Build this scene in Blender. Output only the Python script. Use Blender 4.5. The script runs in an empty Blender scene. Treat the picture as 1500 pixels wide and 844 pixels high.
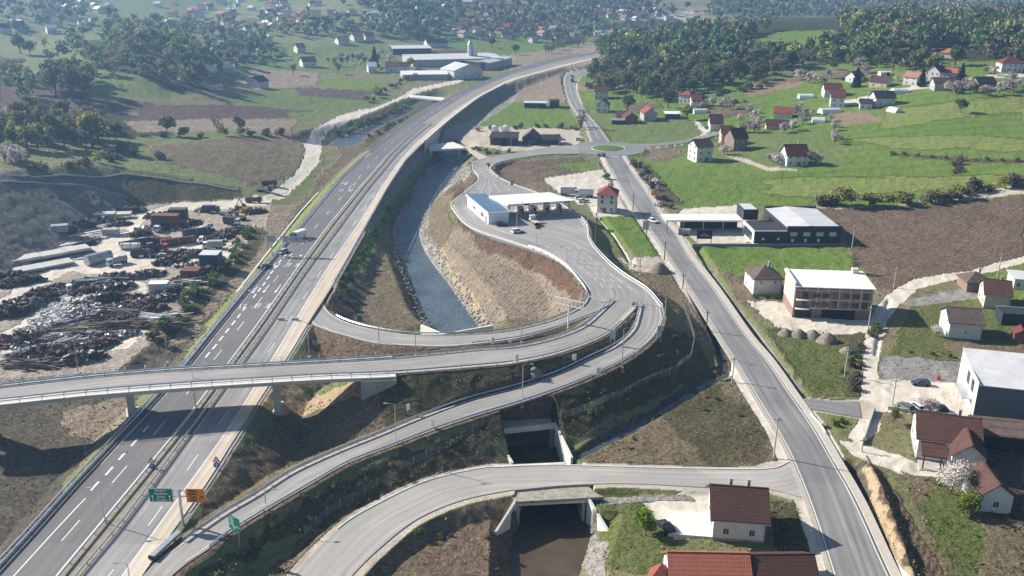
import bpy, math, random
import numpy as np
from mathutils import Matrix, Vector
random.seed(7); RNG = np.random.default_rng(7)
SC = bpy.context.scene; COL = SC.collection
# ------------------------------------------------------------------ camera
CAMZ = 95.0; F = 1400.0; TH = math.radians(19.6); ROLL = math.radians(0.8)
fw = np.array([0, math.cos(TH), -math.sin(TH)]); r0 = np.array([1., 0, 0]); u0 = np.array([0, math.sin(TH), math.cos(TH)])
rt = math.cos(ROLL)*r0 + math.sin(ROLL)*u0; up = -math.sin(ROLL)*r0 + math.cos(ROLL)*u0
cam_d = bpy.data.cameras.new("camera"); cam = bpy.data.objects.new("camera", cam_d); COL.objects.link(cam)
cam_d.sensor_width = 36; cam_d.lens = 36*F/1500; cam_d.clip_start = 1; cam_d.clip_end = 30000
M4 = Matrix(((rt[0], up[0], -fw[0], 0), (rt[1], up[1], -fw[1], 0), (rt[2], up[2], -fw[2], CAMZ), (0, 0, 0, 1)))
cam.matrix_world = M4; SC.camera = cam
# ------------------------------------------------------------------ light
SUN_EL = math.radians(31); SH_AZ = math.radians(-23)          # direction shadows fall, from +X
sd = Vector((math.cos(SH_AZ)*math.cos(SUN_EL), math.sin(SH_AZ)*math.cos(SUN_EL), -math.sin(SUN_EL)))
sun_d = bpy.data.lights.new("sun", 'SUN'); sun = bpy.data.objects.new("sun", sun_d); COL.objects.link(sun)
sun_d.energy = 5.0; sun_d.angle = math.radians(0.5); sun_d.color = (1.0, 0.93, 0.83)
sun.rotation_euler = sd.to_track_quat('-Z', 'Y').to_euler()
W = bpy.data.worlds.new("World"); SC.world = W; W.use_nodes = True
wn = W.node_tree; sky = wn.nodes.new('ShaderNodeTexSky'); sky.sky_type = 'NISHITA'; sky.sun_disc = False
sky.sun_elevation = SUN_EL; sky.sun_rotation = math.atan2(-sd.x, -sd.y); sky.altitude = 300
bg = wn.nodes['Background']; bg.inputs[1].default_value = 0.05; wn.links.new(sky.outputs[0], bg.inputs[0])
SC.view_settings.view_transform = 'Standard'; SC.view_settings.look = 'None'; SC.view_settings.gamma = 1
SC.view_settings.exposure = 1.02
SC.render.engine = 'CYCLES'; SC.cycles.max_bounces = 5; SC.cycles.diffuse_bounces = 2; SC.cycles.glossy_bounces = 2
SC.cycles.volume_bounces = 0; SC.cycles.transparent_max_bounces = 4
# ------------------------------------------------------------------ pixel -> world (1500x844 photo pixels)
def ray(px, py):
    px = np.asarray(px, float); py = np.asarray(py, float)
    return fw[None]+rt[None]*((px.ravel()-750)/F)[:, None]-up[None]*((py.ravel()-422)/F)[:, None]
def Pz(px, py, z):
    d = ray(px, py); z = np.broadcast_to(np.asarray(z, float), (len(d),))
    t = (z-CAMZ)/d[:, 2]; p = d*t[:, None]; p[:, 2] += CAMZ; return p
def proj(X, Y, Z):
    v = np.stack([X, Y, Z-CAMZ], -1); zc = v@fw
    return 750+F*(v@rt)/zc, 422-F*(v@up)/zc
# ------------------------------------------------------------------ natural relief from known spots (px, py, height)
NAT = [(920,240,0),(1000,400,0),(1100,560,0),(1200,760,0),(1290,844,0),(1060,205,1),(1100,345,0),(1240,345,1),(1400,310,2.5),(1490,380,1.5),
(1350,470,0),(1490,560,0),(1490,760,0),(1300,640,0),(1200,262,3),(1490,240,8),(1150,230,4),(1030,235,1.5),(1300,200,9),(1490,170,15),(1200,172,9),
(1080,165,6),(1250,132,15),(1400,112,24),(1490,92,30),(1150,120,13),(1030,142,6),(950,152,3),(900,132,2.5),(950,108,8),(905,102,6),
(1300,92,25),(1300,28,33),(1480,28,36),(1180,55,28),(1180,72,27),(1100,50,26),(1000,62,22),(900,82,11),(1000,130,7),(1400,60,33),(1130,35,26),
(1000,30,0),(960,45,0),(1060,38,2),(1200,12,8),(1400,14,8),(1480,6,16),(1100,8,10),
(100,190,15),(250,135,14),(230,88,27),(200,60,33),(140,95,24),(290,95,20),(330,40,14),(50,60,24),(100,2,32),(330,10,15),(450,100,5),(450,45,13),(560,62,6),
(560,30,20),(640,50,7),(640,22,20),(780,60,0),(780,22,14),(850,42,2),(900,60,0),(700,6,24),(850,12,14),(950,12,4),(540,5,32),(20,30,30),
(450,170,2),(430,272,3),(300,232,9),(180,242,13),(60,245,18),(0,255,20),(0,130,20),(200,160,13),(350,160,7),(400,62,9),(330,115,9),(520,130,2),
(350,205,9),(80,262,19),(180,262,15),(300,275,8),(390,285,4),(420,300,2.5),(330,420,2),(240,520,1),(130,640,-0.5),(30,740,0),(50,560,1),(0,640,0),(0,844,1),
(520,230,2),(470,290,2),(700,150,1),(650,110,1),(600,150,0),(620,95,2),(750,180,0),(830,180,0),(760,210,0.5),(800,140,1),(860,90,2),(800,105,1),
(560,430,-1),(540,480,-1),(590,250,-1),(700,400,0.5),(650,300,-0.5),(690,440,0),(800,420,1),(740,330,1),(800,245,1),(760,250,1),
(420,600,-2.5),(500,590,-2.5),(340,700,-1.5),(560,620,-2),(600,700,-2),(450,790,-1.5),(700,650,-2),(1060,545,-1.5),(1000,620,-1),(930,650,-0.8),
(900,770,-1.2),(1000,800,-0.3),(620,820,-2),(700,800,-2.5),(880,600,-1),(985,400,0),(900,330,0.5),(820,560,-1),(1100,760,-.2),(1100,640,-.6)]
ctl = [tuple(Pz(a, b, z)[0]) for a, b, z in NAT]
ctl += [(x, y, z) for x, y, z in [(350,1150,6),(620,1150,14),(900,1100,30),(0,2600,60),(-900,2300,130),(900,2400,90),(400,2000,10),(300,3500,120),(-1500,4500,380),
    (1500,4500,330),(0,6000,420),(3000,6000,500),(-3000,6000,520),(0,9500,600),(-400,300,30),(-700,600,60),(500,300,20),(800,600,60),(1300,1300,90),(-1200,1200,110),
    (0,80,0),(150,60,0),(-150,60,0),(300,120,2),(-300,120,12),(0,15,0),(2500,2500,250),(-2500,2500,260),(-60,1600,22),(-500,1700,70),(-1200,2000,120),(250,1500,1),(150,1800,12)]]
ctl = np.array(ctl); ctl[:, 2] = np.where(ctl[:, 2] > 120, 120+(ctl[:, 2]-120)*.25, ctl[:, 2])
def uv_(X, Y): return np.stack([X/(Y+60)*2.2, np.log(np.maximum(Y, 1)+60)], -1)
CU = uv_(ctl[:, 0], ctl[:, 1])
def ker(r2): return np.sqrt(r2+0.012**2)
_A = ker(((CU[:, None]-CU[None])**2).sum(-1)); _w = np.linalg.solve(_A+np.eye(len(CU))*1e-4, ctl[:, 2]-3.0)
_gu = np.linspace(-2.1, 2.1, 420); _gv = np.linspace(math.log(75), math.log(9200), 420); _GT = None
def hnat(X, Y):
    global _GT
    X = np.asarray(X, float); Y = np.asarray(Y, float)
    if _GT is None:
        _GT = 0; Vv, Uu = np.meshgrid(_gv, _gu, indexing='ij'); yy = np.exp(Vv)-60; _GT = hexact(Uu*(yy+60)/2.2, yy)
    if isinstance(_GT, int): return hexact(X, Y)
    q = uv_(X.ravel(), Y.ravel()); fu = (q[:, 0]-_gu[0])/(_gu[1]-_gu[0]); fv = (q[:, 1]-_gv[0])/(_gv[1]-_gv[0])
    ok = (fu > 0) & (fu < 418.9) & (fv > 0) & (fv < 418.9); r = np.empty(len(q))
    iu = np.clip(fu.astype(int), 0, 418); iv = np.clip(fv.astype(int), 0, 418); a = fu-iu; b = fv-iv
    r = (_GT[iv, iu]*(1-a)+_GT[iv, iu+1]*a)*(1-b)+(_GT[iv+1, iu]*(1-a)+_GT[iv+1, iu+1]*a)*b
    if (~ok).any(): r[~ok] = hexact(X.ravel()[~ok], Y.ravel()[~ok])
    return r.reshape(X.shape)
def hexact(X, Y):
    X = np.asarray(X, float); Y = np.asarray(Y, float); sh = X.shape; q = uv_(X.ravel(), Y.ravel()); out = np.empty(len(q))
    for i in range(0, len(q), 60000):
        out[i:i+60000] = ker(((q[i:i+60000, None]-CU[None])**2).sum(-1))@_w+3.0
    return out.reshape(sh)
def hsh(ix, iy, s):
    n = (ix.astype(np.int64)*374761393+iy.astype(np.int64)*668265263+s*982451653) & 0x7fffffff
    n = (n ^ (n >> 13))*1274126177 & 0x7fffffff
    return ((n ^ (n >> 16)) & 0xffff)/65535.0
def vnoise(X, Y, sc, s=0):
    x = X/sc; y = Y/sc; ix = np.floor(x); iy = np.floor(y); fx = x-ix; fy = y-iy
    fx = fx*fx*(3-2*fx); fy = fy*fy*(3-2*fy)
    a = hsh(ix, iy, s); b = hsh(ix+1, iy, s); c = hsh(ix, iy+1, s); d = hsh(ix+1, iy+1, s)
    return (a*(1-fx)+b*fx)*(1-fy)+(c*(1-fx)+d*fx)*fy
def fbm(X, Y, sc, o=3, s=0):
    r = 0; a = 1; t = 0
    for i in range(o): r = r+a*vnoise(X, Y, sc/2**i, s+i*17); t += a; a *= .5
    return r/t
def inpoly(X, Y, poly):
    r = np.zeros(X.shape, bool); n = len(poly)
    for i in range(n):
        x1, y1 = poly[i][:2]; x2, y2 = poly[(i+1) % n][:2]
        if y1 == y2: continue
        c = ((y1 > Y) != (y2 > Y)) & (X < (x2-x1)*(Y-y1)/(y2-y1)+x1); r ^= c
    return r
def seg_near(X, Y, pts, hw):
    """nearest point of a polyline: signed nothing, returns distance minus half width, and z there"""
    P = np.asarray(pts, float); hw = np.asarray(hw, float); A = P[:-1]; Dv = P[1:]-A; L2 = Dv[:, 0]**2+Dv[:, 1]**2+1e-9; n = X.size
    if n*len(A) < 400000:
        x = X.ravel()[:, None]; y = Y.ravel()[:, None]; t = ((x-A[:, 0])*Dv[:, 0]+(y-A[:, 1])*Dv[:, 1])/L2; t = np.minimum(np.maximum(t, 0), 1)
        d = np.hypot(x-A[:, 0]-t*Dv[:, 0], y-A[:, 1]-t*Dv[:, 1])-(hw[:-1]+(hw[1:]-hw[:-1])*t); k = np.argmin(d, 1) if n else np.zeros(0, int); r = np.arange(n)
        return d[r, k].reshape(X.shape), (A[k, 2]+Dv[k, 2]*t[r, k]).reshape(X.shape)
    best = np.full(X.shape, 1e9); bz = np.zeros(X.shape); Xf = X.astype(np.float32); Yf = Y.astype(np.float32)
    for i in range(len(A)):
        a = A[i]; b = P[i+1]; pad = 48+max(hw[i], hw[i+1])
        m = np.nonzero((Yf > min(a[1], b[1])-pad) & (Yf < max(a[1], b[1])+pad) & (Xf > min(a[0], b[0])-pad) & (Xf < max(a[0], b[0])+pad))[0]
        if not len(m): continue
        x = X[m]; y = Y[m]; t = np.minimum(np.maximum(((x-a[0])*Dv[i, 0]+(y-a[1])*Dv[i, 1])/L2[i], 0), 1)
        d = np.hypot(x-a[0]-t*Dv[i, 0], y-a[1]-t*Dv[i, 1])-(hw[i]+(hw[i+1]-hw[i])*t); q = d < best[m]; mq = m[q]; best[mq] = d[q]; bz[mq] = (a[2]+Dv[i, 2]*t)[q]
    return best, bz
def catmull(P, n):
    P = np.asarray(P, float); Q = np.vstack([2*P[0]-P[1], P, 2*P[-1]-P[-2]]); out = []
    for i in range(1, len(Q)-2):
        p0, p1, p2, p3 = Q[i-1:i+3]
        for k in range(n):
            t = k/n
            out.append(.5*((2*p1)+(p2-p0)*t+(2*p0-5*p1+4*p2-p3)*t*t+(3*p1-p0-3*p2+p3)*t**3))
    out.append(Q[-2]); return np.array(out)
# ------------------------------------------------------------------ road ribbons (left x,y, right x,y, height)
def rib(st, n=6, zoff=0.0):
    st = np.array(st, float)
    L = Pz(st[:, 0], st[:, 1], st[:, 4]); R = Pz(st[:, 2], st[:, 3], st[:, 4])
    L = catmull(L, n); R = catmull(R, n); L[:, 2] += zoff; R[:, 2] += zoff
    return L, R
def zm(py): return np.interp(py, [75, 130, 220, 350, 600, 844], [3.5, 5.5, 5.5, 4, 3, 3])
MY = np.concatenate([np.linspace(70, 160, 30), np.linspace(163, 420, 70), np.linspace(426, 1020, 70)])
def medge(pts):
    p = np.array(pts, float); w = Pz(p[:, 0], p[:, 1], zm(p[:, 1])); w = w[np.argsort(w[:, 1])]
    m = np.polyfit(w[:4, 1], w[:4, 0], 1)
    x0 = w[0, 0]+(30-w[0, 1])*m[0]; w = np.vstack([[x0, 30, w[0, 2]], w])
    m = (w[-1, 0]-w[-3, 0])/(w[-1, 1]-w[-3, 1]); w = np.vstack([w, [w[-1, 0]+m*(1200-w[-1, 1]), 1200, w[-1, 2]]])
    X = np.interp(MY, w[:, 1], w[:, 0]); Z = np.interp(MY, w[:, 1], w[:, 2])
    k = np.array([1, 3, 5, 6, 5, 3, 1.]); k /= k.sum()
    Xs = np.convolve(np.pad(X-np.polyval(np.polyfit(MY, X, 1), MY), 3, 'edge'), k, 'valid')+np.polyval(np.polyfit(MY, X, 1), MY)
    Xs[:4] = X[:4]; Xs[-4:] = X[-4:]
    return np.stack([Xs, MY, Z], -1)
eA = medge([(0,828),(45,780),(105,712),(150,665),(185,628),(240,569),(270,537),(312,484),(360,426),(407,371),(429,344),(466,300),(500,259),(545,218),(585,187),(622,162),(675,134),(750,104),(812,86),(870,76)])
eB = medge([(85,844),(155,760),(260,633),(375,480),(439,389),(480,333),(530,272),(572,224),(588,208),(620,181),(684,139),(750,109.5),(820,90),(880,78.5)])
eC = medge([(117,844),(175,778),(282,633),(393,480),(446,401),(488,345),(540,275),(582,226),(600,207),(628,184),(690,143),(750,113),(820,93),(885,80)])
eE = medge([(178,844),(332,633),(405,515),(450,440),(486,383),(522,333),(561,271),(585,237),(608,211),(652,172),(695,143),(747,116),(820,96),(885,81.5)])
eD = medge([(205,847),(250,783),(270,753),(300,712),(350,633),(375,592),(397,560),(425,517),(450,475),(470,445),(487,418),(507,383),(535,333),(570,271),(592,238),(617,211),(662,172),(701,143),(750,118),(820,99),(885,83)])
OVER = rib([(-90,577,-90,597,10),(0,567,0,588,10),(125,553,125,575,10),(250,543,250,565,10),(375,536,375,557,10),(480,530,480,551,10),(575,524,578,547,9.6),(700,512,705,537,8.8),(750,508,758,531,8.4),(800,498,825,516,7.9),(850,480,887,491,7.4),(880,456,920,463,7),(898,438,937,445,6.5)], 8)
LOOP = rib([(492,412,474,436,3.3),(480,430,460,456,3.1),(475,445,455,472,3.1),(487,461,474,482,3.3),(515,474,503,491,3.6),(555,484,550,503,4),(600,490,600,506,4.4),(650,491,655,507,4.8),(722,487,728,500,5.3),(765,480,778,491,5.6),(812,467,830,475,6),(850,449,883,454,6.4),(862,432,898,438,6.5)], 8)
OUTR = rib([(190,866,228,868,3),(212,840,252,843,3),(238,815,275,824,3),(262,797,302,806,3),(287,779,318,793,3),(330,750,352,770,3.1),(375,724,400,741,3.2),(425,692,452,711,3.4),(485,664,508,679,3.6),(550,638,570,655,3.9),(620,609,635,630,4.2),(690,584,700,608,4.6),(750,568,757,591,5),(812,548,822,569,5.4),(857,527,875,547,5.8),(900,506,925,521,6.1),(925,484,957,494,6.3),(933,464,970,468,6.5),(937,445,968,450,6.5)], 8)
PLAZ = rib([(862,432,968,450,6.5),(857,420,946,425,6.3),(833,392,912,403,6),(800,371,883,378,5.5),(750,354,862,351,5),(690,333,856,326,4.5),(665,308,822,299,4.2),(664,295,783,281,4),(688,277,752,270,3.6),(702,262,730,259,3),(693,247,718,248,2.5),(699,236,724,240,2.2),(722,229.5,740,235,1.9),(755,224.5,757,231.5,1.6),(800,217,800,226,1.3),(850,213,852,225,1)], 6)
RROAD = rib([(892,221,906,216,1),(888,233,912,231,.8),(912,278,950,286,.3),(930,306,967,316,0),(952,336,988,340,0),(975,370,1008,373,0),(1010,423,1045,421,0),(1045,479,1090,487,0),(1077,529,1123,527,0),(1113,590,1160,580,0),(1140,634,1193,628,0),(1158,668,1218,672,0),(1187,740,1252,732,0),(1217,833,1292,820,0),(1236,900,1325,890,0)], 6)
NROAD = rib([(874,214,893,210,1),(866,205,888,203,1),(857,182,875,185,.8),(836,152,856,163,.8),(827,124,843,132,1),(831,108,846,114,1.5),(850,103,860,106,2),(880,98,880,102,2)], 6)
EROAD = rib([(925,217,925,211,1),(960,214.5,960,210,1),(1000,210,1000,206,1),(1030,203,1028,198.5,1.4),(1060,196,1056,192,2.5)], 6)
LOCAL = rib([(395,905,470,910,-.3),(430,844,513,846,-.2),(495,775,565,795,0),(550,740,615,758,0),(625,705,675,733,0),(700,687,735,720,0),(750,683.5,770,716,0),(830,682,838,710,0),(900,684,925,708,0),(1025,687,1025,713,0),(1125,687,1115,715,0),(1158,676,1182,730,0)], 8)
SIDE = rib([(1152,600,1176,585,0),(1190,600,1190,584,0),(1225,606,1225,588,0),(1262,612,1258,588,0)], 5)
def cl(rb, a=0, b=None):
    L, R = rb[0][a:b], rb[1][a:b]; k_ = sorted(set(range(0, len(L), 2)) | {len(L)-1}); L, R = L[k_], R[k_]; c = (L+R)/2; t = np.gradient(c[:, :2], axis=0); t /= np.linalg.norm(t, axis=1)[:, None]+1e-9
    return c, np.abs((R-L)[:, 0]*t[:, 1]-(R-L)[:, 1]*t[:, 0])/2
ov_split = 6*8+1
MOT = ((eA+eD)[::2]/2, np.abs(eD-eA)[::2, 0]/2)
rc = Pz(891, 217.5, 1)[0]
# water courses: centre from edge pixels, bed height
def course(st, z):
    st = np.array(st, float); a = Pz(st[:, 0], st[:, 1], z); b = Pz(st[:, 2], st[:, 3], z)
    a = catmull(a, 4); b = catmull(b, 4); return a, b
RIV = course([(652,226,682,226),(640,242,674,243),(618,264,655,270),(604,290,634,293),(585,325,617,322),(582,345,612,345),(590,375,626,378),(603,410,652,412),(615,440,672,440),(630,470,691,468),(652,490,704,486)], -4.6)
RIV2 = course([(470,222,500,222),(495,206,526,206),(525,193,550,187),(565,176,587,170),(592,162,612,156),(615,151,640,149),(640,143,655,143)], -3.5)
DITCH = course([(1000,395,1006,395),(1046,500,1052,498),(1058,545,1066,545),(1040,555,1048,560),(985,590,990,596),(930,622,936,628),(880,650,884,656),(838,672,842,676)], -2.2)
def clw(r):
    c = (r[0]+r[1])/2; t = np.gradient(c[:, :2], axis=0); t /= np.linalg.norm(t, axis=1)[:, None]+1e-9; d = (r[1]-r[0])[:, :2]
    return c, np.abs(d[:, 0]*t[:, 1]-d[:, 1]*t[:, 0])/2
TRK = [[(-60,470),(0,437),(45,408),(88,378),(120,368),(160,348),(186,318),(225,306),(262,297),(400,288),(395,300),(345,306),(262,308),(205,326),(180,362),(240,380),(246,392),(205,405),(222,440),(218,480),(190,512),(165,516),(200,474),(205,440),(196,412),(160,402),(100,398),(50,424),(0,452),(-60,490)], [(-60,510),(0,488),(45,460),(90,437),(106,428),(112,440),(95,450),(50,474),(0,506),(-60,530)], [(262,362),(300,345),(312,352),(280,372)], [(28,400),(60,380),(100,352),(140,332),(146,338),(110,360),(70,392),(34,410)]]
def P3(l, z): return [tuple(p) for p in Pz([a for a, b in l], [b for a, b in l], z)]
YARD = P3([(-60,455),(0,418),(30,400),(75,372),(120,342),(160,318),(200,303),(260,296),(340,293),(395,296),(388,330),(340,385),(300,420),(262,455),(215,510),(170,545),(60,552),(-80,556)], 3.0)
PITA = P3([(738,652),(806,649),(813,664),(862,737),(862,785),(842,850),(836,905),(758,905),(752,800),(765,737),(747,685)], -5.6)
# the cut is open only where the culverts leave it open; the rest is bridged by slabs
PADS = [(YARD, 3.0, .55, .5)]
def dpoly(X, Y, poly):
    ins = inpoly(X, Y, poly); q = np.array([(p[0], p[1], 0) for p in list(poly)+[poly[0]]])
    d, _ = seg_near(X, Y, q, np.zeros(len(q))); return np.where(ins, -d, d)
WORKS = [(MOT, 1.2, .55, 1), (cl(RROAD), 2.6, .6, 1), (cl(NROAD), 1, .5, 1), (cl(EROAD), .5, .5, 1), (cl(LOCAL), 1.6, .7, 1), (cl(SIDE), .5, .5, 1), (cl(PLAZ), 1.3, .62, 1),
         (cl(LOOP), 1.0, .62, 1), (cl(OUTR), 1.4, .62, 1), (cl(OVER, ov_split), 1.0, .62, 1)]
def gl(px): return np.array([Pz(a, b, 0)[0] for a, b in px])
RIDGES = [(gl([(1268,690),(1286,725),(1304,775),(1322,825),(1340,880)]), 3.0, 1.9), (gl([(1246,680),(1262,720),(1280,770),(1298,822),(1318,890)]), 3.4, -3.2), (gl([(1022,362),(1060,422),(1110,487),(1150,540),(1178,578)]), 2.0, -1.7), (gl([(1302,440),(1290,480),(1284,520)]), 1.2, -.6), (gl([(880,322),(905,352),(925,385)]), 2.0, -1.2)]
CORES = [(MOT, .4), (cl(RROAD), .3), (cl(NROAD), .2), (cl(EROAD), .2), (cl(LOCAL), .2), (cl(SIDE), .2), (cl(PLAZ), .3), (cl(LOOP), .3), (cl(OUTR), .3), (cl(OVER, ov_split), .3)]
def bbm(X, Y, pts, pad):
    p = np.asarray(pts)[:, :2]; a = p.min(0)-pad; b = p.max(0)+pad
    return (X > a[0]) & (X < b[0]) & (Y > a[1]) & (Y < b[1])
def H(X, Y, fine=True):
    X = np.atleast_1d(np.asarray(X, float)); Y = np.atleast_1d(np.asarray(Y, float)); h = hnat(X, Y)
    D = np.hypot(X, Y)
    h = h+(fbm(X, Y, 260, 4, 3)-.5)*np.interp(D, [300, 700, 2000, 6000], [.5, 5, 28, 90])
    for poly, z, sc, sf in PADS:
        m = bbm(X, Y, poly, 70)
        if m.any():
            d = np.maximum(dpoly(X[m], Y[m], poly), 0); hh = h[m]
            h[m] = np.where(d > 0, np.clip(hh, z-sf*d, z+sc*d), z)
    for (c, w), sh, s, _ in WORKS:
        m = bbm(X, Y, c, 45)
        if m.any():
            d, z = seg_near(X[m], Y[m], c, w+sh); d = np.maximum(d, 0)
            h[m] = np.clip(h[m], z-.16-s*d, z-.16+s*d)
    for (a, b), z, s in ((RIV, -5.2, .75), (RIV2, -4.2, .55), (DITCH, -2.3, .8)):
        c, w = clw((a, b)); m = bbm(X, Y, c, 30)
        if m.any():
            d, _z = seg_near(X[m], Y[m], c, w); cz = np.full(d.shape, z)
            h[m] = np.where(d < 25, np.minimum(h[m], cz+s*np.maximum(d, 0)), h[m])
    m = bbm(X, Y, PITA, 12)
    if m.any():
        d = dpoly(X[m], Y[m], PITA); s = np.where(Y[m] > 150, 8.0, .9)
        h[m] = np.minimum(h[m], -6.3+s*np.maximum(d, 0))
    for c, w, dh in RIDGES:
        m = bbm(X, Y, c, 4)
        if m.any():
            d, _z = seg_near(X[m], Y[m], c, np.zeros(len(c))); q = np.clip(1-d/w, 0, 1); h[m] = h[m]+dh*q*q*(3-2*q)*(1+.3*(vnoise(X[m], Y[m], 2.5, 4)-.5))
    for (c, w), sh in CORES:
        m = bbm(X, Y, c, 15)
        if m.any():
            d, z = seg_near(X[m], Y[m], c, w+sh); hh = h[m]; h[m] = np.where(d <= 0, np.minimum(hh, z-.16), hh)
    dr = np.hypot(X-rc[0], Y-rc[1])-19
    h = np.where(dr < 8, np.clip(h, .86-.4*np.maximum(dr, 0), .86+.4*np.maximum(dr, 0)), h)
    if fine: 
        am = np.interp(D, [100, 400, 1500], [.55, .6, .9]); rg_ = 1-np.abs(2*fbm(X, Y, 6, 3, 9)-1); h = h+((rg_-.75)*.9+(vnoise(X, Y, 1.6, 19)-.5)*.35)*am*clear(X, Y)
    return h
def clear(X, Y):
    """0 on roads, yards and water, 1 on open ground"""
    r = np.ones(X.shape)
    for (c, w), sh in CORES:
        m = bbm(X, Y, c, 8)
        if m.any():
            d, z = seg_near(X[m], Y[m], c, w+.6); r[m] = np.minimum(r[m], np.clip(d/2, 0, 1))
    return r
TT = np.geomspace(90, 9000, 190)
def Pt(px, py, z=None):
    """photo pixel -> point on the ground"""
    d = ray([px], [py])[0]
    T = TT
    for _ in range(3):
        g = H(d[0]*T, d[1]*T, False)-(CAMZ+d[2]*T); i = int(np.argmax(g > 0))
        if g[i] <= 0: i = len(T)-1
        i = max(i, 1); a, b = T[i-1], T[i]; ga, gb = g[i-1], g[i]; T = np.linspace(a, b, 8)
    t = a+(b-a)*(-ga)/(gb-ga+1e-9)
    x, y = d[0]*t, d[1]*t
    return np.array([x, y, float(H([x], [y])[0])])
# ================================================================== mesh helpers
class MB:
    def __init__(s): s.v = []; s.f = []; s.m = []
    def add(s, vs, fs, mi=0):
        o = len(s.v); s.v += [tuple(map(float, v)) for v in vs]; s.f += [tuple(i+o for i in f) for f in fs]; s.m += [mi]*len(fs); return s
    def box(s, x0, y0, z0, x1, y1, z1, mi=0):
        return s.add([(x0,y0,z0),(x1,y0,z0),(x1,y1,z0),(x0,y1,z0),(x0,y0,z1),(x1,y0,z1),(x1,y1,z1),(x0,y1,z1)],
            [(0,3,2,1),(4,5,6,7),(0,1,5,4),(1,2,6,5),(2,3,7,6),(3,0,4,7)], mi)
    def cbox(s, cx, cy, cz, sx, sy, sz, mi=0, rot=None):
        o = len(s.v); s.box(-sx/2, -sy/2, -sz/2, sx/2, sy/2, sz/2, mi)
        for i in range(o, o+8):
            v = Vector(s.v[i]); v = rot @ v if rot is not None else v; s.v[i] = (v.x+cx, v.y+cy, v.z+cz)
        return s
    def prism(s, poly, z0, z1, mi=0):
        n = len(poly); return s.add([(x, y, z0) for x, y in poly]+[(x, y, z1) for x, y in poly],
            [tuple(range(n))[::-1], tuple(range(n, 2*n))]+[(i, (i+1) % n, n+(i+1) % n, n+i) for i in range(n)], mi)
    def tube(s, a, b, ra, rb=None, n=8, mi=0, cap=True):
        a = Vector(a); b = Vector(b); rb = ra if rb is None else rb; d = (b-a).normalized()
        u = d.orthogonal().normalized(); w = d.cross(u); vs = []
        for c, r in ((a, ra), (b, rb)):
            for k in range(n): t = 2*math.pi*k/n; vs.append(c+u*(r*math.cos(t))+w*(r*math.sin(t)))
        fs = [(k, (k+1) % n, n+(k+1) % n, n+k) for k in range(n)]
        if cap: fs += [tuple(range(n))[::-1], tuple(range(n, 2*n))]
        return s.add(vs, fs, mi)
    def path(s, pts, r, n=6, mi=0):
        for a, b in zip(pts[:-1], pts[1:]): s.tube(a, b, r, r, n, mi, False)
        return s
    def ball(s, c, rx, ry, rz, n=8, k=5, mi=0, jit=0):
        vs = [(c[0], c[1], c[2]-rz)]; fs = []
        for j in range(1, k):
            ph = -math.pi/2+math.pi*j/k
            for i in range(n):
                t = 2*math.pi*i/n; q = 1+random.uniform(-jit, jit)
                vs.append((c[0]+rx*q*math.cos(ph)*math.cos(t), c[1]+ry*q*math.cos(ph)*math.sin(t), c[2]+rz*q*math.sin(ph)))
        vs.append((c[0], c[1], c[2]+rz)); T = len(vs)-1
        for i in range(n):
            fs.append((0, 1+(i+1) % n, 1+i)); fs.append((T, T-n+i, T-n+(i+1) % n))
            for j in range(k-2): a = 1+j*n; fs.append((a+i, a+(i+1) % n, a+n+(i+1) % n, a+n+i))
        return s.add(vs, fs, mi)
    def mesh(s, name, mats, smooth=False):
        me = bpy.data.meshes.new(name); me.from_pydata(s.v, [], s.f)
        for m in (mats if isinstance(mats, (list, tuple)) else [mats]): me.materials.append(m)
        if len(me.polygons): me.polygons.foreach_set('material_index', s.m)
        if smooth and len(me.polygons): me.polygons.foreach_set('use_smooth', [True]*len(me.polygons))
        return me
    def obj(s, name, mats, parent=None, loc=(0, 0, 0), rz=0, smooth=False, **k):
        return link(name, s.mesh(name, mats, smooth), parent, loc, rz, **k)
def link(name, data, parent=None, loc=(0, 0, 0), rz=0, label=None, cat=None, group=None, kind=None):
    o = bpy.data.objects.new(name, data); COL.objects.link(o); o.location = tuple(map(float, loc)); o.rotation_euler = (0, 0, rz)
    if parent: o.parent = parent
    if label: o['label'] = label
    if cat: o['category'] = cat
    if group: o['group'] = group
    if kind: o['kind'] = kind
    return o
def thing(name, label, cat, loc=(0, 0, 0), rz=0, group=None): return link(name, None, None, loc, rz, label, cat, group)
def dup(o, loc=None, rz=None, label=None, group=None, sc=None, parent=None):
    c = o.copy(); COL.objects.link(c)
    if parent: c.parent = parent
    if loc is not None: c.location = tuple(map(float, loc))
    if rz is not None: c.rotation_euler = (0, 0, rz)
    if sc is not None: c.scale = sc if isinstance(sc, tuple) else (sc, sc, sc)
    if label: c['label'] = label
    if group: c['group'] = group
    for ch in o.children: dup(ch, parent=c)
    return c
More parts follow.
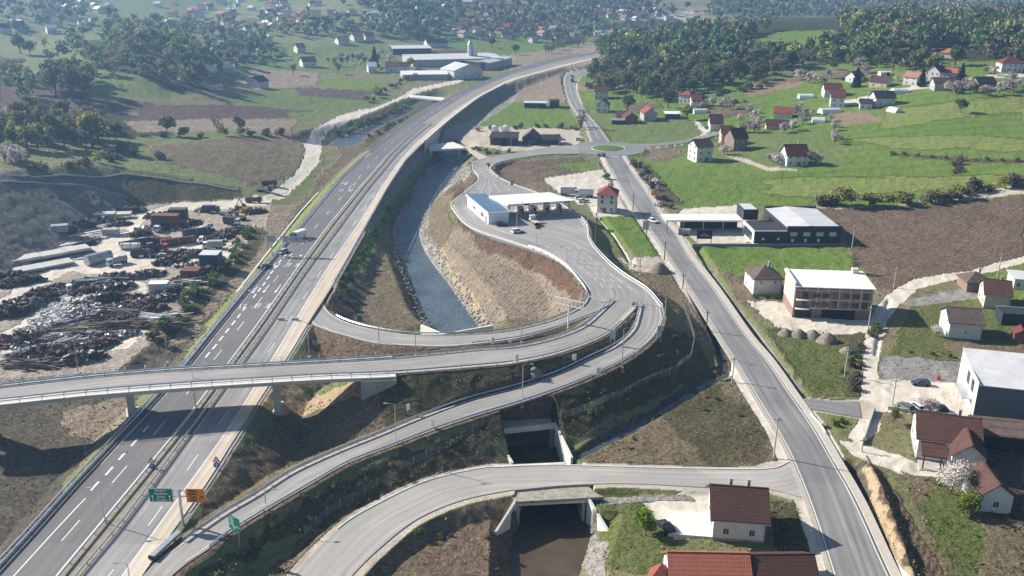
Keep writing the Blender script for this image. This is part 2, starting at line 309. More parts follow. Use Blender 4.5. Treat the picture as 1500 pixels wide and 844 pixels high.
# ================================================================== materials
def nt(name):
    m = bpy.data.materials.new(name); m.use_nodes = True; t = m.node_tree; return m, t, t.nodes['Principled BSDF']
def N(t, typ, **k):
    n = t.nodes.new(typ)
    for a, b in k.items():
        if a.startswith('i_'): n.inputs[int(a[2:])].default_value = b
        else: setattr(n, a, b)
    return n
def noise(t, co, sc, det=4, rough=.6):
    n = N(t, 'ShaderNodeTexNoise'); n.inputs['Scale'].default_value = sc; n.inputs['Detail'].default_value = det; n.inputs['Roughness'].default_value = rough
    if co: t.links.new(co, n.inputs['Vector'])
    return n.outputs[0]
def mapr(t, x, a, b, c, d):
    n = N(t, 'ShaderNodeMapRange'); t.links.new(x, n.inputs[0])
    for i, v in enumerate((a, b, c, d)): n.inputs[i+1].default_value = v
    return n.outputs[0]
def mth(t, op, a, b=None):
    n = N(t, 'ShaderNodeMath', operation=op)
    for i, v in enumerate((a, b)):
        if v is None: continue
        if isinstance(v, (int, float)): n.inputs[i].default_value = v
        else: t.links.new(v, n.inputs[i])
    return n.outputs[0]
def mixc(t, f, a, b, bt='MIX'):
    n = N(t, 'ShaderNodeMix', data_type='RGBA', blend_type=bt)
    for i, v in ((0, f), (6, a), (7, b)):
        if isinstance(v, (int, float)): n.inputs[i].default_value = v
        elif isinstance(v, (tuple, list)): n.inputs[i].default_value = (*v[:3], 1)
        else: t.links.new(v, n.inputs[i])
    return n.outputs[2]
def mat(name, c, rough=.8, var=.25, sc=.6, metal=0, c2=None, bump=0, spec=.3, objvar=0):
    m, t, p = nt(name); g = N(t, 'ShaderNodeNewGeometry').outputs['Position']
    f = mth(t, 'ADD', mth(t, 'MULTIPLY', noise(t, g, sc, 5), .6), mth(t, 'MULTIPLY', noise(t, g, sc*7, 3), .4))
    c2 = c2 or tuple(x*(1-var*1.6) for x in c); c1 = tuple(min(1, x*(1+var*.8)) for x in c) if c2 == tuple(x*(1-var*1.6) for x in c) else c
    col = mixc(t, mapr(t, f, .35, .65, 0, 1), c1, c2)
    if objvar:
        h = N(t, 'ShaderNodeHueSaturation'); ri = N(t, 'ShaderNodeObjectInfo').outputs['Random']
        t.links.new(mapr(t, ri, 0, 1, 1-objvar, 1+objvar), h.inputs['Value']); t.links.new(col, h.inputs['Color']); col = h.outputs[0]
    t.links.new(col, p.inputs['Base Color']); p.inputs['Roughness'].default_value = rough; p.inputs['Metallic'].default_value = metal
    p.inputs['Specular IOR Level'].default_value = spec
    if bump:
        b = N(t, 'ShaderNodeBump'); b.inputs['Strength'].default_value = .6; b.inputs['Distance'].default_value = bump; t.links.new(f, b.inputs['Height']); t.links.new(b.outputs[0], p.inputs['Normal'])
    return m
def asphalt(name, c, dusty=(.3,.27,.23), dust=.3, streak=.25):
    """uses UV: u metres across, v metres along"""
    m, t, p = nt(name); uv = N(t, 'ShaderNodeUVMap').outputs[0]; g = N(t, 'ShaderNodeNewGeometry').outputs['Position']
    mp = N(t, 'ShaderNodeMapping'); mp.inputs['Scale'].default_value = (1.4, .02, 1); t.links.new(uv, mp.inputs[0])
    s1 = mapr(t, noise(t, mp.outputs[0], 1.0, 3), .3, .7, 1-streak, 1+streak)
    big = mapr(t, noise(t, g, .05, 4), .35, .7, 0, dust); fine = mapr(t, noise(t, g, 3, 3), .3, .7, .9, 1.1)
    mp2 = N(t, 'ShaderNodeMapping'); mp2.inputs['Scale'].default_value = (.5, .06, 1); t.links.new(uv, mp2.inputs[0])
    d2 = mapr(t, noise(t, mp2.outputs[0], 1.0, 4), .45, .75, 0, dust)
    col = mixc(t, mth(t, 'ADD', big, d2), c, dusty)
    sx_ = N(t, 'ShaderNodeSeparateXYZ'); t.links.new(uv, sx_.inputs[0]); wt = mth(t, 'ADD', 1.0, mth(t, 'MULTIPLY', mth(t, 'SINE', mth(t, 'MULTIPLY', sx_.outputs[0], 3.5)), -.06)); pt = N(t, 'ShaderNodeTexVoronoi', feature='F1', distance='CHEBYCHEV'); pt.inputs['Scale'].default_value = .045; t.links.new(g, pt.inputs['Vector']); sp_ = N(t, 'ShaderNodeSeparateColor'); t.links.new(pt.outputs['Color'], sp_.inputs[0])
    k = mth(t, 'MULTIPLY', mth(t, 'MULTIPLY', s1, fine), mth(t, 'MULTIPLY', wt, mapr(t, sp_.outputs[0], 0, 1, .93, 1.06))); cc = N(t, 'ShaderNodeCombineColor')
    for i in range(3): t.links.new(k, cc.inputs[i])
    t.links.new(mixc(t, 1.0, col, cc.outputs[0], 'MULTIPLY'), p.inputs['Base Color']); p.inputs['Roughness'].default_value = .75; p.inputs['Specular IOR Level'].default_value = .35
    return m
ASP_DARK = asphalt("asphalt_new", (.135,.13,.135), dust=.12, streak=.12)
ASP_LIGHT = asphalt("asphalt_dusty", (.215,.212,.215), (.40,.375,.34), .4, .2)
ASP_RAMP = asphalt("asphalt_ramp", (.235,.228,.222), (.42,.39,.35), .42, .22)
ASP_OLD = asphalt("asphalt_old", (.18,.178,.182), (.34,.325,.30), .3, .25)
ASP_PALE = asphalt("asphalt_pale", (.33,.318,.30), (.44,.41,.37), .5, .12)
SAND = asphalt("dusty_shoulder", (.5,.42,.33), (.58,.51,.43), .5, .12)
PAINT = mat("road_paint", (.78,.78,.76), .6, .08, 2)
CONC = mat("concrete", (.5,.48,.44), .85, .14, .4); CONCW = mat("pale_concrete", (.68,.66,.61), .8, .1, .5); CONCD = mat("weathered_shaded_concrete", (.33,.32,.3), .9, .2, .4)
GALV = mat("galvanised_steel", (.62,.64,.66), .38, .08, 2, .75); GALVD = mat("dull_steel", (.33,.35,.36), .5, .1, 2, .4)
WHITE = mat("white_render", (.64,.635,.62), .85, .07, .5); WHITEM = mat("white_metal", (.82,.82,.81), .45, .04, 1)
GLASS = mat("window_glass", (.05,.06,.075), .12, .1, 1, spec=.6); BLACK = mat("black_panel", (.02,.021,.024), .6, .2, 1)
def ribbon_mesh(name, L, R, m, thick=.45, kind=None, parent=None, nx=3, **k):
    n = len(L); v = []; f = []; uv = []; al = 0
    cum = [0]
    for i in range(1, n): cum.append(cum[-1]+float(np.linalg.norm(((L[i]+R[i])-(L[i-1]+R[i-1]))/2)))
    for i in range(n):
        w = float(np.linalg.norm(R[i]-L[i]))
        for j in range(nx+1):
            t = j/nx; v.append(tuple(L[i]*(1-t)+R[i]*t)); uv.append((w*t, cum[i]))
        v.append((L[i][0], L[i][1], L[i][2]-thick)); uv.append((0, cum[i])); v.append((R[i][0], R[i][1], R[i][2]-thick)); uv.append((w, cum[i]))
    s = nx+3
    for i in range(n-1):
        a = i*s; b = a+s
        for j in range(nx): f.append((a+j, a+j+1, b+j+1, b+j))
        f.append((a+nx+1, a, b, b+nx+1)); f.append((a+nx, a+nx+2, b+nx+2, b+nx))
        f.append((a+nx+2, a+nx+1, b+nx+1, b+nx+2))
    f.append(tuple(range(nx+1))[::-1]+(nx+1, nx+2)); a = (n-1)*s; f.append(tuple(range(a, a+nx+1))+(a+nx+2, a+nx+1))
    me = bpy.data.meshes.new(name); me.from_pydata(v, [], f); me.materials.append(m)
    ul = me.uv_layers.new(name="UVMap"); vi = np.empty(len(me.loops), np.int32); me.loops.foreach_get('vertex_index', vi)
    ul.data.foreach_set('uv', np.array(uv)[vi].ravel()); 
    return link(name, me, parent, kind=kind, **k)
def resamp(P, step=None, ts=None):
    P = np.asarray(P); d = np.r_[0, np.cumsum(np.linalg.norm(np.diff(P, axis=0), axis=1))]
    if ts is None: ts = np.arange(0, d[-1], step)
    return np.stack([np.interp(ts, d, P[:, i]) for i in range(3)], -1), d[-1]
def offs(L, R, o, dz=0, side='L'):
    c = (R-L); c = c/(np.linalg.norm(c[:, :2], axis=1)[:, None]+1e-9)
    t = np.gradient((L+R)[:, :2]/2, axis=0); t /= np.linalg.norm(t, axis=1)[:, None]+1e-9; nrm = np.stack([t[:, 1], -t[:, 0], 0*t[:, 0]], -1)
    nrm *= np.sign((nrm*c).sum(1))[:, None]
    p = (L if side == 'L' else R)+nrm*(o if side == 'L' else -o); p = p.copy(); p[:, 2] += dz; return p
def strip(mb, C, w, dash=None, dz=.012, mi=0, phase=0):
    """painted strip centred on 3D polyline C"""
    C = np.asarray(C); D = np.r_[0, np.cumsum(np.linalg.norm(np.diff(C, axis=0), axis=1))]; tot = D[-1]
    segs = [(0, tot)] if dash is None else [(a, min(a+dash[0], tot)) for a in np.arange(phase, tot, dash[0]+dash[1])]
    for a, b in segs:
        ts = np.arange(a, b, 2.5).tolist()+[b]
        if len(ts) < 2: continue
        p = np.stack([np.interp(ts, D, C[:, i]) for i in range(3)], -1); t = np.gradient(p[:, :2], axis=0); t /= np.linalg.norm(t, axis=1)[:, None]+1e-9
        n = np.stack([t[:, 1], -t[:, 0]], -1)*w/2; vs = []
        for q, m in zip(p, n): vs += [(q[0]-m[0], q[1]-m[1], q[2]+dz), (q[0]+m[0], q[1]+m[1], q[2]+dz)]
        mb.add(vs, [(2*i, 2*i+1, 2*i+3, 2*i+2) for i in range(len(p)-1)], mi)
# ================================================================== terrain
def build_ground():
    Ys = [20.]
    while Ys[-1] < 9000: y = Ys[-1]; Ys.append(y+(4 if y < 98 else min(max(.2, y*y/84000), y*.014)))
    Ys = np.array(Ys); core = np.linspace(-.66, .66, 1100); side = np.geomspace(.67, 2.4, 36)
    U = np.r_[-side[::-1], core, side]; nx, ny = len(U), len(Ys)
    X = U[None]*(Ys[:, None]+18); Y = np.repeat(Ys[:, None], nx, 1)
    Z = H(X.ravel(), Y.ravel()).reshape(X.shape)
    me = bpy.data.meshes.new("ground"); n = nx*ny; me.vertices.add(n)
    me.vertices.foreach_set('co', np.stack([X, Y, Z], -1).astype(np.float32).ravel())
    i = np.arange(nx-1)[None]+np.arange(ny-1)[:, None]*nx; q = np.stack([i, i+1, i+1+nx, i+nx], -1).reshape(-1, 4)
    me.loops.add(q.size); me.loops.foreach_set('vertex_index', q.ravel().astype(np.int32)); me.polygons.add(len(q))
    me.polygons.foreach_set('loop_start', (np.arange(len(q))*4).astype(np.int32)); me.polygons.foreach_set('use_smooth', np.ones(len(q), bool)); me.update(calc_edges=True)
    Xf, Yf, Zf = X.ravel(), Y.ravel(), Z.ravel()
    A, B, C = covers(Xf, Yf, Zf)
    for nm, arr in (('ca', A), ('cb', B), ('cc', C)):
        at = me.attributes.new(nm, 'FLOAT_COLOR', 'POINT'); at.data.foreach_set('color', arr.astype(np.float32).ravel())
    m, t, p = nt("ground_cover"); g = N(t, 'ShaderNodeNewGeometry').outputs['Position']
    def att(nm): return N(t, 'ShaderNodeAttribute', attribute_name=nm)
    a, b, c = att('ca'), att('cb'), att('cc'); sep = N(t, 'ShaderNodeSeparateColor'); t.links.new(c.outputs['Color'], sep.inputs[0])
    ph, amp, rgh = sep.outputs
    n1 = noise(t, g, .012, 6, .65); n2 = noise(t, g, .11, 6, .68); n3 = noise(t, g, 1.1, 6, .72)
    f = mth(t, 'ADD', mth(t, 'ADD', mth(t, 'MULTIPLY', n1, .38), mth(t, 'MULTIPLY', n2, .37)), mth(t, 'MULTIPLY', n3, .25))
    f = mapr(t, f, .39, .61, 0, 1); n4 = noise(t, g, .22, 3)
    sn = mth(t, 'SINE', mth(t, 'ADD', mth(t, 'MULTIPLY', ph, 6.28318), mth(t, 'MULTIPLY', n4, 3.5)))
    st = mth(t, 'MULTIPLY', sn, amp); f2 = mth(t, 'ADD', f, mth(t, 'MULTIPLY', st, .8))
    cl_ = N(t, 'ShaderNodeClamp'); t.links.new(f2, cl_.inputs[0])
    col = mixc(t, cl_.outputs[0], a.outputs['Color'], b.outputs['Color'])
    k = mth(t, 'ADD', 1.0, mth(t, 'MULTIPLY', mth(t, 'ADD', mapr(t, n3, .25, .75, -.5, .5), mapr(t, noise(t, g, 3.7, 3, .7), .25, .75, -.4, .4)), mapr(t, rgh, 0, 1, .25, 1.15)))
    cc = N(t, 'ShaderNodeCombineColor'); [t.links.new(k, cc.inputs[i]) for i in range(3)]
    t.links.new(mixc(t, 1.0, col, cc.outputs[0], 'MULTIPLY'), p.inputs['Base Color']); p.inputs['Roughness'].default_value = .95; p.inputs['Specular IOR Level'].default_value = .1
    hgt = mth(t, 'ADD', mth(t, 'MULTIPLY', n3, mth(t, 'MULTIPLY', rgh, 1.15)), mth(t, 'MULTIPLY', st, .35)); hgt = mth(t, 'ADD', hgt, mth(t, 'MULTIPLY', mth(t, 'MULTIPLY', n2, rgh), 1.2))
    bp = N(t, 'ShaderNodeBump'); bp.inputs['Strength'].default_value = .9; bp.inputs['Distance'].default_value = 1.0
    t.links.new(hgt, bp.inputs['Height']); t.links.new(bp.outputs[0], p.inputs['Normal'])
    me.materials.append(m); print('ground verts', n); return link("ground", me, kind='structure', label="valley ground of meadows, ploughed fields and bare earth banks")
# palette: (colour a, colour b, roughness)
GRY = ((.155,.205,.045),(.215,.24,.075),.4); GR = ((.10,.17,.03),(.165,.22,.05),.5); GR2 = ((.115,.16,.045),(.17,.20,.075),.5); GRD = ((.068,.068,.033),(.15,.125,.075),1.0); GRO = ((.085,.12,.03),(.155,.16,.065),.8)
ROU = ((.145,.12,.072),(.245,.19,.13),1.0); DRY = ((.235,.19,.14),(.34,.275,.20),.9); SOIL = ((.12,.085,.06),(.215,.16,.115),1.0); SOILP = ((.22,.155,.105),(.29,.21,.145),.45)
DIRT = ((.12,.085,.06),(.23,.17,.12),1.0); RED = ((.12,.075,.05),(.22,.14,.095),1.0); GRAV = ((.38,.335,.27),(.50,.445,.365),.15); GRVW = ((.50,.455,.385),(.61,.555,.475),.12)
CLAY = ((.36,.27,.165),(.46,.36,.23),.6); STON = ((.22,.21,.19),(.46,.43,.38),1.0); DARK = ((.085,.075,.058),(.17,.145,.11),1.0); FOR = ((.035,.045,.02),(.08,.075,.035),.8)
FLD = ((.14,.175,.065),(.20,.20,.10),.45); GREY = ((.20,.195,.185),(.30,.285,.26),.4); PLW = ((.09,.06,.05),(.125,.09,.075),.5); VERG = ((.16,.20,.05),(.27,.27,.11),.6)
YRD = ((.30,.25,.20),(.44,.385,.32),.7)
# (polygon in photo pixels, palette, edge wobble m, furrow azimuth deg, period m, amount)
COV = [
 ([(-400,-60),(1900,-60),(1900,60),(1500,70),(1000,75),(600,90),(300,120),(-400,120)], FLD, 8),
 ([(0,175),(120,160),(250,180),(250,205),(100,210),(0,215)], FOR, 4), ([(-60,100),(130,110),(140,160),(60,150),(-60,150)], FOR, 5), ([(120,60),(290,60),(300,130),(260,140),(130,100)], FOR, 6),
 ([(130,105),(210,110),(275,140),(190,145),(130,140)], GR2, 3), ([(0,125),(90,132),(95,150),(0,155)], PLW, 2), ([(50,143),(230,152),(225,165),(60,162)], PLW, 2),
 ([(225,155),(470,155),(440,172),(300,178),(180,180)], PLW, 1.5, 10, 4, .3), ([(180,178),(440,176),(420,196),(200,194)], DRY, 2), ([(0,205),(180,200),(420,200),(450,230),(440,262),(380,285),(200,262),(0,262)], FLD, 3),
 ([(230,215),(430,196),(448,225),(425,255),(380,275),(300,250),(240,240)], ROU, 6), ([(330,130),(420,128),(560,140),(620,152),(560,158),(420,160),(330,150)], GR2, 2),
 ([(460,115),(560,118),(565,133),(470,128)], GR, 1), ([(432,128),(545,134),(540,147),(440,140)], PLW, 1), ([(375,100),(470,105),(460,125),(330,128)], DRY, 3, 5, 5, .4), ([(420,165),(490,158),(520,160),(440,180)], GR2, 2),
 ([(380,55),(460,70),(500,60),(600,72),(560,100),(470,108),(380,95)], GR2, 5), ([(620,75),(680,72),(700,85),(640,90)], PLW, 2), ([(640,40),(780,55),(860,60),(880,75),(800,85),(700,80),(640,60)], GR, 4), ([(380,22),(450,28),(480,40),(400,52)], GR2, 4),
 ([(120,-20),(300,5),(300,28),(130,35)], GR2, 8), ([(880,35),(960,48),(940,58),(880,52)], GR, 5), ([(860,48),(930,62),(900,70),(850,60)], GR2, 3),
 ([(750,80),(870,62),(960,50),(990,55),(900,72),(880,88),(820,100),(750,112)], DRY, 2), ([(830,78),(940,56),(1000,44),(1060,30),(1050,45),(960,62),(880,90)], SOILP, 2),
 ([(975,20),(1005,15),(1020,17),(1003,22),(1040,30),(1062,40),(1050,46),(1025,36),(985,28)], GRAV, 2),
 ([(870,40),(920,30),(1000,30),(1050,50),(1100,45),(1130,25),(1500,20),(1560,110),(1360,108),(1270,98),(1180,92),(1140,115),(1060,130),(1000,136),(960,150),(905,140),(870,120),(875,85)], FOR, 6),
 ([(1105,60),(1140,47),(1220,44),(1235,62),(1160,72),(1105,66)], GR, 2), ([(845,130),(905,112),(925,125),(905,140),(860,142)], SOILP, 2), ([(888,113),(910,110),(917,122),(896,124)], CLAY, 1),
 ([(845,135),(1010,120),(1140,92),(1270,92),(1500,90),(1500,300),(930,300),(905,235),(935,212),(880,205)], GR, 3, 8, 11, .22),
 ([(1010,120),(1180,90),(1270,98),(1230,106),(1110,128)], GR2, 3), ([(1300,160),(1500,140),(1500,165),(1280,190)], GRY, 7, 8, 6, .2), ([(1120,262),(1500,255),(1500,272),(1420,278),(1200,290),(1120,285)], GRY, 7, 4, 5, .2), ([(1240,205),(1420,196),(1500,205),(1500,222),(1300,215)], GRY, 7, 6, 6, .2), ([(965,262),(1085,262),(1080,285),(990,292)], GRY, 2), ([(1080,128),(1160,116),(1180,122),(1100,142)], SOILP, 1.5), ([(1130,115),(1270,103),(1300,108),(1160,122)], DIRT, 1), ([(1030,160),(1090,155),(1105,165),(1050,175)], SOIL, 1),
 ([(1215,167),(1265,163),(1297,176),(1235,185)], SOILP, .7), ([(910,152),(965,150),(972,158),(920,165)], SOIL, 1), ([(930,205),(1060,195),(1230,190),(1240,240),(1120,245),(1000,230)], GR2, 3), ([(850,165),(870,160),(1000,175),(1040,190),(925,213),(880,200)], GR2, 2),
 ([(940,232),(1010,222),(1120,255),(1100,300),(1000,306),(960,300)], GR, 2), ([(915,235),(950,240),(1000,300),(965,306),(930,262)], GRD, 2), ([(925,222),(985,212),(1005,228),(965,238)], ROU, 2),
 ([(1030,195),(1012,205),(1035,206)], GRVW, .6), ([(1012,175),(1018,175),(1040,193),(1030,197)], GRVW, .4), ([(1060,228),(1090,232),(1125,245),(1165,247),(1168,250),(1122,250),(1085,237)], GRAV, .4), ([(1225,150),(1300,133),(1385,118),(1500,108),(1500,112),(1390,123),(1300,140),(1230,158)], GRVW, .5),
 ([(1305,224),(1420,232),(1500,234),(1500,239),(1420,238),(1300,228)], GRD, .5), ([(1195,302),(1300,303),(1420,278),(1500,272),(1500,284),(1430,292),(1330,300),(1200,308)], GRAV, 1), 
 ([(1195,306),(1310,306),(1430,292),(1500,286),(1500,376),(1400,402),(1330,422),(1275,424),(1255,395),(1240,350)], SOIL, .8, 17, 1.9, .36),
 ([(1020,366),(1235,364),(1262,395),(1280,420),(1245,415),(1150,410),(1090,405),(1060,395)], GR, 1), ([(985,322),(1000,305),(1090,300),(1100,355),(1022,360)], GRVW, .3),
 ([(1060,400),(1090,405),(1150,445),(1120,470),(1080,440)], ROU, 1), ([(1095,440),(1150,442),(1280,470),(1275,490),(1200,492),(1130,478)], GRVW, 1), ([(1120,480),(1200,490),(1280,487),(1245,540),(1258,582),(1190,580),(1150,530)], GRD, 1),([(1125,485),(1240,495),(1240,580),(1190,580)], GRO, 1.5),
 ([(1318,520),(1290,525),(1285,555),(1440,570),(1480,540),(1330,520)], GREY, 1), ([(1262,556),(1290,555),(1420,562),(1420,610),(1310,606),(1265,600)], GRVW, .4),
 ([(1310,443),(1420,420),(1440,440),(1330,447)], GREY, .3), ([(1335,447),(1500,430),(1520,540),(1400,530),(1300,520),(1320,480)], GRO, 1), ([(1380,500),(1500,505),(1500,532),(1400,528)], ROU, 2), ([(1440,400),(1500,395),(1500,440),(1440,430)], GR, 1),
 ([(1500,385),(1400,410),(1345,423),(1318,445),(1300,470),(1290,510),(1284,540),(1290,590),(1290,630),(1258,655),(1238,640),(1256,615),(1262,560),(1262,520),(1268,490),(1280,455),(1300,430),(1340,408),(1420,396),(1500,374)], GRVW, .4),
 ([(1212,608),(1232,606),(1246,615),(1225,635)], GR, .5), ([(1225,645),(1265,650),(1330,672),(1400,700),(1330,698),(1250,672)], GRVW, .5), ([(1265,670),(1300,700),(1360,800),(1400,860),(1320,860),(1290,780)], DIRT, 1, 60, 1.2, .3),
 ([(1320,690),(1420,720),(1500,770),(1500,860),(1400,860),(1340,740)], ROU, 2), ([(1370,700),(1440,760),(1440,850),(1410,850),(1350,740)], GRO, 3), ([(1360,650),(1500,640),(1500,770),(1430,760),(1400,700)], DARK, 1),
 ([(1258,690),(1278,686),(1305,760),(1345,860),(1322,860),(1290,780)], CLAY, 1), ([(1236,680),(1256,680),(1285,760),(1318,860),(1300,860),(1268,770)], DARK, 1), ([(860,735),(960,733),(985,790),(960,844),(870,844),(890,800)], GRO, 1), ([(1130,735),(1185,740),(1215,840),(1140,840)], GRD, 1), ([(940,738),(1040,712),(1060,740),(1030,790),(985,790)], GRVW, .4), ([(885,300),(960,310),(985,375),(940,380),(900,345),(870,330)], GR, 1), ([(860,300),(905,265),(945,300),(945,318),(870,318)], GRVW, .7),
 ([(905,378),(985,376),(1000,400),(985,410),(925,395)], GRAV, 1), ([(925,395),(990,402),(1040,450),(1060,500),(1000,470),(950,415)], ROU, 2),
 ([(420,395),(480,330),(590,238),(625,205),(650,225),(640,245),(585,320),(585,360),(620,480),(500,492),(430,470)], GRD, 1), ([(560,310),(585,345),(605,420),(628,478),(535,482),(500,440),(530,380)], ROU, 2), ([(490,425),(530,425),(545,480),(500,470)], DARK, 1),
 ([(565,300),(600,240),(640,235),(600,300),(592,345),(605,400),(640,480),(620,480),(580,370)], DARK, 1), ([(520,340),(600,238),(622,216),(628,232),(585,290),(560,345),(530,390)], GR2, 1),
 ([(655,240),(700,245),(690,262),(655,300),(662,330),(740,360),(800,375),(858,425),(858,445),(810,466),(720,478),(690,440),(650,400),(622,350),(632,300)], ROU, 1), ([(665,335),(800,380),(850,430),(840,450),(720,480),(640,370)], DRY, 2, 68, 1.3, .12),
 ([(655,320),(700,342),(800,375),(835,395),(855,425),(848,445),(832,432),(800,400),(700,360)], RED, 1.5), ([(665,275),(698,255),(700,268),(662,300)], RED, 1.5), ([(612,300),(632,290),(626,345),(672,405),(722,478),(700,482),(650,412),(615,350)], STON, .6), ([(640,360),(655,375),(700,445),(712,478),(700,470),(655,405)], CLAY, .8), ([(655,250),(705,235),(690,255),(640,290)], STON, 1),
 ([(718,262),(735,240),(800,232),(880,235),(892,262),(880,268),(820,280)], ROU, 1), ([(725,236),(850,230),(870,245),(800,262),(745,268),(722,255)], DIRT, 1), ([(805,240),(870,236),(878,247),(840,250)], GR, 1), ([(795,262),(880,248),(892,262),(888,270),(870,300),(850,300),(820,285)], GRVW, 1),
 ([(700,155),(745,148),(830,158),(850,185),(845,195),(700,192),(690,175)], GR, 2), ([(655,215),(700,185),(850,190),(850,212),(750,222),(680,222)], GRAV, 2), ([(640,215),(740,150),(760,120),(780,118),(745,155),(690,190),(665,228)], GREY, 1), ([(760,118),(820,108),(830,150),(750,150)], DRY, 2),
 ([(500,203),(620,150),(640,150),(600,185),(560,212),(520,235)], GRD, 1), ([(446,211),(457,190),(495,170),(525,161),(550,157),(570,149),(590,139),(605,130),(650,121),(675,113),(680,119),(652,126),(615,135),(595,143),(560,157),(515,176),(478,192),(470,211),(468,235),(445,262),(412,292),(385,292),(430,255),(444,232)], GRVW, .8), ([(500,230),(480,212),(540,208),(470,320),(380,420),(375,400),(440,300),(470,250)], ROU, 2), ([(530,225),(548,218),(470,300),(345,430),(300,495),(225,580),(130,700),(0,835),(-30,830),(120,690),(240,560),(330,440),(440,310)], VERG, .7),
 ([(390,300),(440,300),(370,400),(280,500),(180,580),(250,470)], DRY, 2, 50, 2, .3), ([(0,590),(180,560),(170,620),(40,790),(0,820),(-100,800)], DARK, 3), ([(100,600),(190,580),(190,640),(100,640)], DRY, 2), ([(280,500),(330,430),(250,560),(180,575)], DARK, 2),
 ([(-60,262),(80,255),(180,256),(190,305),(100,360),(0,410),(-80,440)], ((.15,.14,.125),(.25,.23,.20),1.0), 1, 28, 7, .25), ([(180,256),(260,262),(350,275),(355,290),(240,300),(190,305)], GRD, 1),
 ([(-80,455),(0,418),(30,400),(75,372),(120,342),(160,318),(200,303),(260,296),(340,293),(395,296),(388,330),(340,385),(300,420),(262,455),(215,510),(170,545),(60,552),(-80,556)], YRD, 1), *[(q, GRVW, 1.5) for q in TRK], ([(-60,430),(0,410),(60,375),(130,335),(150,340),(90,378),(30,412),(-60,450)], GRAV, 1), ([(0,512),(40,485),(80,465),(90,470),(45,500),(10,522)], GRVW, 1), ([(270,372),(330,352),(350,362),(320,385),(265,392)], GRVW, 1),
 ([(622,214),(634,228),(602,264),(574,312),(550,357),(530,397),(512,394),(530,347),(562,287),(596,240)], GR, 1), ([(372,330),(345,385),(300,425),(262,462),(222,520),(250,500),(310,440),(370,380),(390,340)], GRD, 1),
 ([(395,545),(570,550),(575,600),(450,620),(380,590)], CLAY, 2), ([(430,600),(640,600),(560,640),(480,660),(350,740),(290,770),(330,680)], ROU, 2), ([(450,475),(600,505),(760,495),(780,500),(600,520),(450,530)], DIRT, 1), ([(560,548),(760,535),(840,520),(780,545),(690,572),(560,640)], GRD, 1), ([(650,525),(760,512),(850,490),(700,520)], VERG, .5),
 ([(960,480),(1020,500),(1050,540),(1030,555),(850,640),(720,640),(400,790),(300,860),(250,860),(500,700),(700,615),(850,575)], GRD, 2), ([(500,750),(640,690),(720,660),(730,690),(620,700),(540,740),(480,790),(440,840),(380,860),(450,780)], ROU, 2), ([(430,840),(500,765),(560,735),(600,715),(610,722),(540,750),(480,800)], VERG, 1),
 ([(860,650),(1060,548),(1120,600),(1150,675),(1000,684),(840,680)], ROU, 3), ([(960,600),(1060,560),(1130,640),(1140,675),(1040,680),(1000,640)], GRD, 5), ([(520,844),(620,770),(690,740),(760,725),(740,800),(740,860)], ROU, 2), ([(600,820),(700,760),(735,790),(740,860),(640,860)], DIRT, 3), ([(880,728),(1010,726),(1020,735),(880,738)], STON, .5), ([(860,760),(890,800),(880,860),(850,860),(850,800)], STON, 1),
]
def near_rib(X, Y, rb, lo, hi):
    c, w = rb; r = np.zeros(X.shape, bool); m = bbm(X, Y, c, hi+5)
    if m.any(): d, _ = seg_near(X[m], Y[m], c, w); r[m] = (d > lo) & (d < hi)
    return r
def covers(X, Y, Z):
    n = len(X); A = np.ones((n, 4)); B = np.ones((n, 4)); C = np.zeros((n, 4)); C[:, 2] = .5
    A[:, :3] = GR2[0]; B[:, :3] = ROU[1]
    wx = fbm(X, Y, 14, 3, 5)-.5; wy = fbm(X, Y, 14, 3, 55)-.5
    vx = fbm(X, Y, 2.6, 2, 8)-.5; vy = fbm(X, Y, 2.6, 2, 88)-.5
    def put(m, pal):
        A[m, :3] = pal[0]; B[m, :3] = pal[1]; C[m, 2] = pal[2]; C[m, 1] = 0
    D = np.hypot(X, Y); far = D > 900; k = fbm(X, Y, 330, 3, 31); put(far, FLD); put(far & (k > .5), FOR); put(far & (k > .44) & (k < .47), DRY); put(far & (k < .36), GR2)
    for e in COV:
        poly = [tuple(Pt(a, b)[:2]) for a, b in e[0]]; w = e[2]*1.6; m = bbm(X, Y, poly, 5+w); mi = np.nonzero(m)[0]
        w2 = min(w, 2.2)*1.3; ins = inpoly(X[mi]+wx[mi]*w+vx[mi]*w2, Y[mi]+wy[mi]*w+vy[mi]*w2, poly); mi = mi[ins]; put(mi, e[1])
        if len(e) > 3: a = math.radians(e[3]); C[mi, 0] = (X[mi]*-math.sin(a)+Y[mi]*math.cos(a))/e[4]; C[mi, 1] = e[5]
    for rb, w, pal in ((cl(RROAD), 2.6, GRVW), (cl(LOCAL), 1.5, GRAV), (cl(NROAD), 1.2, GRAV), (cl(SIDE), .8, GRAV), (cl(EROAD), .7, GRAV), (MOT, 1.2, GREY), (cl(LOOP), .8, DIRT), (cl(OUTR), 1.2, DIRT), (cl(OVER, ov_split), .9, DIRT), (cl(PLAZ), .7, GREY)):
        put(near_rib(X+wx*.8, Y+wy*.8, rb, -50, w), pal)
    for rb, pal in ((RIV, STON), (RIV2, STON), (DITCH, DARK)):
        put(near_rib(X+wx*2, Y+wy*2, clw(rb), -50, .9), pal)
    return A, B, C
build_ground()
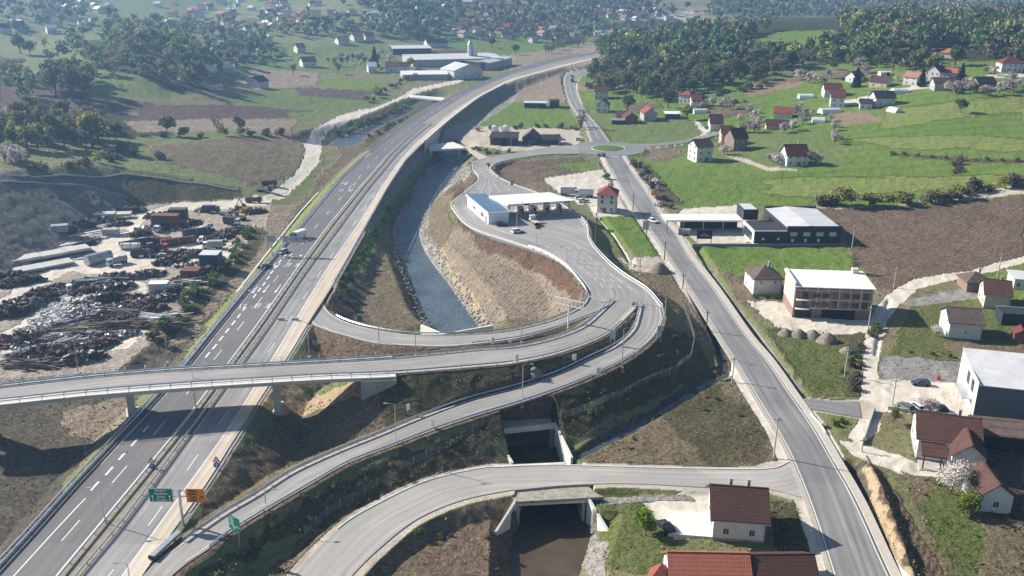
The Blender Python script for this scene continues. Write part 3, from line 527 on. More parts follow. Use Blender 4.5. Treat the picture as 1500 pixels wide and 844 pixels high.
def water_mat(name, c, rip=.25):
    m, t, p = nt(name); g = N(t, 'ShaderNodeNewGeometry').outputs['Position']; n = noise(t, g, .9, 5, .65); n2 = noise(t, g, .12, 3)
    t.links.new(mixc(t, mapr(t, n2, .35, .65, 0, 1), c, tuple(x*.6 for x in c)), p.inputs['Base Color']); p.inputs['Roughness'].default_value = .12; p.inputs['IOR'].default_value = 1.33
    b = N(t, 'ShaderNodeBump'); b.inputs['Strength'].default_value = rip; b.inputs['Distance'].default_value = .4; t.links.new(n, b.inputs['Height']); t.links.new(b.outputs[0], p.inputs['Normal']); return m
WAT = water_mat("river_water", (.10,.135,.165), 1.0); WATB = water_mat("brown_water", (.10,.075,.05), .15); WATC = water_mat("ditch_water", (.07,.09,.10), .1)
def water(name, rb, z, m, wide=1.5):
    L = offs(rb[0], rb[1], -wide); R = offs(rb[0], rb[1], -wide, side='R'); L[:, 2] = R[:, 2] = z
    return ribbon_mesh(name, L, R, m, .05, 'structure', nx=2)
water("river", RIV, -4.75, WAT, .4)['label'] = "shallow rippled river between the motorway and the toll plaza"; water("river", RIV2, -3.7, WAT)['label'] = "river stretch left of the motorway"
water("ditch_water", DITCH, -2.22, WATC, .1)
pp = Pz(np.array([745,830,850,880,900,722,740,750]), np.array([650,645,735,780,900,900,800,735]), -5.9)
MB().prism([(a[0], a[1]) for a in pp], -5.95, -5.9).obj("creek_water", WATB, kind='structure')
# ================================================================== roads
def road(name, L, R, m, dz=0, label=None, th=.4):
    L = L.copy(); R = R.copy(); L[:, 2] += dz; R[:, 2] += dz
    return ribbon_mesh(name, L, R, m, th, 'structure', label=label)
sel = MY < 1000
road("motorway_carriageway", eA[sel], eB[sel], ASP_DARK, 0, "dark left carriageway of the motorway"); road("motorway_carriageway", eC[sel], eE[sel], ASP_LIGHT, 0, "dusty right carriageway of the motorway")
road("motorway_shoulder", eE[sel], eD[sel], SAND, 0, "pale sandy hard shoulder of the right carriageway")
road("motorway_median", offs(eB[sel], eC[sel], .12), offs(eB[sel], eC[sel], .12, side='R'), mat("median_ground", (.19,.17,.12), .95, .3, .8, c2=(.34,.29,.23)), .05, "grass and gravel median strip")
for nm, rb, m, dz in (("loop_ramp", LOOP, ASP_RAMP, -.02), ("outer_ramp", OUTR, ASP_RAMP, -.03), ("toll_plaza", PLAZ, ASP_RAMP, .01), ("local_road", RROAD, ASP_OLD, 0), ("north_road", NROAD, ASP_OLD, -.01), ("east_road", EROAD, ASP_OLD, -.02), ("lower_road", LOCAL, ASP_PALE, -.03), ("side_road", SIDE, ASP_OLD, -.04)):
    road(nm, rb[0], rb[1], m, dz)
road("overpass_approach", OVER[0][ov_split-1:], OVER[1][ov_split-1:], ASP_RAMP, -.01)
def disc(name, c, r0, r1, z, th, m, n=64, **k):
    mb = MB(); v = []; f = []
    for i in range(n):
        a = 2*math.pi*i/n
        for r, q in ((r0, z), (r1, z), (r1, z-th), (r0, z-th)): v.append((c[0]+r*math.cos(a), c[1]+r*math.sin(a), q))
    for i in range(n):
        a, b = i*4, (i+1) % n*4
        f += [(a, a+1, b+1, b), (a+1, a+2, b+2, b+1), (a+3, a, b, b+3)]
    return mb.add(v, f).obj(name, m, kind='structure', **k)
disc("roundabout_road", rc, 8.4, 18.2, 1.03, .5, ASP_OLD); disc("roundabout_kerb", rc, 8.1, 8.45, 1.16, .3, CONCW)
mb = MB(); v = [(rc[0], rc[1], 1.75)]; nn = 40
for r, z in ((4, 1.6), (7, 1.3), (8.15, 1.1)): v += [(rc[0]+r*math.cos(2*math.pi*i/nn), rc[1]+r*math.sin(2*math.pi*i/nn), z) for i in range(nn)]
f = [(0, 1+i, 1+(i+1) % nn) for i in range(nn)]
for j in range(2): f += [(1+j*nn+i, 1+(j+1)*nn+i, 1+(j+1)*nn+(i+1) % nn, 1+j*nn+(i+1) % nn) for i in range(nn)]
GRASSM = mat("mown_grass", (.09,.16,.03), .95, .3, .5); mb.add(v, f).obj("roundabout_island", GRASSM, smooth=True, kind='structure')
# raised kerb edges and pavement
def kerb(L, w=.3, h=.14, name="kerb", m=None, side=1):
    t = np.gradient(L[:, :2], axis=0); t /= np.linalg.norm(t, axis=1)[:, None]; n = np.stack([t[:, 1], -t[:, 0], 0*t[:, 0]], -1)*side
    a = L.copy(); b = L+n*w; a[:, 2] += h; b[:, 2] += h; return ribbon_mesh(name, a, b, m or CONCW, h+.35, 'structure', nx=1)
kerb(PLAZ[0][2:], side=-1); kerb(PLAZ[1][:9*6]); kerb(PLAZ[1][9*6:]); kerb(LOCAL[0][16:], .25, .1, side=-1)
road("pavement", offs(*RROAD, -1.9, .12, 'R')[4:], offs(*RROAD, -.25, .12, 'R')[4:], mat("pavement_slabs", (.5,.46,.4), .9, .12, 1.2), 0, "pale pavement along the local road", .3)
road("verge_strip", offs(*RROAD, -.9, .02)[4:], offs(*RROAD, 0.02, .02)[4:], mat("dusty_verge", (.44,.4,.34), .9, .15, 1), -.01)
# road paint
rp = MB()
strip(rp, offs(eA, eB, 1.55)[sel][28:], .22); strip(rp, offs(eA, eB, .35, side='R')[sel], .2); strip(rp, eE[sel], .2); strip(rp, offs(eC, eE, .5)[sel], .18)
def pxline(pts, z): q = np.array(pts, float); return Pz(q[:, 0], q[:, 1], zm(q[:, 1]) if z is None else z)
strip(rp, pxline([(125,730),(80,778),(20,844),(-20,890)], None), .22)
for x, y in [(197,648),(179,668),(160,690),(139,712),(213,629),(229,609),(244,594),(257.5,577.5),(304,520),(314.5,508),(324,496),(333,484.5),(342,473),(350,463),(358,452.5),(373,433.5),(380,424.5),(387,416),(393,407),(398,399),(404,391),(410,383),(417,375),(424,364),(430,357)]:
    q = Pz(x, y, zm(y))[0]; k = min(np.searchsorted(MY, q[1]), len(MY)-2); d = eB[k+1]-eB[k-1]; d /= np.linalg.norm(d); strip(rp, np.array([q-d*1.5, q+d*1.5]), .42)
mid = (offs(eA, eB, 1.55)+eB)/2
LN = offs(eA, eB, 4.15, side='R'); d0 = (MY > 110) & (MY < 1000)
strip(rp, LN[d0], .18, (6, 12), phase=4)
strip(rp, offs(eC, eE, 4.2)[d0], .17, (6, 12), phase=9)
for rb, a, b in ((OVER, .55, .55), (LOOP, .4, .5), (OUTR, .5, .5), (RROAD, .35, .35), (NROAD, .3, .3)):
    e = 2 if rb is not RROAD else 0; s0 = 14 if rb is LOOP else (16 if rb is OUTR else (8 if rb is RROAD else 0)); strip(rp, offs(*rb, a)[s0:len(rb[0])-e], .16); strip(rp, offs(*rb, b, side='R')[s0:len(rb[0])-e], .16)
strip(rp, ((NROAD[0]+NROAD[1])/2)[6:], .15)
strip(rp, pxline([(925,420),(918,432),(912,440),(900,462),(885,472)], 6.4), .15) if 0 else None
for fr in (.3, .45, .6, .76):
    c = PLAZ[0]*(1-fr)+PLAZ[1]*fr; strip(rp, c[6:24], .15, (3, 3)); strip(rp, c[44:62], .14, (4, 2))
strip(rp, offs(*PLAZ, .8)[4:60], .15); strip(rp, offs(*PLAZ, .8, side='R')[4:60], .15)
# hatch and arrows on the carriageway
def frame_at(x, y, z=None):
    q = Pz(x, y, zm(y) if z is None else z)[0]; k = min(np.searchsorted(MY, q[1]), len(MY)-2); d = eB[k+1]-eB[k-1]; d[2] = 0; d /= np.linalg.norm(d); return q, d
def arrow(x, y, ln=6, turn=0):
    q, d = frame_at(x, y); n = np.array([d[1], -d[0], 0]); tail = q+d*ln/2; tip = q-d*ln/2
    def W(a, b): p = q+d*a+n*b; return (p[0], p[1], p[2]+.014)
    rp.add([W(ln/2, -.13), W(ln/2, .13), W(-ln/2+1.6, .13), W(-ln/2+1.6, -.13)], [(0, 1, 2, 3)]); rp.add([W(-ln/2+1.6, -.5), W(-ln/2+1.6, .5), W(-ln/2, 0)], [(0, 1, 2)])
    if turn: rp.add([W(.6, -.13), W(.3, -.13), W(-.8, -1.1), W(-.5, -1.1)], [(0, 1, 2, 3)]); rp.add([W(-.2, -1.5), W(-1.0, -.7), W(-1.5, -1.7)], [(0, 1, 2)])
for x, y, tn in [(374,424,1),(390,423,0),(407,423,0),(428,371,0),(443,371,0),(508,268,1),(520,269,0)]: arrow(x, y, 7, tn)
CHARS = {'B': [[(0,0),(0,4)],[(0,4),(.8,4),(1,3.5),(1,2.6),(.8,2.1),(0,2.1)],[(.8,2.1),(1,1.6),(1,.5),(.8,0),(0,0)]], 'L': [[(0,4),(0,0),(1,0)]], 'T': [[(0,4),(1,4)],[(.5,4),(.5,0)]], 'Z': [[(0,4),(1,4),(0,0),(1,0)]]}
def paint_text(txt, x, y, w=.8, h=.85):
    q, d = frame_at(x, y); ux = -np.array([d[1], -d[0], 0]); uy = d   # read by traffic coming towards the camera
    tot = len(txt)*(w+.35)
    for i, c in enumerate(txt):
        for pl in CHARS[c]:
            P_ = np.array([q+ux*(-tot/2+i*(w+.35)+a*w)+uy*(b-2)*h for a, b in pl]); 
            for a, b in zip(P_[:-1], P_[1:]): strip(rp, np.array([a, b]), .2, dz=.013)
for tx, x, y in (("BL", 392, 448), ("BL", 374, 448), ("TZ", 354, 449), ("BL", 435, 388), ("BL", 419.5, 388), ("TZ", 404, 389), ("BL", 511.5, 279), ("TZ", 500, 279)): paint_text(tx, x, y)
# crossing stripes near the roundabout
rp.obj("road_markings", PAINT, kind='structure', label="white painted lane lines, arrows and letters on the roads")
# ================================================================== structures beside the roads
def vwall(C, top, bot, th=.4, m=CONC, name="retaining_wall", label=None, cat="wall", side=1, cap=None, group=None):
    """wall following C; top/bot are absolute heights (scalars or arrays)"""
    C = np.asarray(C); n = len(C); t = np.gradient(C[:, :2], axis=0); t /= np.linalg.norm(t, axis=1)[:, None]+1e-9; o = np.stack([t[:, 1], -t[:, 0]], -1)*th*side
    top = np.broadcast_to(top, (n,)); bot = np.broadcast_to(bot, (n,)); o0 = C[0]; z0 = min(bot)
    def w(T, B, e, mm, nm, par):
        mb = MB(); vs = []
        for i in range(n):
            x, y = C[i, 0]-o0[0], C[i, 1]-o0[1]; dx, dy = o[i]
            vs += [(x-dx*e, y-dy*e, B[i]-z0), (x-dx*e, y-dy*e, T[i]-z0), (x+dx*(1+e), y+dy*(1+e), T[i]-z0), (x+dx*(1+e), y+dy*(1+e), B[i]-z0)]
        fs = []
        for i in range(n-1):
            a = 4*i; fs += [(a+k, a+(k+1) % 4, a+4+(k+1) % 4, a+4+k) for k in range(4)]
        fs += [(3, 2, 1, 0), (4*n-4, 4*n-3, 4*n-2, 4*n-1)]; mb.add(vs, fs)
        return mb.obj(nm, mm, par, (0, 0, 0) if par else (o0[0], o0[1], z0))
    if cap is None: q = w(top, bot, 0, m, name, None); q['label'] = label; q['category'] = cat
    else:
        q = thing(name, label, cat, (o0[0], o0[1], z0)); w(top, bot, 0, m, "wall", q); w(top+.25, top, .25, cap, "coping", q)
    if group: q['group'] = group
    return q
def between(C, y0, y1): C = np.asarray(C); return C[(C[:, 1] > y0) & (C[:, 1] < y1)]
Yof = lambda x, y, z=3: Pz(x, y, z)[0][1]
dd = offs(eC, eD, -.35, side='R')
c_ = between(dd, Yof(617,211,5), Yof(735,123,5)); vwall(c_, c_[:, 2]+.75, -4, .5, CONC, "retaining_wall", "long pale concrete retaining wall carrying the far motorway above the gravel strip", cap=CONCW)
c_ = between(dd, Yof(262,765), Yof(452,472)); vwall(c_, c_[:, 2]-.02, -4, .4, CONCD, "retaining_wall", "dark concrete wall under the right edge of the motorway near the overpass")
# guardrails ---------------------------------------------------------
def guardrail(C, label, step=4, group="steel guardrails along the roads", two=False, h=.75, name="guardrail"):
    C = np.asarray(C); P, tot = resamp(C, 2.0); o = P[0].copy(); P = P-o; r = thing(name, label, "guardrail", o, group=group)
    t = np.gradient(P[:, :2], axis=0); t /= np.linalg.norm(t, axis=1)[:, None]+1e-9; nn = np.stack([t[:, 1], -t[:, 0]], -1)
    prof = [(.07, h-.31), (.14, h-.22), (.07, h-.155), (.14, h-.09), (.07, h)]
    mb = MB(); vs = []; k = len(prof)*2
    for q, m in zip(P, nn):
        for a, z in prof: vs.append((q[0]+m[0]*a, q[1]+m[1]*a, q[2]+z))
        for a, z in prof[::-1]: vs.append((q[0]-m[0]*a, q[1]-m[1]*a, q[2]+z))
    fs = [(i*k+j, i*k+(j+1) % k, (i+1)*k+(j+1) % k, (i+1)*k+j) for i in range(len(P)-1) for j in range(k)]
    mb.add(vs, fs).obj("rail_beam", GALV, r)
    Q, _ = resamp(P, step); pm = MB().box(-.05, -.07, -.25, .05, .07, h-.05).mesh("post", GALVD)
    d = np.hypot(Q[:, 0]+o[0], Q[:, 1]+o[1]); od = np.argsort(d)
    for i in od[:95]: link("post", pm, r, Q[i])
    if len(od) > 95:
        mb = MB()
        for i in od[95:]: mb.cbox(Q[i][0], Q[i][1], Q[i][2]+.3, .1, .14, .8)
        mb.obj("post", GALVD, r, kind="stuff")
    return r
YR = lambda C, a, b: between(C, a, b)
guardrail(YR(offs(eA, eB, .35), 108, 430), "steel guardrail along the outer left edge of the motorway")
guardrail(YR(offs(eA, eB, -.5), 108, 300), "second steel guardrail behind the outer left one at the motorway edge")
guardrail(YR(offs(eB, eC, .45), 108, 520), "left steel guardrail of the motorway median"); guardrail(YR(offs(eB, eC, .45, side='R'), 108, 520), "right steel guardrail of the motorway median")
guardrail(YR(offs(eA, eB, .35), 430, 900), "far stretch of guardrail on the left motorway edge", 8)
guardrail(YR(offs(eC, eD, -.1, side='R'), Yof(487,418), Yof(612,213,5)), "steel guardrail between the motorway and the green river bank", 5)
guardrail(offs(*OVER, .0)[2:], "steel guardrail on the far side of the overpass and its approach"); guardrail(offs(*OVER, .0, side='R')[2:-10], "steel guardrail on the near side of the overpass and its approach")
guardrail(offs(*OUTR, .1)[26:], "steel guardrail along the inner edge of the outer ramp"); guardrail(offs(*OUTR, -.25, side='R')[26:], "steel guardrail along the outer edge of the outer ramp")
guardrail(offs(*LOOP, -.1)[26:], "steel guardrail along the inner edge of the loop ramp"); guardrail(offs(*LOOP, -.3, side='R')[60:], "short steel guardrail on the outer edge of the loop ramp near its gore")
guardrail(offs(*PLAZ, -.5, side='R')[:34], "steel guardrail along the right edge of the toll plaza")
guardrail(offs(*PLAZ, -.4)[:22], "steel guardrail along the left edge of the toll plaza above the red bank")
# wide end terminal at the gore of the exit
g0 = Pz(222, 820, 3.05)[0]; g1 = Pz(262, 783, 3.05)[0]; dv = g1-g0; L_ = np.linalg.norm(dv); az = math.atan2(dv[1], dv[0])
r = thing("crash_cushion", "white and blue crash cushion where the exit ramp leaves the motorway", "crash cushion", g0, az); r.scale = (1, .6, .8); BLUEP = mat("blue_paint", (.045,.075,.14), .5, .1, 1)
for s_ in (-1, 1):
    mb = MB(); mb.box(0, s_*.75-.05, .25, L_, s_*.75+.05, .85); mb.obj("side_panel", GALV, r)
mb = MB(); [mb.box(i*1.1, -.7, .1, i*1.1+.12, .7, .8) for i in range(int(L_/1.1))]; mb.obj("diaphragm", GALVD, r); MB().box(-.15, -.8, .1, .02, .8, .95).obj("nose", BLACK, r)
MB().box(0, -.68, .82, L_, .68, .86).obj("cover", GALV, r)
# ------------------------------------------------------------------ overpass
n0 = ov_split; oL, oR = OVER[0][:n0], OVER[1][:n0]
o = (oL[n0//2]+oR[n0//2])/2; br = thing("overpass_bridge", "curved concrete overpass crossing the motorway on slim piers", "bridge", (o[0], o[1], 0))
def loc(P): P = np.array(P, float).copy(); P[..., 0] -= o[0]; P[..., 1] -= o[1]; return P
dL, dR = loc(offs(OVER[0], OVER[1], -1.0)[:n0]), loc(offs(OVER[0], OVER[1], -2.0, side='R')[:n0])
a_, b_ = loc(offs(OVER[0], OVER[1], -.0, .01)[:n0]), loc(offs(OVER[0], OVER[1], -.0, .01, side='R')[:n0])
ribbon_mesh("carriageway", a_, b_, ASP_RAMP, .05, parent=br)
q1, q2 = dL.copy(), dR.copy(); q1[:, 2] -= .06; q2[:, 2] -= .06; ribbon_mesh("deck", q1, q2, CONC, .55, parent=br)
q1, q2 = loc(offs(*OVER, 1.2)[:n0]), loc(offs(*OVER, .8, side='R')[:n0]); q1[:, 2] -= .62; q2[:, 2] -= .62; ribbon_mesh("girder", q1, q2, CONCD, 1.0, parent=br)
for e, (x1, x2) in enumerate(((-1.0, -.15), (-2.0, -.2))):
    sd_ = 'LR'[e]; q1, q2 = loc(offs(*OVER, x1, .2, sd_)[:n0]), loc(offs(*OVER, x2, .2, sd_)[:n0])
    ribbon_mesh("walkway", q1, q2, CONCW, .3, parent=br)
def pier(px, py):
    q = Pz(px, py, 9.5)[0]; k = int(np.argmin(np.hypot(*((OVER[0]+OVER[1])[:, :2].T/2-q[:2, None])))); c = (OVER[0][k]+OVER[1][k])/2; cr = OVER[1][k]-OVER[0][k]; a = math.atan2(cr[1], cr[0])
    g = float(H([c[0]], [c[1]])[0])-.6; mb = MB(); rot = Matrix.Rotation(a, 3, 'Z')
    mb.cbox(c[0]-o[0], c[1]-o[1], (g+c[2]-1.6)/2, 4.6, 1.4, c[2]-1.6-g, rot=rot); mb.cbox(c[0]-o[0], c[1]-o[1], g+.75, 5.6, 2.4, .5, rot=rot); mb.obj("pier", CONC, br)
for x, y in ((-15, 566), (183, 554), (402, 542)): pier(x, y)
k = n0-3; c = (OVER[0][k]+OVER[1][k])/2; cr = OVER[1][k]-OVER[0][k]; a = math.atan2(cr[1], cr[0]); rot = Matrix.Rotation(a, 3, 'Z')
mb = MB(); mb.cbox(c[0]-o[0], c[1]-o[1], 3, 10, 1.2, 11.5, rot=rot); mb.obj("abutment", CONC, br)
c_ = offs(*OVER, -2.1, side='R')[n0-5:n0]; vwall(c_, c_[:, 2]-.3, np.linspace(4.6, 8.4, len(c_)), .6, CONCD, "abutment_wing", "triangular concrete wing wall at the right end of the overpass")  # darker concrete: the wing's shade is put into its colour
def railing(C, label, step=4.0, par=None):
    P, tot = resamp(C, 2.0); o_ = P[0].copy(); P = P-o_; r = thing("bridge_railing", label, "railing", o_, group="railings on the overpass"); mb = MB()
    for z in (.35, .7, 1.15): mb.path([tuple(p+np.array([0, 0, z])) for p in P], .035, 4)
    mb.obj("handrail", GALVD, r); pm = MB().box(-.05, -.05, 0, .05, .05, 1.25).mesh("post", GALV); Q, _ = resamp(P, step)
    for q in Q[:99]: link("post", pm, r, q)
railing(offs(*OVER, -.85, .2)[2:n0], "railing along the far edge of the overpass"); railing(offs(*OVER, -1.85, .2, 'R')[2:n0], "railing along the near edge of the overpass")
# ------------------------------------------------------------------ culverts
def culvert(px0, px1, z, wid_z, depth, name, label, wings, h=5.0, tilt=0):
    a = Pz(*px0, z)[0]; b = Pz(*px1, z)[0]; w = np.linalg.norm((b-a)[:2]); az = math.atan2(b[1]-a[1], b[0]-a[0]); r = thing(name, label, "culvert", (a[0], a[1], z-h), az)
    MB().box(-.5, -.45, h-1.1, w+.5, .1, h+.05).obj("headwall", CONCW, r)
    MB().box(0, .1, h-.75, w, depth, h-.25).obj("roof_slab", CONC, r)
    for x in (0, w-.55): MB().box(x, .1, -1.2, x+.55, depth, h-.75).obj("side_wall", CONC, r)
    MB().box(.55, depth-.3, -1.2, w-.55, depth, h-.75).obj("interior_shade", BLACK, r)  # black sheet paints the darkness deep inside the barrel
    for i, (dx0, dx1, ln, drop) in enumerate(wings):
        x = [-.05, w+.05][i]; sgn = [-1, 1][i]; t = .5
        mb = MB(); mb.add([(x+dx0, -.45, -1.5), (x+sgn*t+dx0, -.45, -1.5), (x+sgn*t+dx1, -ln, -1.5), (x+dx1, -ln, -1.5), (x+dx0, -.45, h), (x+sgn*t+dx0, -.45, h), (x+sgn*t+dx1, -ln, h-drop), (x+dx1, -ln, h-drop)],
            [(0,3,2,1),(4,5,6,7),(0,1,5,4),(1,2,6,5),(2,3,7,6),(3,0,4,7)]); mb.obj("wing_wall", CONCW, r)
    return r
culvert((757,732), (858,727), -.5, 5, 11, "culvert", "lower concrete culvert mouth with splayed wing walls and brown creek", ((-.1, -4.2, 6.5, 2.2), (.1, 3.0, 9.5, 3.0)), 5.2)
culvert((724,629), (811,620), .2, 5, 4, "culvert", "upper concrete culvert mouth between the outer ramp and the lower road", ((0, 1.2, 12.5, 1.0), (0, -.2, 13, 1.0)), 5.9)
pa = [tuple(p[:2]) for p in Pz(np.array([733,826,872,885,760,752]), np.array([680,676,721,727,734,731]), -.3)]
MB().prism(pa, -.95, -.42).obj("road_slab", mat("gravel_fill", (.36,.33,.27), .95, .3, 1.2), kind='structure')
c_ = Pz(np.array([724,827]), np.array([683,678]), 0); vwall(c_, .12, -1.2, .5, CONCW, "culvert_parapet", "low white parapet on the upstream side of the lower road", "parapet")
c_ = Pz(np.array([618,650,722]), np.array([470,489,482]), 3.2); vwall(np.vstack([c_[0], c_[1], c_[2]]), [2.2,3.3,4.4], -5.5, .5, CONCW, "headwall", "angled pale headwall where the river passes under the loop ramp", "wall")
# small bridge over the river
B0 = Pz(np.array([626,664,690,722]), np.array([212,208,218,234]), 2.0); B1 = Pz(np.array([629,682,700,722]), np.array([219,217,231,243]), 2.0)
r = thing("river_bridge", "small concrete bridge over the river below the motorway wall", "bridge", (B0[0][0], B0[0][1], 0)); q0 = np.array([B0[0][0], B0[0][1], 0])
ribbon_mesh("deck", B0[:2]-q0, B1[:2]-q0, CONCW, .9, parent=r); ribbon_mesh("approach_slab", B0[1:]-q0, B1[1:]-q0, mat("gravel_track", (.5,.45,.38), .95, .15, 1), .5, parent=r)
MB().cbox(*(((B0[0]+B1[0])/2-q0)[:2]+[1.2, 0]), -2, 1, 9, 7).obj("pier", CONC, r); MB().cbox(*(((B0[1]+B1[1])/2-q0)[:2]), -2, 1, 9, 7).obj("pier", CONC, r)
B0 = Pz(np.array([600,650]), np.array([139,143]), 2.0); B1 = Pz(np.array([603,652]), np.array([142,147.5]), 2.0)
r = thing("footbridge", "pale flat bridge across the far river left of the motorway", "bridge", (B0[0][0], B0[0][1], 0)); q0 = np.array([B0[0][0], B0[0][1], 0]); ribbon_mesh("deck", B0-q0, B1-q0, CONCW, 1.0, parent=r)
# ------------------------------------------------------------------ lamps and poles
def hgt(P, topy):
    lo, hi = P[2], P[2]+40
    for _ in range(24):
        m = (lo+hi)/2; yy = proj(np.array([P[0]]), np.array([P[1]]), np.array([m]))[1][0]
        if yy > topy: lo = m
        else: hi = m
    return lo-P[2]
_lm = {}
def lamp(bx, by, ty, label, az=0, z=None, arms=1, group="street lamps"):
    P = Pt(bx, by) if z is None else Pz(bx, by, z)[0]; h = round(hgt(P, ty)*2)/2; key = (h, arms)
    r = thing("street_lamp", label, "street lamp", P, az, group)
    if key not in _lm:
        mp = MB(); mp.tube((0, 0, -.3), (0, 0, h), .13, .07, 8); a = MB(); hd = MB()
        for s in ((1,) if arms == 1 else (1, -1)):
            a.path([(0, 0, h-.05), (s*.7, 0, h+.12), (s*1.5, 0, h+.15)], .045); hd.box(min(s*1.4, s*2.2), -.16, h+.1, max(s*1.4, s*2.2), .16, h+.22)
        bs = MB().box(-.35, -.35, -.4, .35, .35, .18)
        _lm[key] = (mp.mesh("mast", GALV), a.mesh("arm", GALV), hd.mesh("lamp_head", GALVD), bs.mesh("base_plinth", CONC))
    for nm, me in zip(("mast", "arm", "lamp_head", "base_plinth"), _lm[key]): link(nm, me, r)
LAMPS = [(455,354,323,"median of the motorway beside the two lettered rows",2),(421,404,376,"median of the motorway at the lower BL lettering",2),(489,311,283,"median level with the wide river bend",2),(519,276,252,"median at the far painted letters",2),
(543,247,226,"median just past the far painted letters",2),(567,226,206,"median below the start of the far wall",2),(287,599,545,"median rising through the near edge of the overpass",2),(155,768,716,"median beside the green and orange gantry",2),(190,850,826,"at the bottom edge next to the gore",1),
(115,548,494,"behind the overpass at the scrap yard edge",1),(246,531,494,"beside the dirt bank right of the scrap yard",1),(287,498,479,"beside the drain left of the motorway",1),(126,666,617,"left of the motorway below the overpass",1),
(555,502,454,"between loop ramp and overpass above the river end",1),(609,519,466,"at the grass strip between loop ramp and overpass",1),(453,524,472,"at the dark wall corner by the overpass",1),(580,650,592,"on the inner side of the outer ramp",1),(390,747,718,"on the outer edge of the ramp beside its lower bend",1),
(764,502,462,"between the loop ramp and the overpass approach",1),(765,594,534,"on the outer edge of the ramp above the upper culvert",1),(911,538,480,"on the outer edge of the ramp by its tightest bend",1),(973,477,432,"outside the bend top beside the dark bank",1),(851,439,412,"inside the loop above the red bank",1),
(757,332,296,"in front of the toll office",1),(786,360,343,"at the left kerb of the toll plaza",1),(860,331,303,"at the right kerb beside the toll canopy",1),(830,385,362,"on the left edge of the narrowing plaza",1),(937,402,366,"right of the narrowing plaza",1),
(922,243,227,"beside the local road just below the roundabout",1),(934,263,236,"on the right pavement near the roundabout",1),(950,285,255,"on the right pavement by the bushy verge",1),(894,263,243,"left of the road above the red roofed house",1),(804,281,260,"behind the toll canopy",1),
(819,218,204,"left of the roundabout entry",1),(775,223,208,"on the road to the roundabout, behind dark sheds",1),(921,207,185,"first behind the roundabout on the green oval field",1),(934,209,196,"short one on the oval field behind the roundabout",1),(952,209,196,"middle of the oval field edge",1),(966,210,191,"right of the oval field middle",1),(999,207,189,"at the right end of the oval field",1),
(860,180,164,"beside the north road above the roundabout",1),(748,226,204,"where the plaza road bends to the roundabout",1)]
for bx, by, ty, lb, ar in LAMPS: lamp(bx, by, ty, "grey street lamp "+lb, 0.2 if ar == 2 else (math.pi if bx in (580, 453) else random.choice((0, math.pi))), arms=ar)
WOOD = mat("pole_wood", (.16,.13,.10), .9, .25, 2); CPOLE = mat("pole_concrete", (.5,.47,.42), .85, .15, 1)
_pm = {}
def pole(bx, by, ty, label, m=CPOLE):
    P = Pt(bx, by); h = round(hgt(P, ty)*2)/2; r = thing("power_pole", label, "power pole", P, random.uniform(-.4, .4), "power poles"); key = (h, m.name)
    if key not in _pm:
        cb = MB(); cb.box(-.8, -.06, h-.9, .8, .06, h-.78); ins = MB(); [ins.tube((x, 0, h-.78), (x, 0, h-.5), .06, .05, 6) for x in (-.7, -.25, .25, .7)]
        _pm[key] = (MB().tube((0, 0, -.5), (0, 0, h), .19, .12, 8).mesh("pole", m), cb.mesh("crossarm", GALVD), ins.mesh("insulator", CONCW))
    for nm, me in zip(("pole", "crossarm", "insulator"), _pm[key]): link(nm, me, r)
for a in [(1271,487,449,"pale pole at the right corner of the brick block"),(1237,552,509,"pale pole on the green verge beside the gravel lane"),(1307,592,554,"pale pole beside the parked cars"),(1133,671,610,"pale pole at the junction of the lower road"),(1193,302,281,"pale pole behind the dark commercial hall"),(1248,363,330,"pale pole at the corner of the dark commercial hall"),(1309,422,391,"pale pole at the lower edge of the ploughed field"),(1461,406,371,"pale pole on the gravel lane below the ploughed field"),(1072,562,523,"pale pole on the strip left of the local road"),(1262,662,640,"short dark pole at the house drive")]: pole(*a)
for a in [(1034,488,454,"dark wooden pole left of the local road above the ditch"),(872,361,311,"tall wooden pole beside the plaza bank"),(947,343,316,"wooden pole at the back of the billboard by the local road"),(973,381,353,"wooden pole left of the local road beside the dirt strip"),(1000,423,401,"wooden pole left of the local road below the dirt heap"),(927,309,284,"wooden pole left of the local road by the red roofed house"),(1145,269,250,"thin pole in the green meadow"),(455,150,138,"thin pole in the hazy meadow left of the river road"),(172,111,96,"pole on the hazy slope left")]: pole(*a, m=WOOD)
# ------------------------------------------------------------------ signs
GREEN = mat("sign_green", (.0,.20,.13), .5, .05, 1); ORANGE = mat("sign_orange", (.80,.26,.02), .5, .05, 1); SBLUE = mat("sign_blue", (.02,.12,.45), .5, .05, 1); SRED = mat("sign_red", (.5,.03,.02), .5, .05, 1); SGREY = mat("sign_back", (.42,.46,.50), .5, .05, 1); INK = mat("ink_black", (.015,.015,.015), .6, .05, 1); TEAL = mat("teal_board", (.05,.32,.28), .5, .1, 1)
def text(txt, size, m, parent, loc_, rot=(math.pi/2, 0, 0), name="lettering"):
    cu = bpy.data.curves.new("t", 'FONT'); cu.body = txt; cu.size = size; cu.extrude = .012; cu.align_x = 'CENTER'; cu.align_y = 'CENTER'; cu.offset = size*.025
    ob = bpy.data.objects.new("t", cu); COL.objects.link(ob); dg = bpy.context.evaluated_depsgraph_get(); me = bpy.data.meshes.new_from_object(ob.evaluated_get(dg)); bpy.data.objects.remove(ob); me.materials.clear(); me.materials.append(m)
    q = link(name, me, parent, loc_); q.rotation_euler = rot; return q
def mpp(P): return ((np.array([P[0], P[1], P[2]-CAMZ]))@fw)/F     # metres per photo pixel there
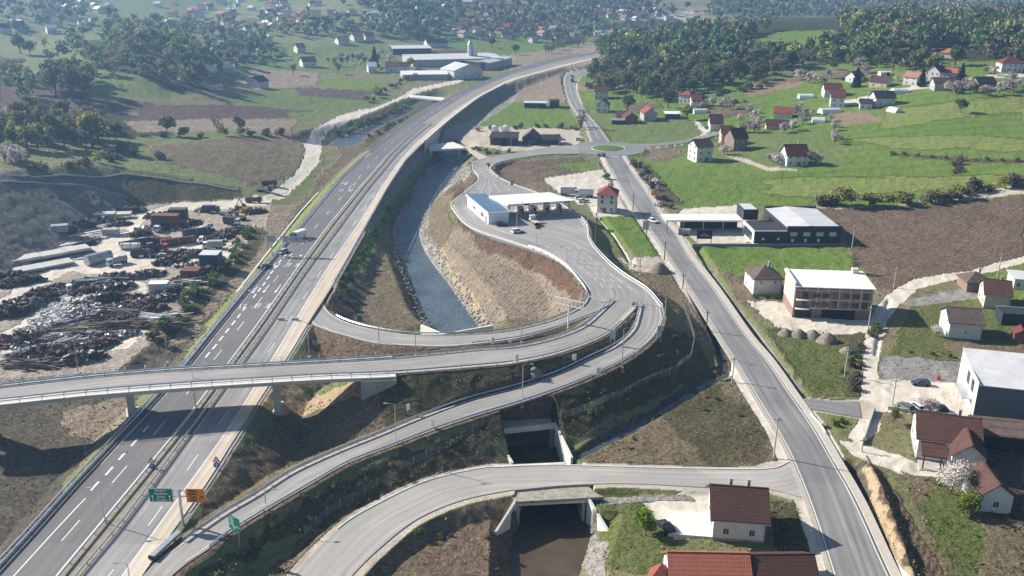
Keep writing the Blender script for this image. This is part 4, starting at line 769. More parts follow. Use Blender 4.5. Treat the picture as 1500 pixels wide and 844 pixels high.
# cantilever gantry with green and orange boards
P = Pt(268, 768); P[2] = max(P[2], 2.2); k = mpp(P); r = thing("overhead_sign", "grey steel sign mast with green and orange direction boards beside the motorway", "road sign", P, 0)
H1 = hgt(P, 717); MB().tube((0, 0, -.5), (0, 0, H1+.1), .28, .2, 10).obj("mast", GALV, r)
mb = MB(); [mb.tube((-4.3, 0, z), (3.9, 0, z), .1, .1, 6) for z in (H1-.25, H1-1.35)]; [mb.tube((x, 0, H1-.25), (x, 0, H1-1.35), .06, .06, 5) for x in (-1, 1, 1.9)]; mb.obj("cross_arm", GALV, r)
zt = H1+.25; b = MB().box(-5.0, -.22, zt-2.55, -1.05, -.14, zt).obj("green_board", GREEN, r); b['label'] = "green direction board with white place names"; mb = MB()
for x in (-4.98, -1.1): mb.box(x, -.25, zt-2.53, x+.06, -.22, zt-.02)
for z in (zt-2.53, zt-.08): mb.box(-4.98, -.25, z, -1.04, -.22, z+.06)
mb.obj("border", WHITEM, b)
for i, s in enumerate(("Sarajevo", "Сарајево", "Zenica", "Зеница")): text(s, .52, WHITEM, b, (-3.02, -.26, zt-.36-i*.6))
for x in (-4.45, -1.6): MB().box(x-.06, -.26, zt-2.35, x+.06, -.23, zt-1.5).add([(x-.25, -.245, zt-1.55), (x+.25, -.245, zt-1.55), (x, -.245, zt-1.2)], [(0, 1, 2)]).obj("arrow", WHITEM, b)
b = MB().box(1.2, -.22, zt-2.55, 4.2, -.14, zt).obj("orange_board", ORANGE, r); b['label'] = "orange direction board with black place names"
for i, s in enumerate(("Doboj", "Добој", "Tuzla", "Тузла")): text(s, .48, INK, b, (2.25, -.26, zt-.4-i*.58))
mb = MB(); mb.tube((3.3, -.25, zt-1.95), (3.8, -.25, zt-1.45), .05, .05, 4); mb.add([(3.55, -.25, zt-1.3), (3.95, -.25, zt-1.3), (3.95, -.25, zt-1.7)], [(0, 1, 2)]); mb.obj("arrow", INK, b)
# green exit board on two legs
P = Pt(346, 796); az = -.62; r = thing("direction_sign", "green slanted direction board on two legs beside the ramp exit", "road sign", P, az); h_ = hgt(P, 757)
MB().box(-1.35, -.05, h_-2.5, 1.35, .03, h_).obj("board", GREEN, r); [MB().tube((x, .08, -.6), (x, .08, h_-.3), .06, .06, 6).obj("leg", GALV, r) for x in (-.8, .8)]
for i, s in enumerate(("Doboj", "Johovac", "Добој", "", "")):
    if s: text(s, .36, WHITEM, r, (-.45, -.08, h_-.35-i*.45))
MB().box(-1.3, -.08, h_-1.72, 1.3, -.055, h_-1.68).obj("divider", WHITEM, r)
for i, s in enumerate(("Tuzla", )): text(s, .36, WHITEM, r, (0, -.08, h_-2.05))
def panel_sign(bx, by, ty, wpx, hpx, m, label, legs=1, az=0, name="road_sign", z=None):
    P = Pt(bx, by); k = mpp(P); h = hgt(P, ty); w = wpx*k; ph = min(hpx*k/.92, h); r = thing(name, label, "road sign", P, az)
    MB().box(-w/2, -.05, h-ph, w/2, 0.02, h).obj("board", m, r); 
    for x in ((0,) if legs == 1 else (-w*.33, w*.33)): MB().tube((x, .08, -.5), (x, .08, h-.1), .06, .06, 6).obj("leg", GALV, r)
    return r
for a in [(598,606,592,5,9,"narrow white covered sign on the inner side of the outer ramp"),(634,628,614,6,11,"white covered sign on the outer edge of the outer ramp, lower one"),(841,533,519,6,11,"white covered sign on the slope between overpass approach and outer ramp"),(876,552,538,7,12,"white covered sign on the outer edge of the ramp bend"),(757,533,519,5,11,"white covered sign at the near edge of the overpass approach"),(722,506,494,5,10,"tall narrow white sign below the loop ramp"),(748,503,496,4,6,"small white sign right of the tall narrow one below the loop"),(933,520,514,5,6,"small white sign on the ramp shoulder by the tightest bend"),(961,417,410,3,9,"slim white marker outside the plaza")][:8]:
    panel_sign(a[0], a[1], a[2], a[3], a[4], WHITEM, a[5], az=.3)
panel_sign(897, 505, 484, 8, 12, SGREY, "grey blue sign on two white legs between the ramps", 2); panel_sign(965, 501, 477, 9, 15, SGREY, "dark grey back of a sign outside the outer ramp bend", 2, .5)
panel_sign(588, 247, 240, 4, 5, TEAL, "small teal sign on the green river bank"); panel_sign(627, 208, 196, 7, 7, TEAL, "teal sign board at the near end of the far wall", 2); panel_sign(750, 273, 265, 4, 6, TEAL, "small turquoise cabinet sign at the plaza kerb")
panel_sign(946, 337, 324, 9, 12, SGREY, "pale grey billboard back beside the local road", 2, -.3); panel_sign(957, 288, 280, 7, 6, ORANGE, "small orange board on the right pavement"); panel_sign(527, 470, 462, 8, 8, TEAL, "small teal cabinet on the bank inside the loop")
# lattice gantry over the loop
P = Pt(832, 483); P[2] = 5.6; h = hgt(P, 447); r = thing("sign_gantry", "white T shaped lattice sign frame above the loop ramp", "road sign", P, -.55); MB().tube((0, 0, -.6), (0, 0, h), .22, .17, 8).obj("mast", WHITEM, r)
mb = MB()
for z in (h-.3, h+1.3): mb.box(-4.2, -.08, z, 4.2, .08, z+.25)
for i in range(9): mb.box(-4.2+i*1.02, -.07, h-.05, -4.05+i*1.02, .07, h+1.3)
mb.obj("lattice_frame", WHITEM, r)
# gantry over the left carriageway
P = Pt(399, 374); h = hgt(P, 348)+.3; r = thing("overhead_gantry", "steel gantry with grey sign backs reaching over the left carriageway", "road sign", P, 0); MB().tube((0, 0, -.5), (0, 0, h+.3), .25, .2, 8).obj("mast", GALV, r)
mb = MB(); [mb.box(-3, -.12, z, 11.5, .12, z+.18) for z in (h-1.4, h)]; [mb.box(-3+i*1.6, -.08, h-1.25, -2.88+i*1.6, .08, h) for i in range(10)]; mb.obj("truss", GALV, r)
for i, x in enumerate((0, 4.6, 6.7, 8.8)): MB().box(x-(.9 if i else 1.3), -.3, h-1.7, x+(.9 if i else 1.3), -.2, h+.35).obj("sign_back", SGREY, r)
def tri_sign(bx, by, ty, label, s=1):
    P = Pz(bx, by, 3)[0]; h = hgt(P, ty); r = thing("warning_sign", label, "road sign", P); MB().tube((0, .05, -.3), (0, .05, h-.3), .05, .05, 6).obj("post", GALV, r)
    MB().add([(-.75, -.02, h-1.25), (.75, -.02, h-1.25), (0, -.02, h)], [(0, 1, 2)]).add([(-.75, .02, h-1.25), (.75, .02, h-1.25), (0, .02, h)], [(2, 1, 0)]).obj("red_triangle", SRED, r); MB().add([(-.45, -.03, h-1.1), (.45, -.03, h-1.1), (0, -.03, h-.36)], [(0, 1, 2)]).obj("white_inset", WHITEM, r)
    MB().tube((0, -.03, h-1.9), (0, .02, h-1.9), .62, .62, 16).obj("blue_disc", SBLUE, r); MB().box(-.08, -.06, h-2.3, .08, -.035, h-1.6).add([(-.3, -.05, h-1.75), (.3, -.05, h-1.75), (0, -.05, h-1.45)], [(0, 1, 2)]).obj("white_arrow", WHITEM, r)
tri_sign(318, 687, 668, "red triangle and blue disc sign on the right hard shoulder"); tri_sign(223, 686, 670, "red triangle and blue disc sign in the motorway median")
for x, y, l in ((412, 471, "left striped road barrier standing on the right carriageway"), (433, 471, "right striped road barrier standing on the right carriageway")):
    P = Pz(x, y, 3.1)[0]; r = thing("road_barrier", l, "road barrier", P, .1); MB().box(-.9, -.1, .5, .9, .1, 1.1).obj("board", WHITEM, r); mb = MB(); [mb.box(a, -.12, .5, a+.2, -.1, 1.1) for a in (-.7, -.2, .3)]; mb.obj("stripe", SRED, r); [MB().box(a-.05, -.3, 0, a+.05, .3, .5).obj("leg", GALVD, r) for a in (-.7, .7)]
P = Pz(929, 449, 6.5)[0]; r = thing("gore_marker", "white hazard board at the split of overpass approach and outer ramp", "road sign", P, .2); MB().box(-1, -.05, .3, 1, .05, 1.5).obj("board", WHITEM, r); MB().add([(-.7, -.06, .4), (-.2, -.06, .4), (0, -.06, 1.3), (-.2, -.06, 1.3)], [(0, 1, 2, 3)]).obj("chevron", INK, r); [MB().box(x-.05, -.04, -.1, x+.05, .04, .3).obj("leg", GALVD, r) for x in (-.8, .8)]
# mesh fence on the outer bank
def fence(pts, label, h=1.6, step=3, m=GALVD):
    Q = np.array([Pt(a, b) for a, b in pts]); P, _ = resamp(Q, 3.0); P[:, 2] = H(P[:, 0], P[:, 1]); o_ = P[0].copy(); r = thing("mesh_fence", label, "fence", o_, group="wire fences"); P = P-o_; mb = MB()
    for z in np.arange(.2, h+.01, .35): mb.path([tuple(p+np.array([0, 0, z])) for p in P], .02, 3)
    mb.obj("wire", m, r); pm = MB().box(-.05, -.05, -.4, .05, .05, h+.1).mesh("post", m)
    for p in P[:99]: link("post", pm, r, p)
fence([(722,612),(700,628),(640,665),(600,682),(530,725),(480,755),(440,790)], "wire fence on the bank below the outer ramp")
fence([(822,612),(850,606),(905,583),(950,560),(990,545),(1012,525),(1017,500),(1008,470),(1000,450),(985,438)], "wire fence around the outside of the ramp bend")
# ================================================================== buildings
def tile(name, c, c2, per=.34):
    """roof tiles: rows across the slope, procedural, in object space"""
    m, t, p = nt(name); tc = N(t, 'ShaderNodeTexCoord').outputs['Object']; sx = N(t, 'ShaderNodeSeparateXYZ'); t.links.new(tc, sx.inputs[0])
    a = mth(t, 'SINE', mth(t, 'MULTIPLY', sx.outputs[0], 6.283/per)); b = mth(t, 'FRACT', mth(t, 'MULTIPLY', sx.outputs[2], 1/per*.95))
    n = noise(t, tc, .7, 5, .7); n2 = noise(t, tc, 5, 2)
    col = mixc(t, mapr(t, mth(t, 'ADD', mth(t, 'MULTIPLY', n, .6), mth(t, 'MULTIPLY', n2, .4)), .38, .62, 0, 1), c, c2)
    k = mth(t, 'ADD', .55, mth(t, 'MULTIPLY', mapr(t, b, 0, .3, 0, 1), .5)); cc = N(t, 'ShaderNodeCombineColor'); [t.links.new(k, cc.inputs[i]) for i in range(3)]
    t.links.new(mixc(t, 1.0, col, cc.outputs[0], 'MULTIPLY'), p.inputs['Base Color']); p.inputs['Roughness'].default_value = .8; p.inputs['Specular IOR Level'].default_value = .25
    bp = N(t, 'ShaderNodeBump'); bp.inputs['Strength'].default_value = .5; bp.inputs['Distance'].default_value = .06; t.links.new(mth(t, 'ADD', mth(t, 'MULTIPLY', a, .25), b), bp.inputs['Height']); t.links.new(bp.outputs[0], p.inputs['Normal']); return m
R_RED = tile("red_tiles", (.30,.085,.058), (.20,.06,.045)); R_ORG = tile("orange_tiles", (.47,.165,.105), (.37,.125,.08), .38); R_BRN = tile("brown_tiles", (.115,.055,.042), (.07,.038,.032)); R_DRK = tile("dark_tiles", (.05,.045,.048), (.032,.03,.033)); R_MRN = tile("maroon_tiles", (.17,.05,.04), (.11,.04,.034)); R_OLD = tile("weathered_tiles", (.16,.115,.095), (.085,.06,.05)); R_PNK = tile("faded_red_tiles", (.42,.22,.18), (.33,.16,.13))
def brick(name, c, mo=(.4,.37,.33)):
    m, t, p = nt(name); tc = N(t, 'ShaderNodeTexCoord').outputs['Object']; s = N(t, 'ShaderNodeSeparateXYZ'); t.links.new(tc, s.inputs[0]); cb = N(t, 'ShaderNodeCombineXYZ'); t.links.new(mth(t, 'ADD', s.outputs[0], s.outputs[1]), cb.inputs[0]); t.links.new(s.outputs[2], cb.inputs[1])
    b = N(t, 'ShaderNodeTexBrick'); t.links.new(cb.outputs[0], b.inputs['Vector']); b.inputs['Scale'].default_value = 1; b.inputs['Brick Width'].default_value = .5; b.inputs['Row Height'].default_value = .25; b.inputs['Mortar Size'].default_value = .02
    b.inputs['Color1'].default_value = (*c, 1); b.inputs['Color2'].default_value = (*[x*.75 for x in c], 1); b.inputs['Mortar'].default_value = (*mo, 1)
    t.links.new(mixc(t, mapr(t, noise(t, tc, .5, 4), .3, .7, 0, .5), b.outputs['Color'], tuple(x*.7 for x in c)), p.inputs['Base Color']); p.inputs['Roughness'].default_value = .9; return m
W_WHT = WHITE; W_CRM = mat("cream_render", (.62,.54,.42), .85, .1, .6); W_BRK = brick("brick_wall", (.30,.18,.145), (.3,.27,.24)); W_BRR = brick("red_brick_wall", (.28,.10,.07), (.2,.12,.1)); W_GRY = mat("grey_render", (.42,.42,.42), .85, .12, .6); W_PCH = mat("peach_render", (.64,.42,.32), .85, .1, .6); W_DRK = mat("dark_cladding_and_shade", (.035,.04,.05), .55, .12, .5)
R_WHT = mat("white_sheet_roof", (.80,.80,.79), .5, .05, .3); R_PAL = mat("pale_sheet_roof", (.60,.60,.60), .5, .12, .25); R_BLU = mat("blue_grey_roof", (.10,.17,.26), .45, .12, .4); R_GRY = mat("grey_sheet_roof", (.25,.24,.23), .7, .2, .3); FOIL = mat("greenhouse_film", (.75,.76,.74), .35, .08, 1)
FRAME = mat("window_frame", (.7,.69,.66), .5, .05, 1); DOORM = mat("door_brown", (.14,.08,.05), .6, .2, 2)
_wm = {}
def winmesh(w, h):
    k = (round(w, 1), round(h, 1))
    if k not in _wm:
        f = MB(); t = .09; w, h = k
        f.box(-w/2, -.06, 0, -w/2+t, .04, h); f.box(w/2-t, -.06, 0, w/2, .04, h); f.box(-w/2+t, -.06, 0, w/2-t, .04, t); f.box(-w/2+t, -.06, h-t, w/2-t, .04, h); f.box(-.03, -.05, t, .03, .03, h-t)
        f.box(-w/2-.08, -.14, -.07, w/2+.08, .0, -.005)
        g = MB().box(-w/2+t, -.02, t, -.03, .02, h-t).box(.03, -.02, t, w/2-t, .02, h-t)
        _wm[k] = (f.mesh("window", FRAME), g.mesh("pane", GLASS))
    return _wm[k]
def window(parent, x, y, z, face, w=1.1, h=1.3):
    rz = {'F': 0, 'R': math.pi/2, 'B': math.pi, 'L': -math.pi/2}[face]; a, b = winmesh(w, h); o = link("window", a, parent, (x, y, z), rz); link("pane", b, o); return o
def roofmesh(w, d, h, rt_, rh, ov, th=.2):
    """w along x, d along y, centred; rt_: gx (ridge along x), gy, hip, flat, shed"""
    mb = MB(); x0, x1, y0, y1 = -w/2-ov, w/2+ov, -d/2-ov, d/2+ov
    def slab(q):
        q = [Vector(a) for a in q]; n = len(q); up_ = Vector((0, 0, th)); mb.add([tuple(a) for a in q]+[tuple(a+up_) for a in q], [tuple(range(n))[::-1], tuple(range(n, 2*n))]+[(i, (i+1) % n, n+(i+1) % n, n+i) for i in range(n)])
    if rt_ == 'gx': e = h-rh*ov/(d/2); slab([(x0, y0, e), (x1, y0, e), (x1, 0, h+rh), (x0, 0, h+rh)]); slab([(x0, 0, h+rh), (x1, 0, h+rh), (x1, y1, e), (x0, y1, e)]); mb.box(x0, -.14, h+rh+th-.08, x1, .14, h+rh+th+.06)
    elif rt_ == 'gy': e = h-rh*ov/(w/2); slab([(x0, y0, e), (0, y0, h+rh), (0, y1, h+rh), (x0, y1, e)]); slab([(0, y0, h+rh), (x1, y0, e), (x1, y1, e), (0, y1, h+rh)]); mb.box(-.14, y0, h+rh+th-.08, .14, y1, h+rh+th+.06)
    elif rt_ == 'hip':
        e = h-.15
        if w >= d: k = (w-d)/2*1.0; a, b = (-k-.01, 0, h+rh), (k+.01, 0, h+rh); slab([(x0, y0, e), (x1, y0, e), b, a]); slab([(x1, y1, e), (x0, y1, e), a, b]); slab([(x0, y1, e), (x0, y0, e), a]); slab([(x1, y0, e), (x1, y1, e), b])
        else: k = (d-w)/2; a, b = (0, -k, h+rh), (0, k, h+rh); slab([(x0, y1, e), (x0, y0, e), a, b]); slab([(x1, y0, e), (x1, y1, e), b, a]); slab([(x0, y0, e), (x1, y0, e), a]); slab([(x1, y1, e), (x0, y1, e), b])
    elif rt_ == 'shed': slab([(x0, y0, h), (x1, y0, h), (x1, y1, h+rh), (x0, y1, h+rh)])
    else: slab([(x0, y0, h), (x1, y0, h), (x1, y1, h), (x0, y1, h)])
    return mb
def gabled(mb, w, d, h, rt_, rh):
    mb.box(-w/2, -d/2, -1.0, w/2, d/2, h)
    if rt_ == 'gx':
        for x in (-w/2, w/2-.2): mb.add([(x, -d/2, h), (x, d/2, h), (x, 0, h+rh), (x+.2, -d/2, h), (x+.2, d/2, h), (x+.2, 0, h+rh)], [(0, 2, 1), (3, 4, 5), (0, 3, 5, 2), (1, 2, 5, 4)])
    if rt_ == 'gy':
        for y in (-d/2, d/2-.2): mb.add([(-w/2, y, h), (w/2, y, h), (0, y, h+rh), (-w/2, y+.2, h), (w/2, y+.2, h), (0, y+.2, h+rh)], [(0, 1, 2), (3, 5, 4), (0, 2, 5, 3), (1, 4, 5, 2)])
    return mb
def house(fl, fr, d, h, rt_, rh, roof, wall, label, name="house", cat="house", wins=(), chim=1, ov=.5, z=None, door=None, gap=0, group=None, wsz=(1.1, 1.3)):
    """fl, fr: photo pixels of the front wall's foot; d: depth in metres; h: eaves height"""
    a = Pt(*fl) if z is None else Pz(*fl, z)[0]; b = Pt(*fr) if z is None else Pz(*fr, z)[0]; z0 = min(a[2], b[2]) if z is None else z
    w = float(np.hypot(*(b-a)[:2])); az = math.atan2(b[1]-a[1], b[0]-a[0]); c = (a+b)/2; c = np.array([c[0]-math.sin(az)*d/2, c[1]+math.cos(az)*d/2, z0])
    r = thing(name, label, cat, c, az, group); gabled(MB(), w, d, h, rt_, rh).obj("wall", wall, r)
    if rt_ == 'flat': rh = 0
    q = roofmesh(w, d, h+.004, rt_, rh, ov).obj("roof", roof, r)
    if math.hypot(c[0], c[1]) < 420 and rt_ in ('gx', 'hip') and h > 3:
        e_ = h-(rh*ov/(d/2) if rt_ == 'gx' else .15); g_ = MB(); [g_.tube((-w/2-ov, y, e_-.02), (w/2+ov, y, e_-.02), .09, .09, 6) for y in (-d/2-ov-.05, d/2+ov+.05)]; g_.tube((w/2-.15, -d/2-.1, 0), (w/2-.15, -d/2-.1, h-.2), .06, .06, 6); g_.obj("gutter", GALVD, q)
        p_ = MB(); [p_.box(*b_) for b_ in ((-w/2-.04, -d/2-.04, -.9, w/2+.04, -d/2-.002, .45), (-w/2-.04, -d/2, -.9, -w/2-.002, d/2, .45))]; p_.obj("plinth", CONCD, r)
    if chim:
        for i in range(chim): cx, cy = (w*(.2-.35*i), d*.12) if rt_ != 'gy' else (w*.12, d*(.2-.35*i)); MB().box(cx-.28, cy-.28, h+rh*.4, cx+.28, cy+.28, h+rh+.9).box(cx-.34, cy-.34, h+rh+.9, cx+.34, cy+.34, h+rh+1.0).obj("chimney", W_GRY, q)
    for f, nc, rows in wins:
        L_ = w if f in 'FB' else d
        for zz in rows:
            for i in range(nc):
                s = -L_/2+(i+.5)*L_/nc; x, y = {'F': (s, -d/2-.01), 'B': (s, d/2+.01), 'L': (-w/2-.01, s), 'R': (w/2+.01, s)}[f]; window(r, x, y, zz, f, *wsz)
    if door is not None:
        f, s = door; x, y = {'F': (s*w, -d/2-.03), 'L': (-w/2-.03, s*d)}[f]; dd_ = MB().box(-.5, -.04, 0, .5, .04, 2.1).obj("door", DOORM, r, (x, y, 0), 0 if f == 'F' else -math.pi/2); MB().box(.3, -.1, 1, .4, -.04, 1.06).obj("handle", GALV, dd_)
    return r, w, az
L2 = (1.0, 3.8); L3 = (.9, 3.6, 6.3)
# --- along the local road and lower right
house((874.5,311), (902,313), 8.5, 7.2, 'hip', 2.4, R_RED, WHITE, "white two storey house with a bright red roof beside the toll canopy", wins=(('F', 2, L2+(5.6,)), ('L', 2, L2)), door=('F', -.1))
r, w, az = house((1043,791), (1119,796), 9.5, 4.6, 'gx', 3.2, R_BRN, WHITE, "white house with a dark brown tiled roof just below the lower road", wins=(('L', 2, (1.2,)), ('F', 2, (1.2,))), chim=2, ov=.7)
MB().box(-w/2-7.5, -4.5, -.6, -w/2-.02, 2.8, .35).obj("terrace", CONCW, r)
r, w, az = house((984,884), (1098,884), 9.5, 2.6, 'gx', 3.4, R_ORG, WHITE, "house with a bright orange red tiled roof at the bottom edge of the photo", wins=(('L', 2, (1,)),), chim=0)
house((1100,880), (1196,878), 8.5, 2.6, 'gx', 2.6, R_BRN, WHITE, "house with a dark maroon tiled roof at the bottom, right of the orange red roof", chim=0)
house((948,872), (979,876), 4, 1.8, 'hip', 2.8, R_RED, W_CRM, "tiny shed with a steep red pyramid roof at the bottom edge", "shed", "shed", chim=0, ov=.3)
r, w, az = house((1341,673), (1430,686), 11, 5.0, 'gx', 2.9, R_BRN, WHITE, "large white house with a brown roof, front gable and covered porch", wins=(('L', 3, L2),), chim=1, ov=.6)
mb = gabled(MB(), 6, 4, 4.6, 'gy', 2.4); g = mb.obj("gable_wing", WHITE, r, (w*.28, -5.75-1.9, 0)); roofmesh(6, 7, 4.6, 'gy', 2.4, .4).obj("wing_roof", R_BRN, g, (0, 1.0, 0)); [window(g, x, -2.02, 1.5, 'F', 1.3, 1.3) for x in (-1.2, 1.2)]
mb = MB(); [mb.box(x-.13, y-.13, -.2, x+.13, y+.13, 3.1) for x in (-w*.42, -w*.14) for y in (-9.2,)]; mb.obj("porch_post", DOORM, r); MB().add([(-w*.47, -9.7, 3.0), (-w*.06, -9.7, 3.0), (-w*.06, -5.8, 4.4), (-w*.47, -5.8, 4.4), (-w*.47, -9.7, 3.2), (-w*.06, -9.7, 3.2), (-w*.06, -5.8, 4.6), (-w*.47, -5.8, 4.6)], [(0,3,2,1),(4,5,6,7),(0,1,5,4),(1,2,6,5),(2,3,7,6),(3,0,4,7)]).obj("porch_roof", R_BRN, r); MB().box(-w*.47, -9.6, -.3, -w*.06, -5.76, .12).obj("porch_floor", CONC, r)
house((1433,750), (1480,752), 8, 3.6, 'gy', 2.2, R_BRN, WHITE, "long low outbuilding with a brown roof behind the blossoming tree", "outbuilding", "outbuilding", chim=0, wins=(('F', 1, (1.1,)),), ov=.3)
r, w, az = house((1425,611), (1560,625), 18, 7.6, 'shed', 1.2, R_PAL, mat("blue_grey_cladding", (.12,.14,.18), .5, .06, .3), "grey metal warehouse with a white roof at the right edge", "warehouse", "warehouse", chim=0, ov=.15)
MB().box(-w/2-.06, -9, -.5, -w/2-.01, 9, 8.4).obj("pale_side_wall", R_PAL, r); [MB().box(-w/2-.1, y-1.2, 4.2, -w/2-.065, y+1.2, 7.0).obj("window", GLASS, r) for y in (-4.5, 0)]
mb = MB(); [mb.tube((-w/2-2, y, -.3), (-w/2-2, y, 3), .08, .08, 5) for y in (-6, -2, 2)]; mb.box(-w/2-2.2, -6.2, 2.9, -w/2-.1, 2.2, 3.05); mb.obj("side_canopy_frame", GALV, r)
r, w, az = house((1428,655), (1560,668), 6, 3.0, 'shed', .9, R_OLD, W_DRK, "long open carport with a brown roof under the warehouse", "carport", "carport", chim=0, ov=.5)  # solid dark walls carry the shade under the roof in their colour
house((1388,497), (1436,500), 9.5, 4.7, 'gx', 2.4, R_OLD, WHITE, "white barn with a weathered brown roof in the right garden", "barn", "barn", wins=(('L', 2, L2), ('F', 1, (1.8,))), chim=0, wsz=(.7, .7), ov=.5)
house((1440,452), (1478,455), 10, 4.4, 'gx', 2.8, R_BRN, W_CRM, "beige house with a wide brown roof beside the asphalt yard", wins=(('L', 2, L2),))
house((1415,428), (1450,428), 7, 3.0, 'hip', 2.2, R_OLD, W_BRK, "small brick house with a brown hipped roof on the gravel lane", chim=1)
house((1484,424), (1510,425), 8, 3.4, 'flat', 0, R_PAL, WHITE, "low white flat roofed house at the right edge by the lane", wins=(('F', 2, (1,)),), chim=0)
r, w, az = house((1466,476), (1512,478), 6, 3.4, 'shed', .3, R_GRY, W_DRK, "open shelter with a grey flat roof on posts", "shelter", "shelter", chim=0, ov=.5); r.children[0].scale = (.9, .1, .9); r.children[0].location = (0, 2.6, 0); [MB().box(x-.15, -2.9, -.3, x+.15, -2.6, 3.4).obj("post", W_GRY, r) for x in (-w/2+.2, w*0, w/2-.3)]
house((1484,503), (1506,505), 4, 2.4, 'gy', 1.2, R_MRN, W_BRR, "small dark red garden shed at the right edge", "shed", "shed", chim=0, ov=.2)
# brick block under construction
r, w, az = house((1160,465), (1274,468), 13, 9.0, 'shed', .5, R_WHT, W_BRK, "three storey unfinished brick block with a white sheet roof and open ground floor", "brick_block", "building", chim=0, ov=.5)
mb = MB(); d2 = -6.5
for z in (2.75, 5.35, 7.95): mb.box(-w/2-.06, d2-.08, z, w/2+.06, d2-.01, z+.3)
for i in range(8): x = -w/2+i*(w-.35)/7; mb.box(x, d2-.06, 3.05, x+.35, d2-.01, 9)
mb.obj("concrete_frame", CONC, r)
for x0, x1 in ((-w*.47, -w*.26), (-w*.13, w*.30)): MB().box(x0, d2-.05, -.4, x1, d2-.012, 2.7).obj("bay_shade", BLACK, r)  # black sheets on the solid wall, painted shade of open bays
for z in (3.5, 6.1):
    for k, x in enumerate((-.36, -.22, -.10, .03, .17, .29, .41)):
        ww, wh = (1.8, 1.2) if k % 3 else (1.4, 1.9); z_ = z-(.3 if k % 3 == 0 else 0); f_ = MB().box(x*w-ww/2, d2-.06, z_, x*w+ww/2, d2-.005, z_+wh).obj("window", DOORM, r); MB().box(x*w-ww/2+.12, d2-.075, z_+.12, x*w-.06, d2-.061, z_+wh-.12).box(x*w+.06, d2-.075, z_+.12, x*w+ww/2-.12, d2-.061, z_+wh-.12).obj("pane", GLASS, f_)
    for y in (-3.5, 0, 3.5): window(r, -w/2-.02, y, z, 'L', .9, 1.5)
for z in (3.0, 5.6): MB().box(-w*.48, d2-1.5, z-.12, -w*.30, d2-.09, z+.05).obj("balcony_slab", CONCW, r)
mb = MB(); mb.box(-w/2-.2, -6.5, 8.9, -w/2+.3, 6.5, 10.2); mb.obj("parapet", WHITE, r); MB().box(w*.36, 4.9, 9, w*.44, 6.3, 11).obj("chimney", WHITE, r)
MB().box(-w/2-.05, -6.4, 2.9, -w/2-.012, 6.4, 9).obj("plastered_side", W_CRM, r)
house((1103,432), (1144,431), 9, 5.0, 'hip', 2.6, R_OLD, WHITE, "white house with a brown hipped roof left of the brick block", wins=(('F', 2, (3.4,)), ('L', 2, L2)), wsz=(.7, 1.2))
# dark commercial hall with canopy
a = Pz(1104, 358.5, .3)[0]; b = Pz(1231, 358.5, .3)[0]; az = math.atan2(b[1]-a[1], b[0]-a[0]); r = thing("commercial_hall", "dark clad commercial hall with white roofs and a long flat canopy", "building", a, az); Lh = float(np.linalg.norm(b-a)); k = Lh/127
MB().box(0, 0, -.8, 47*k, 14, 4.6).box(47*k, 0, -.8, Lh, 27, 5.8).box(47*k, 26.6, 5.8, Lh, 27, 6.6).box(47*k, 0, 5.8, Lh, .4, 6.5).obj("wall", W_DRK, r)
xm = 47*k+(Lh-47*k)*.42; MB().add([(47*k+.1, .5, 5.82), (xm, .5, 6.6), (Lh-.1, .5, 5.82), (47*k+.1, 26.5, 5.82), (xm, 26.5, 6.6), (Lh-.1, 26.5, 5.82)], [(0, 1, 4, 3), (1, 2, 5, 4), (0, 2, 1), (3, 4, 5)]).obj("roof", R_PAL, r)
MB().box(.3, .3, 4.6, 46.8*k, 13.8, 4.7).obj("flat_roof", mat("dark_membrane", (.05,.048,.055), .8, .2, .3), r); mb = MB(); mb.box(-.25, -.05, 0, 0, 14, 4.9); mb.box(0, -.05, 4.65, 47*k, .25, 4.9); mb.obj("white_edge", WHITEM, r)
MB().box(-.3, 2, .6, -.252, 12, 3.8).obj("glass_front", GLASS, r); MB().box(0, 15, 4.6, 22*k, 24, 8.3).obj("stair_block", W_DRK, r); MB().box(.4, 15.4, 8.3, 22*k-.4, 23.6, 8.4).obj("stair_block_roof", R_PAL, r)
for i in range(4): x = 52*k+i*19*k; MB().box(x, -.05, 3.0, x+10*k, -.005, 4.4).obj("window", R_PAL, r); 
for i in range(3): x = 54*k+i*19*k; MB().box(x, -.05, .9, x+4*k, -.005, 2.1).obj("window", FRAME, r)
for i in range(2): x = 11*k+i*22*k; MB().box(x, -.05, 1.6, x+4*k, -.005, 2.4).obj("window", FRAME, r)
MB().box(-117*k, 14, 4.2, -.3, 22.5, 4.75).obj("canopy_roof", R_WHT, r); MB().box(-88*k, 20.5, -.4, -.3, 22, 4.2).obj("canopy_back_wall", W_DRK, r); [MB().box(x, 15, -.4, x+.35, 15.35, 4.2).obj("canopy_post", GALVD, r) for x in (-115*k, -90*k, -60*k, -30*k)]
MB().box(-90*k, -1, -.6, Lh+1, -.4, .6).obj("plinth_wall", CONCD, r)
P = Pt(1031, 359); h = hgt(P, 337.5); kk = mpp(P); r = thing("billboard", "black billboard on two legs in front of the commercial forecourt", "billboard", P); MB().box(-11*kk, -.1, h-13*kk, 11*kk, .1, h).obj("board", BLACK, r); [MB().box(x-.1, -.08, -.5, x+.1, .08, h-12*kk).obj("leg", GALVD, r) for x in (-10.5*kk, 10.5*kk)]
mb = MB(); mb.add([(-1.6, -.12, h-2.2), (1.7, -.12, h-2.2), (1.8, -.12, h-1.6), (1.0, -.12, h-1.4), (.5, -.12, h-1.0), (-.6, -.12, h-1.0), (-1.2, -.12, h-1.5), (-1.7, -.12, h-1.7)], [tuple(range(8))]); mb.obj("printed_picture", mat("grey_print", (.25,.27,.31), .5, .5, 1.5), r)
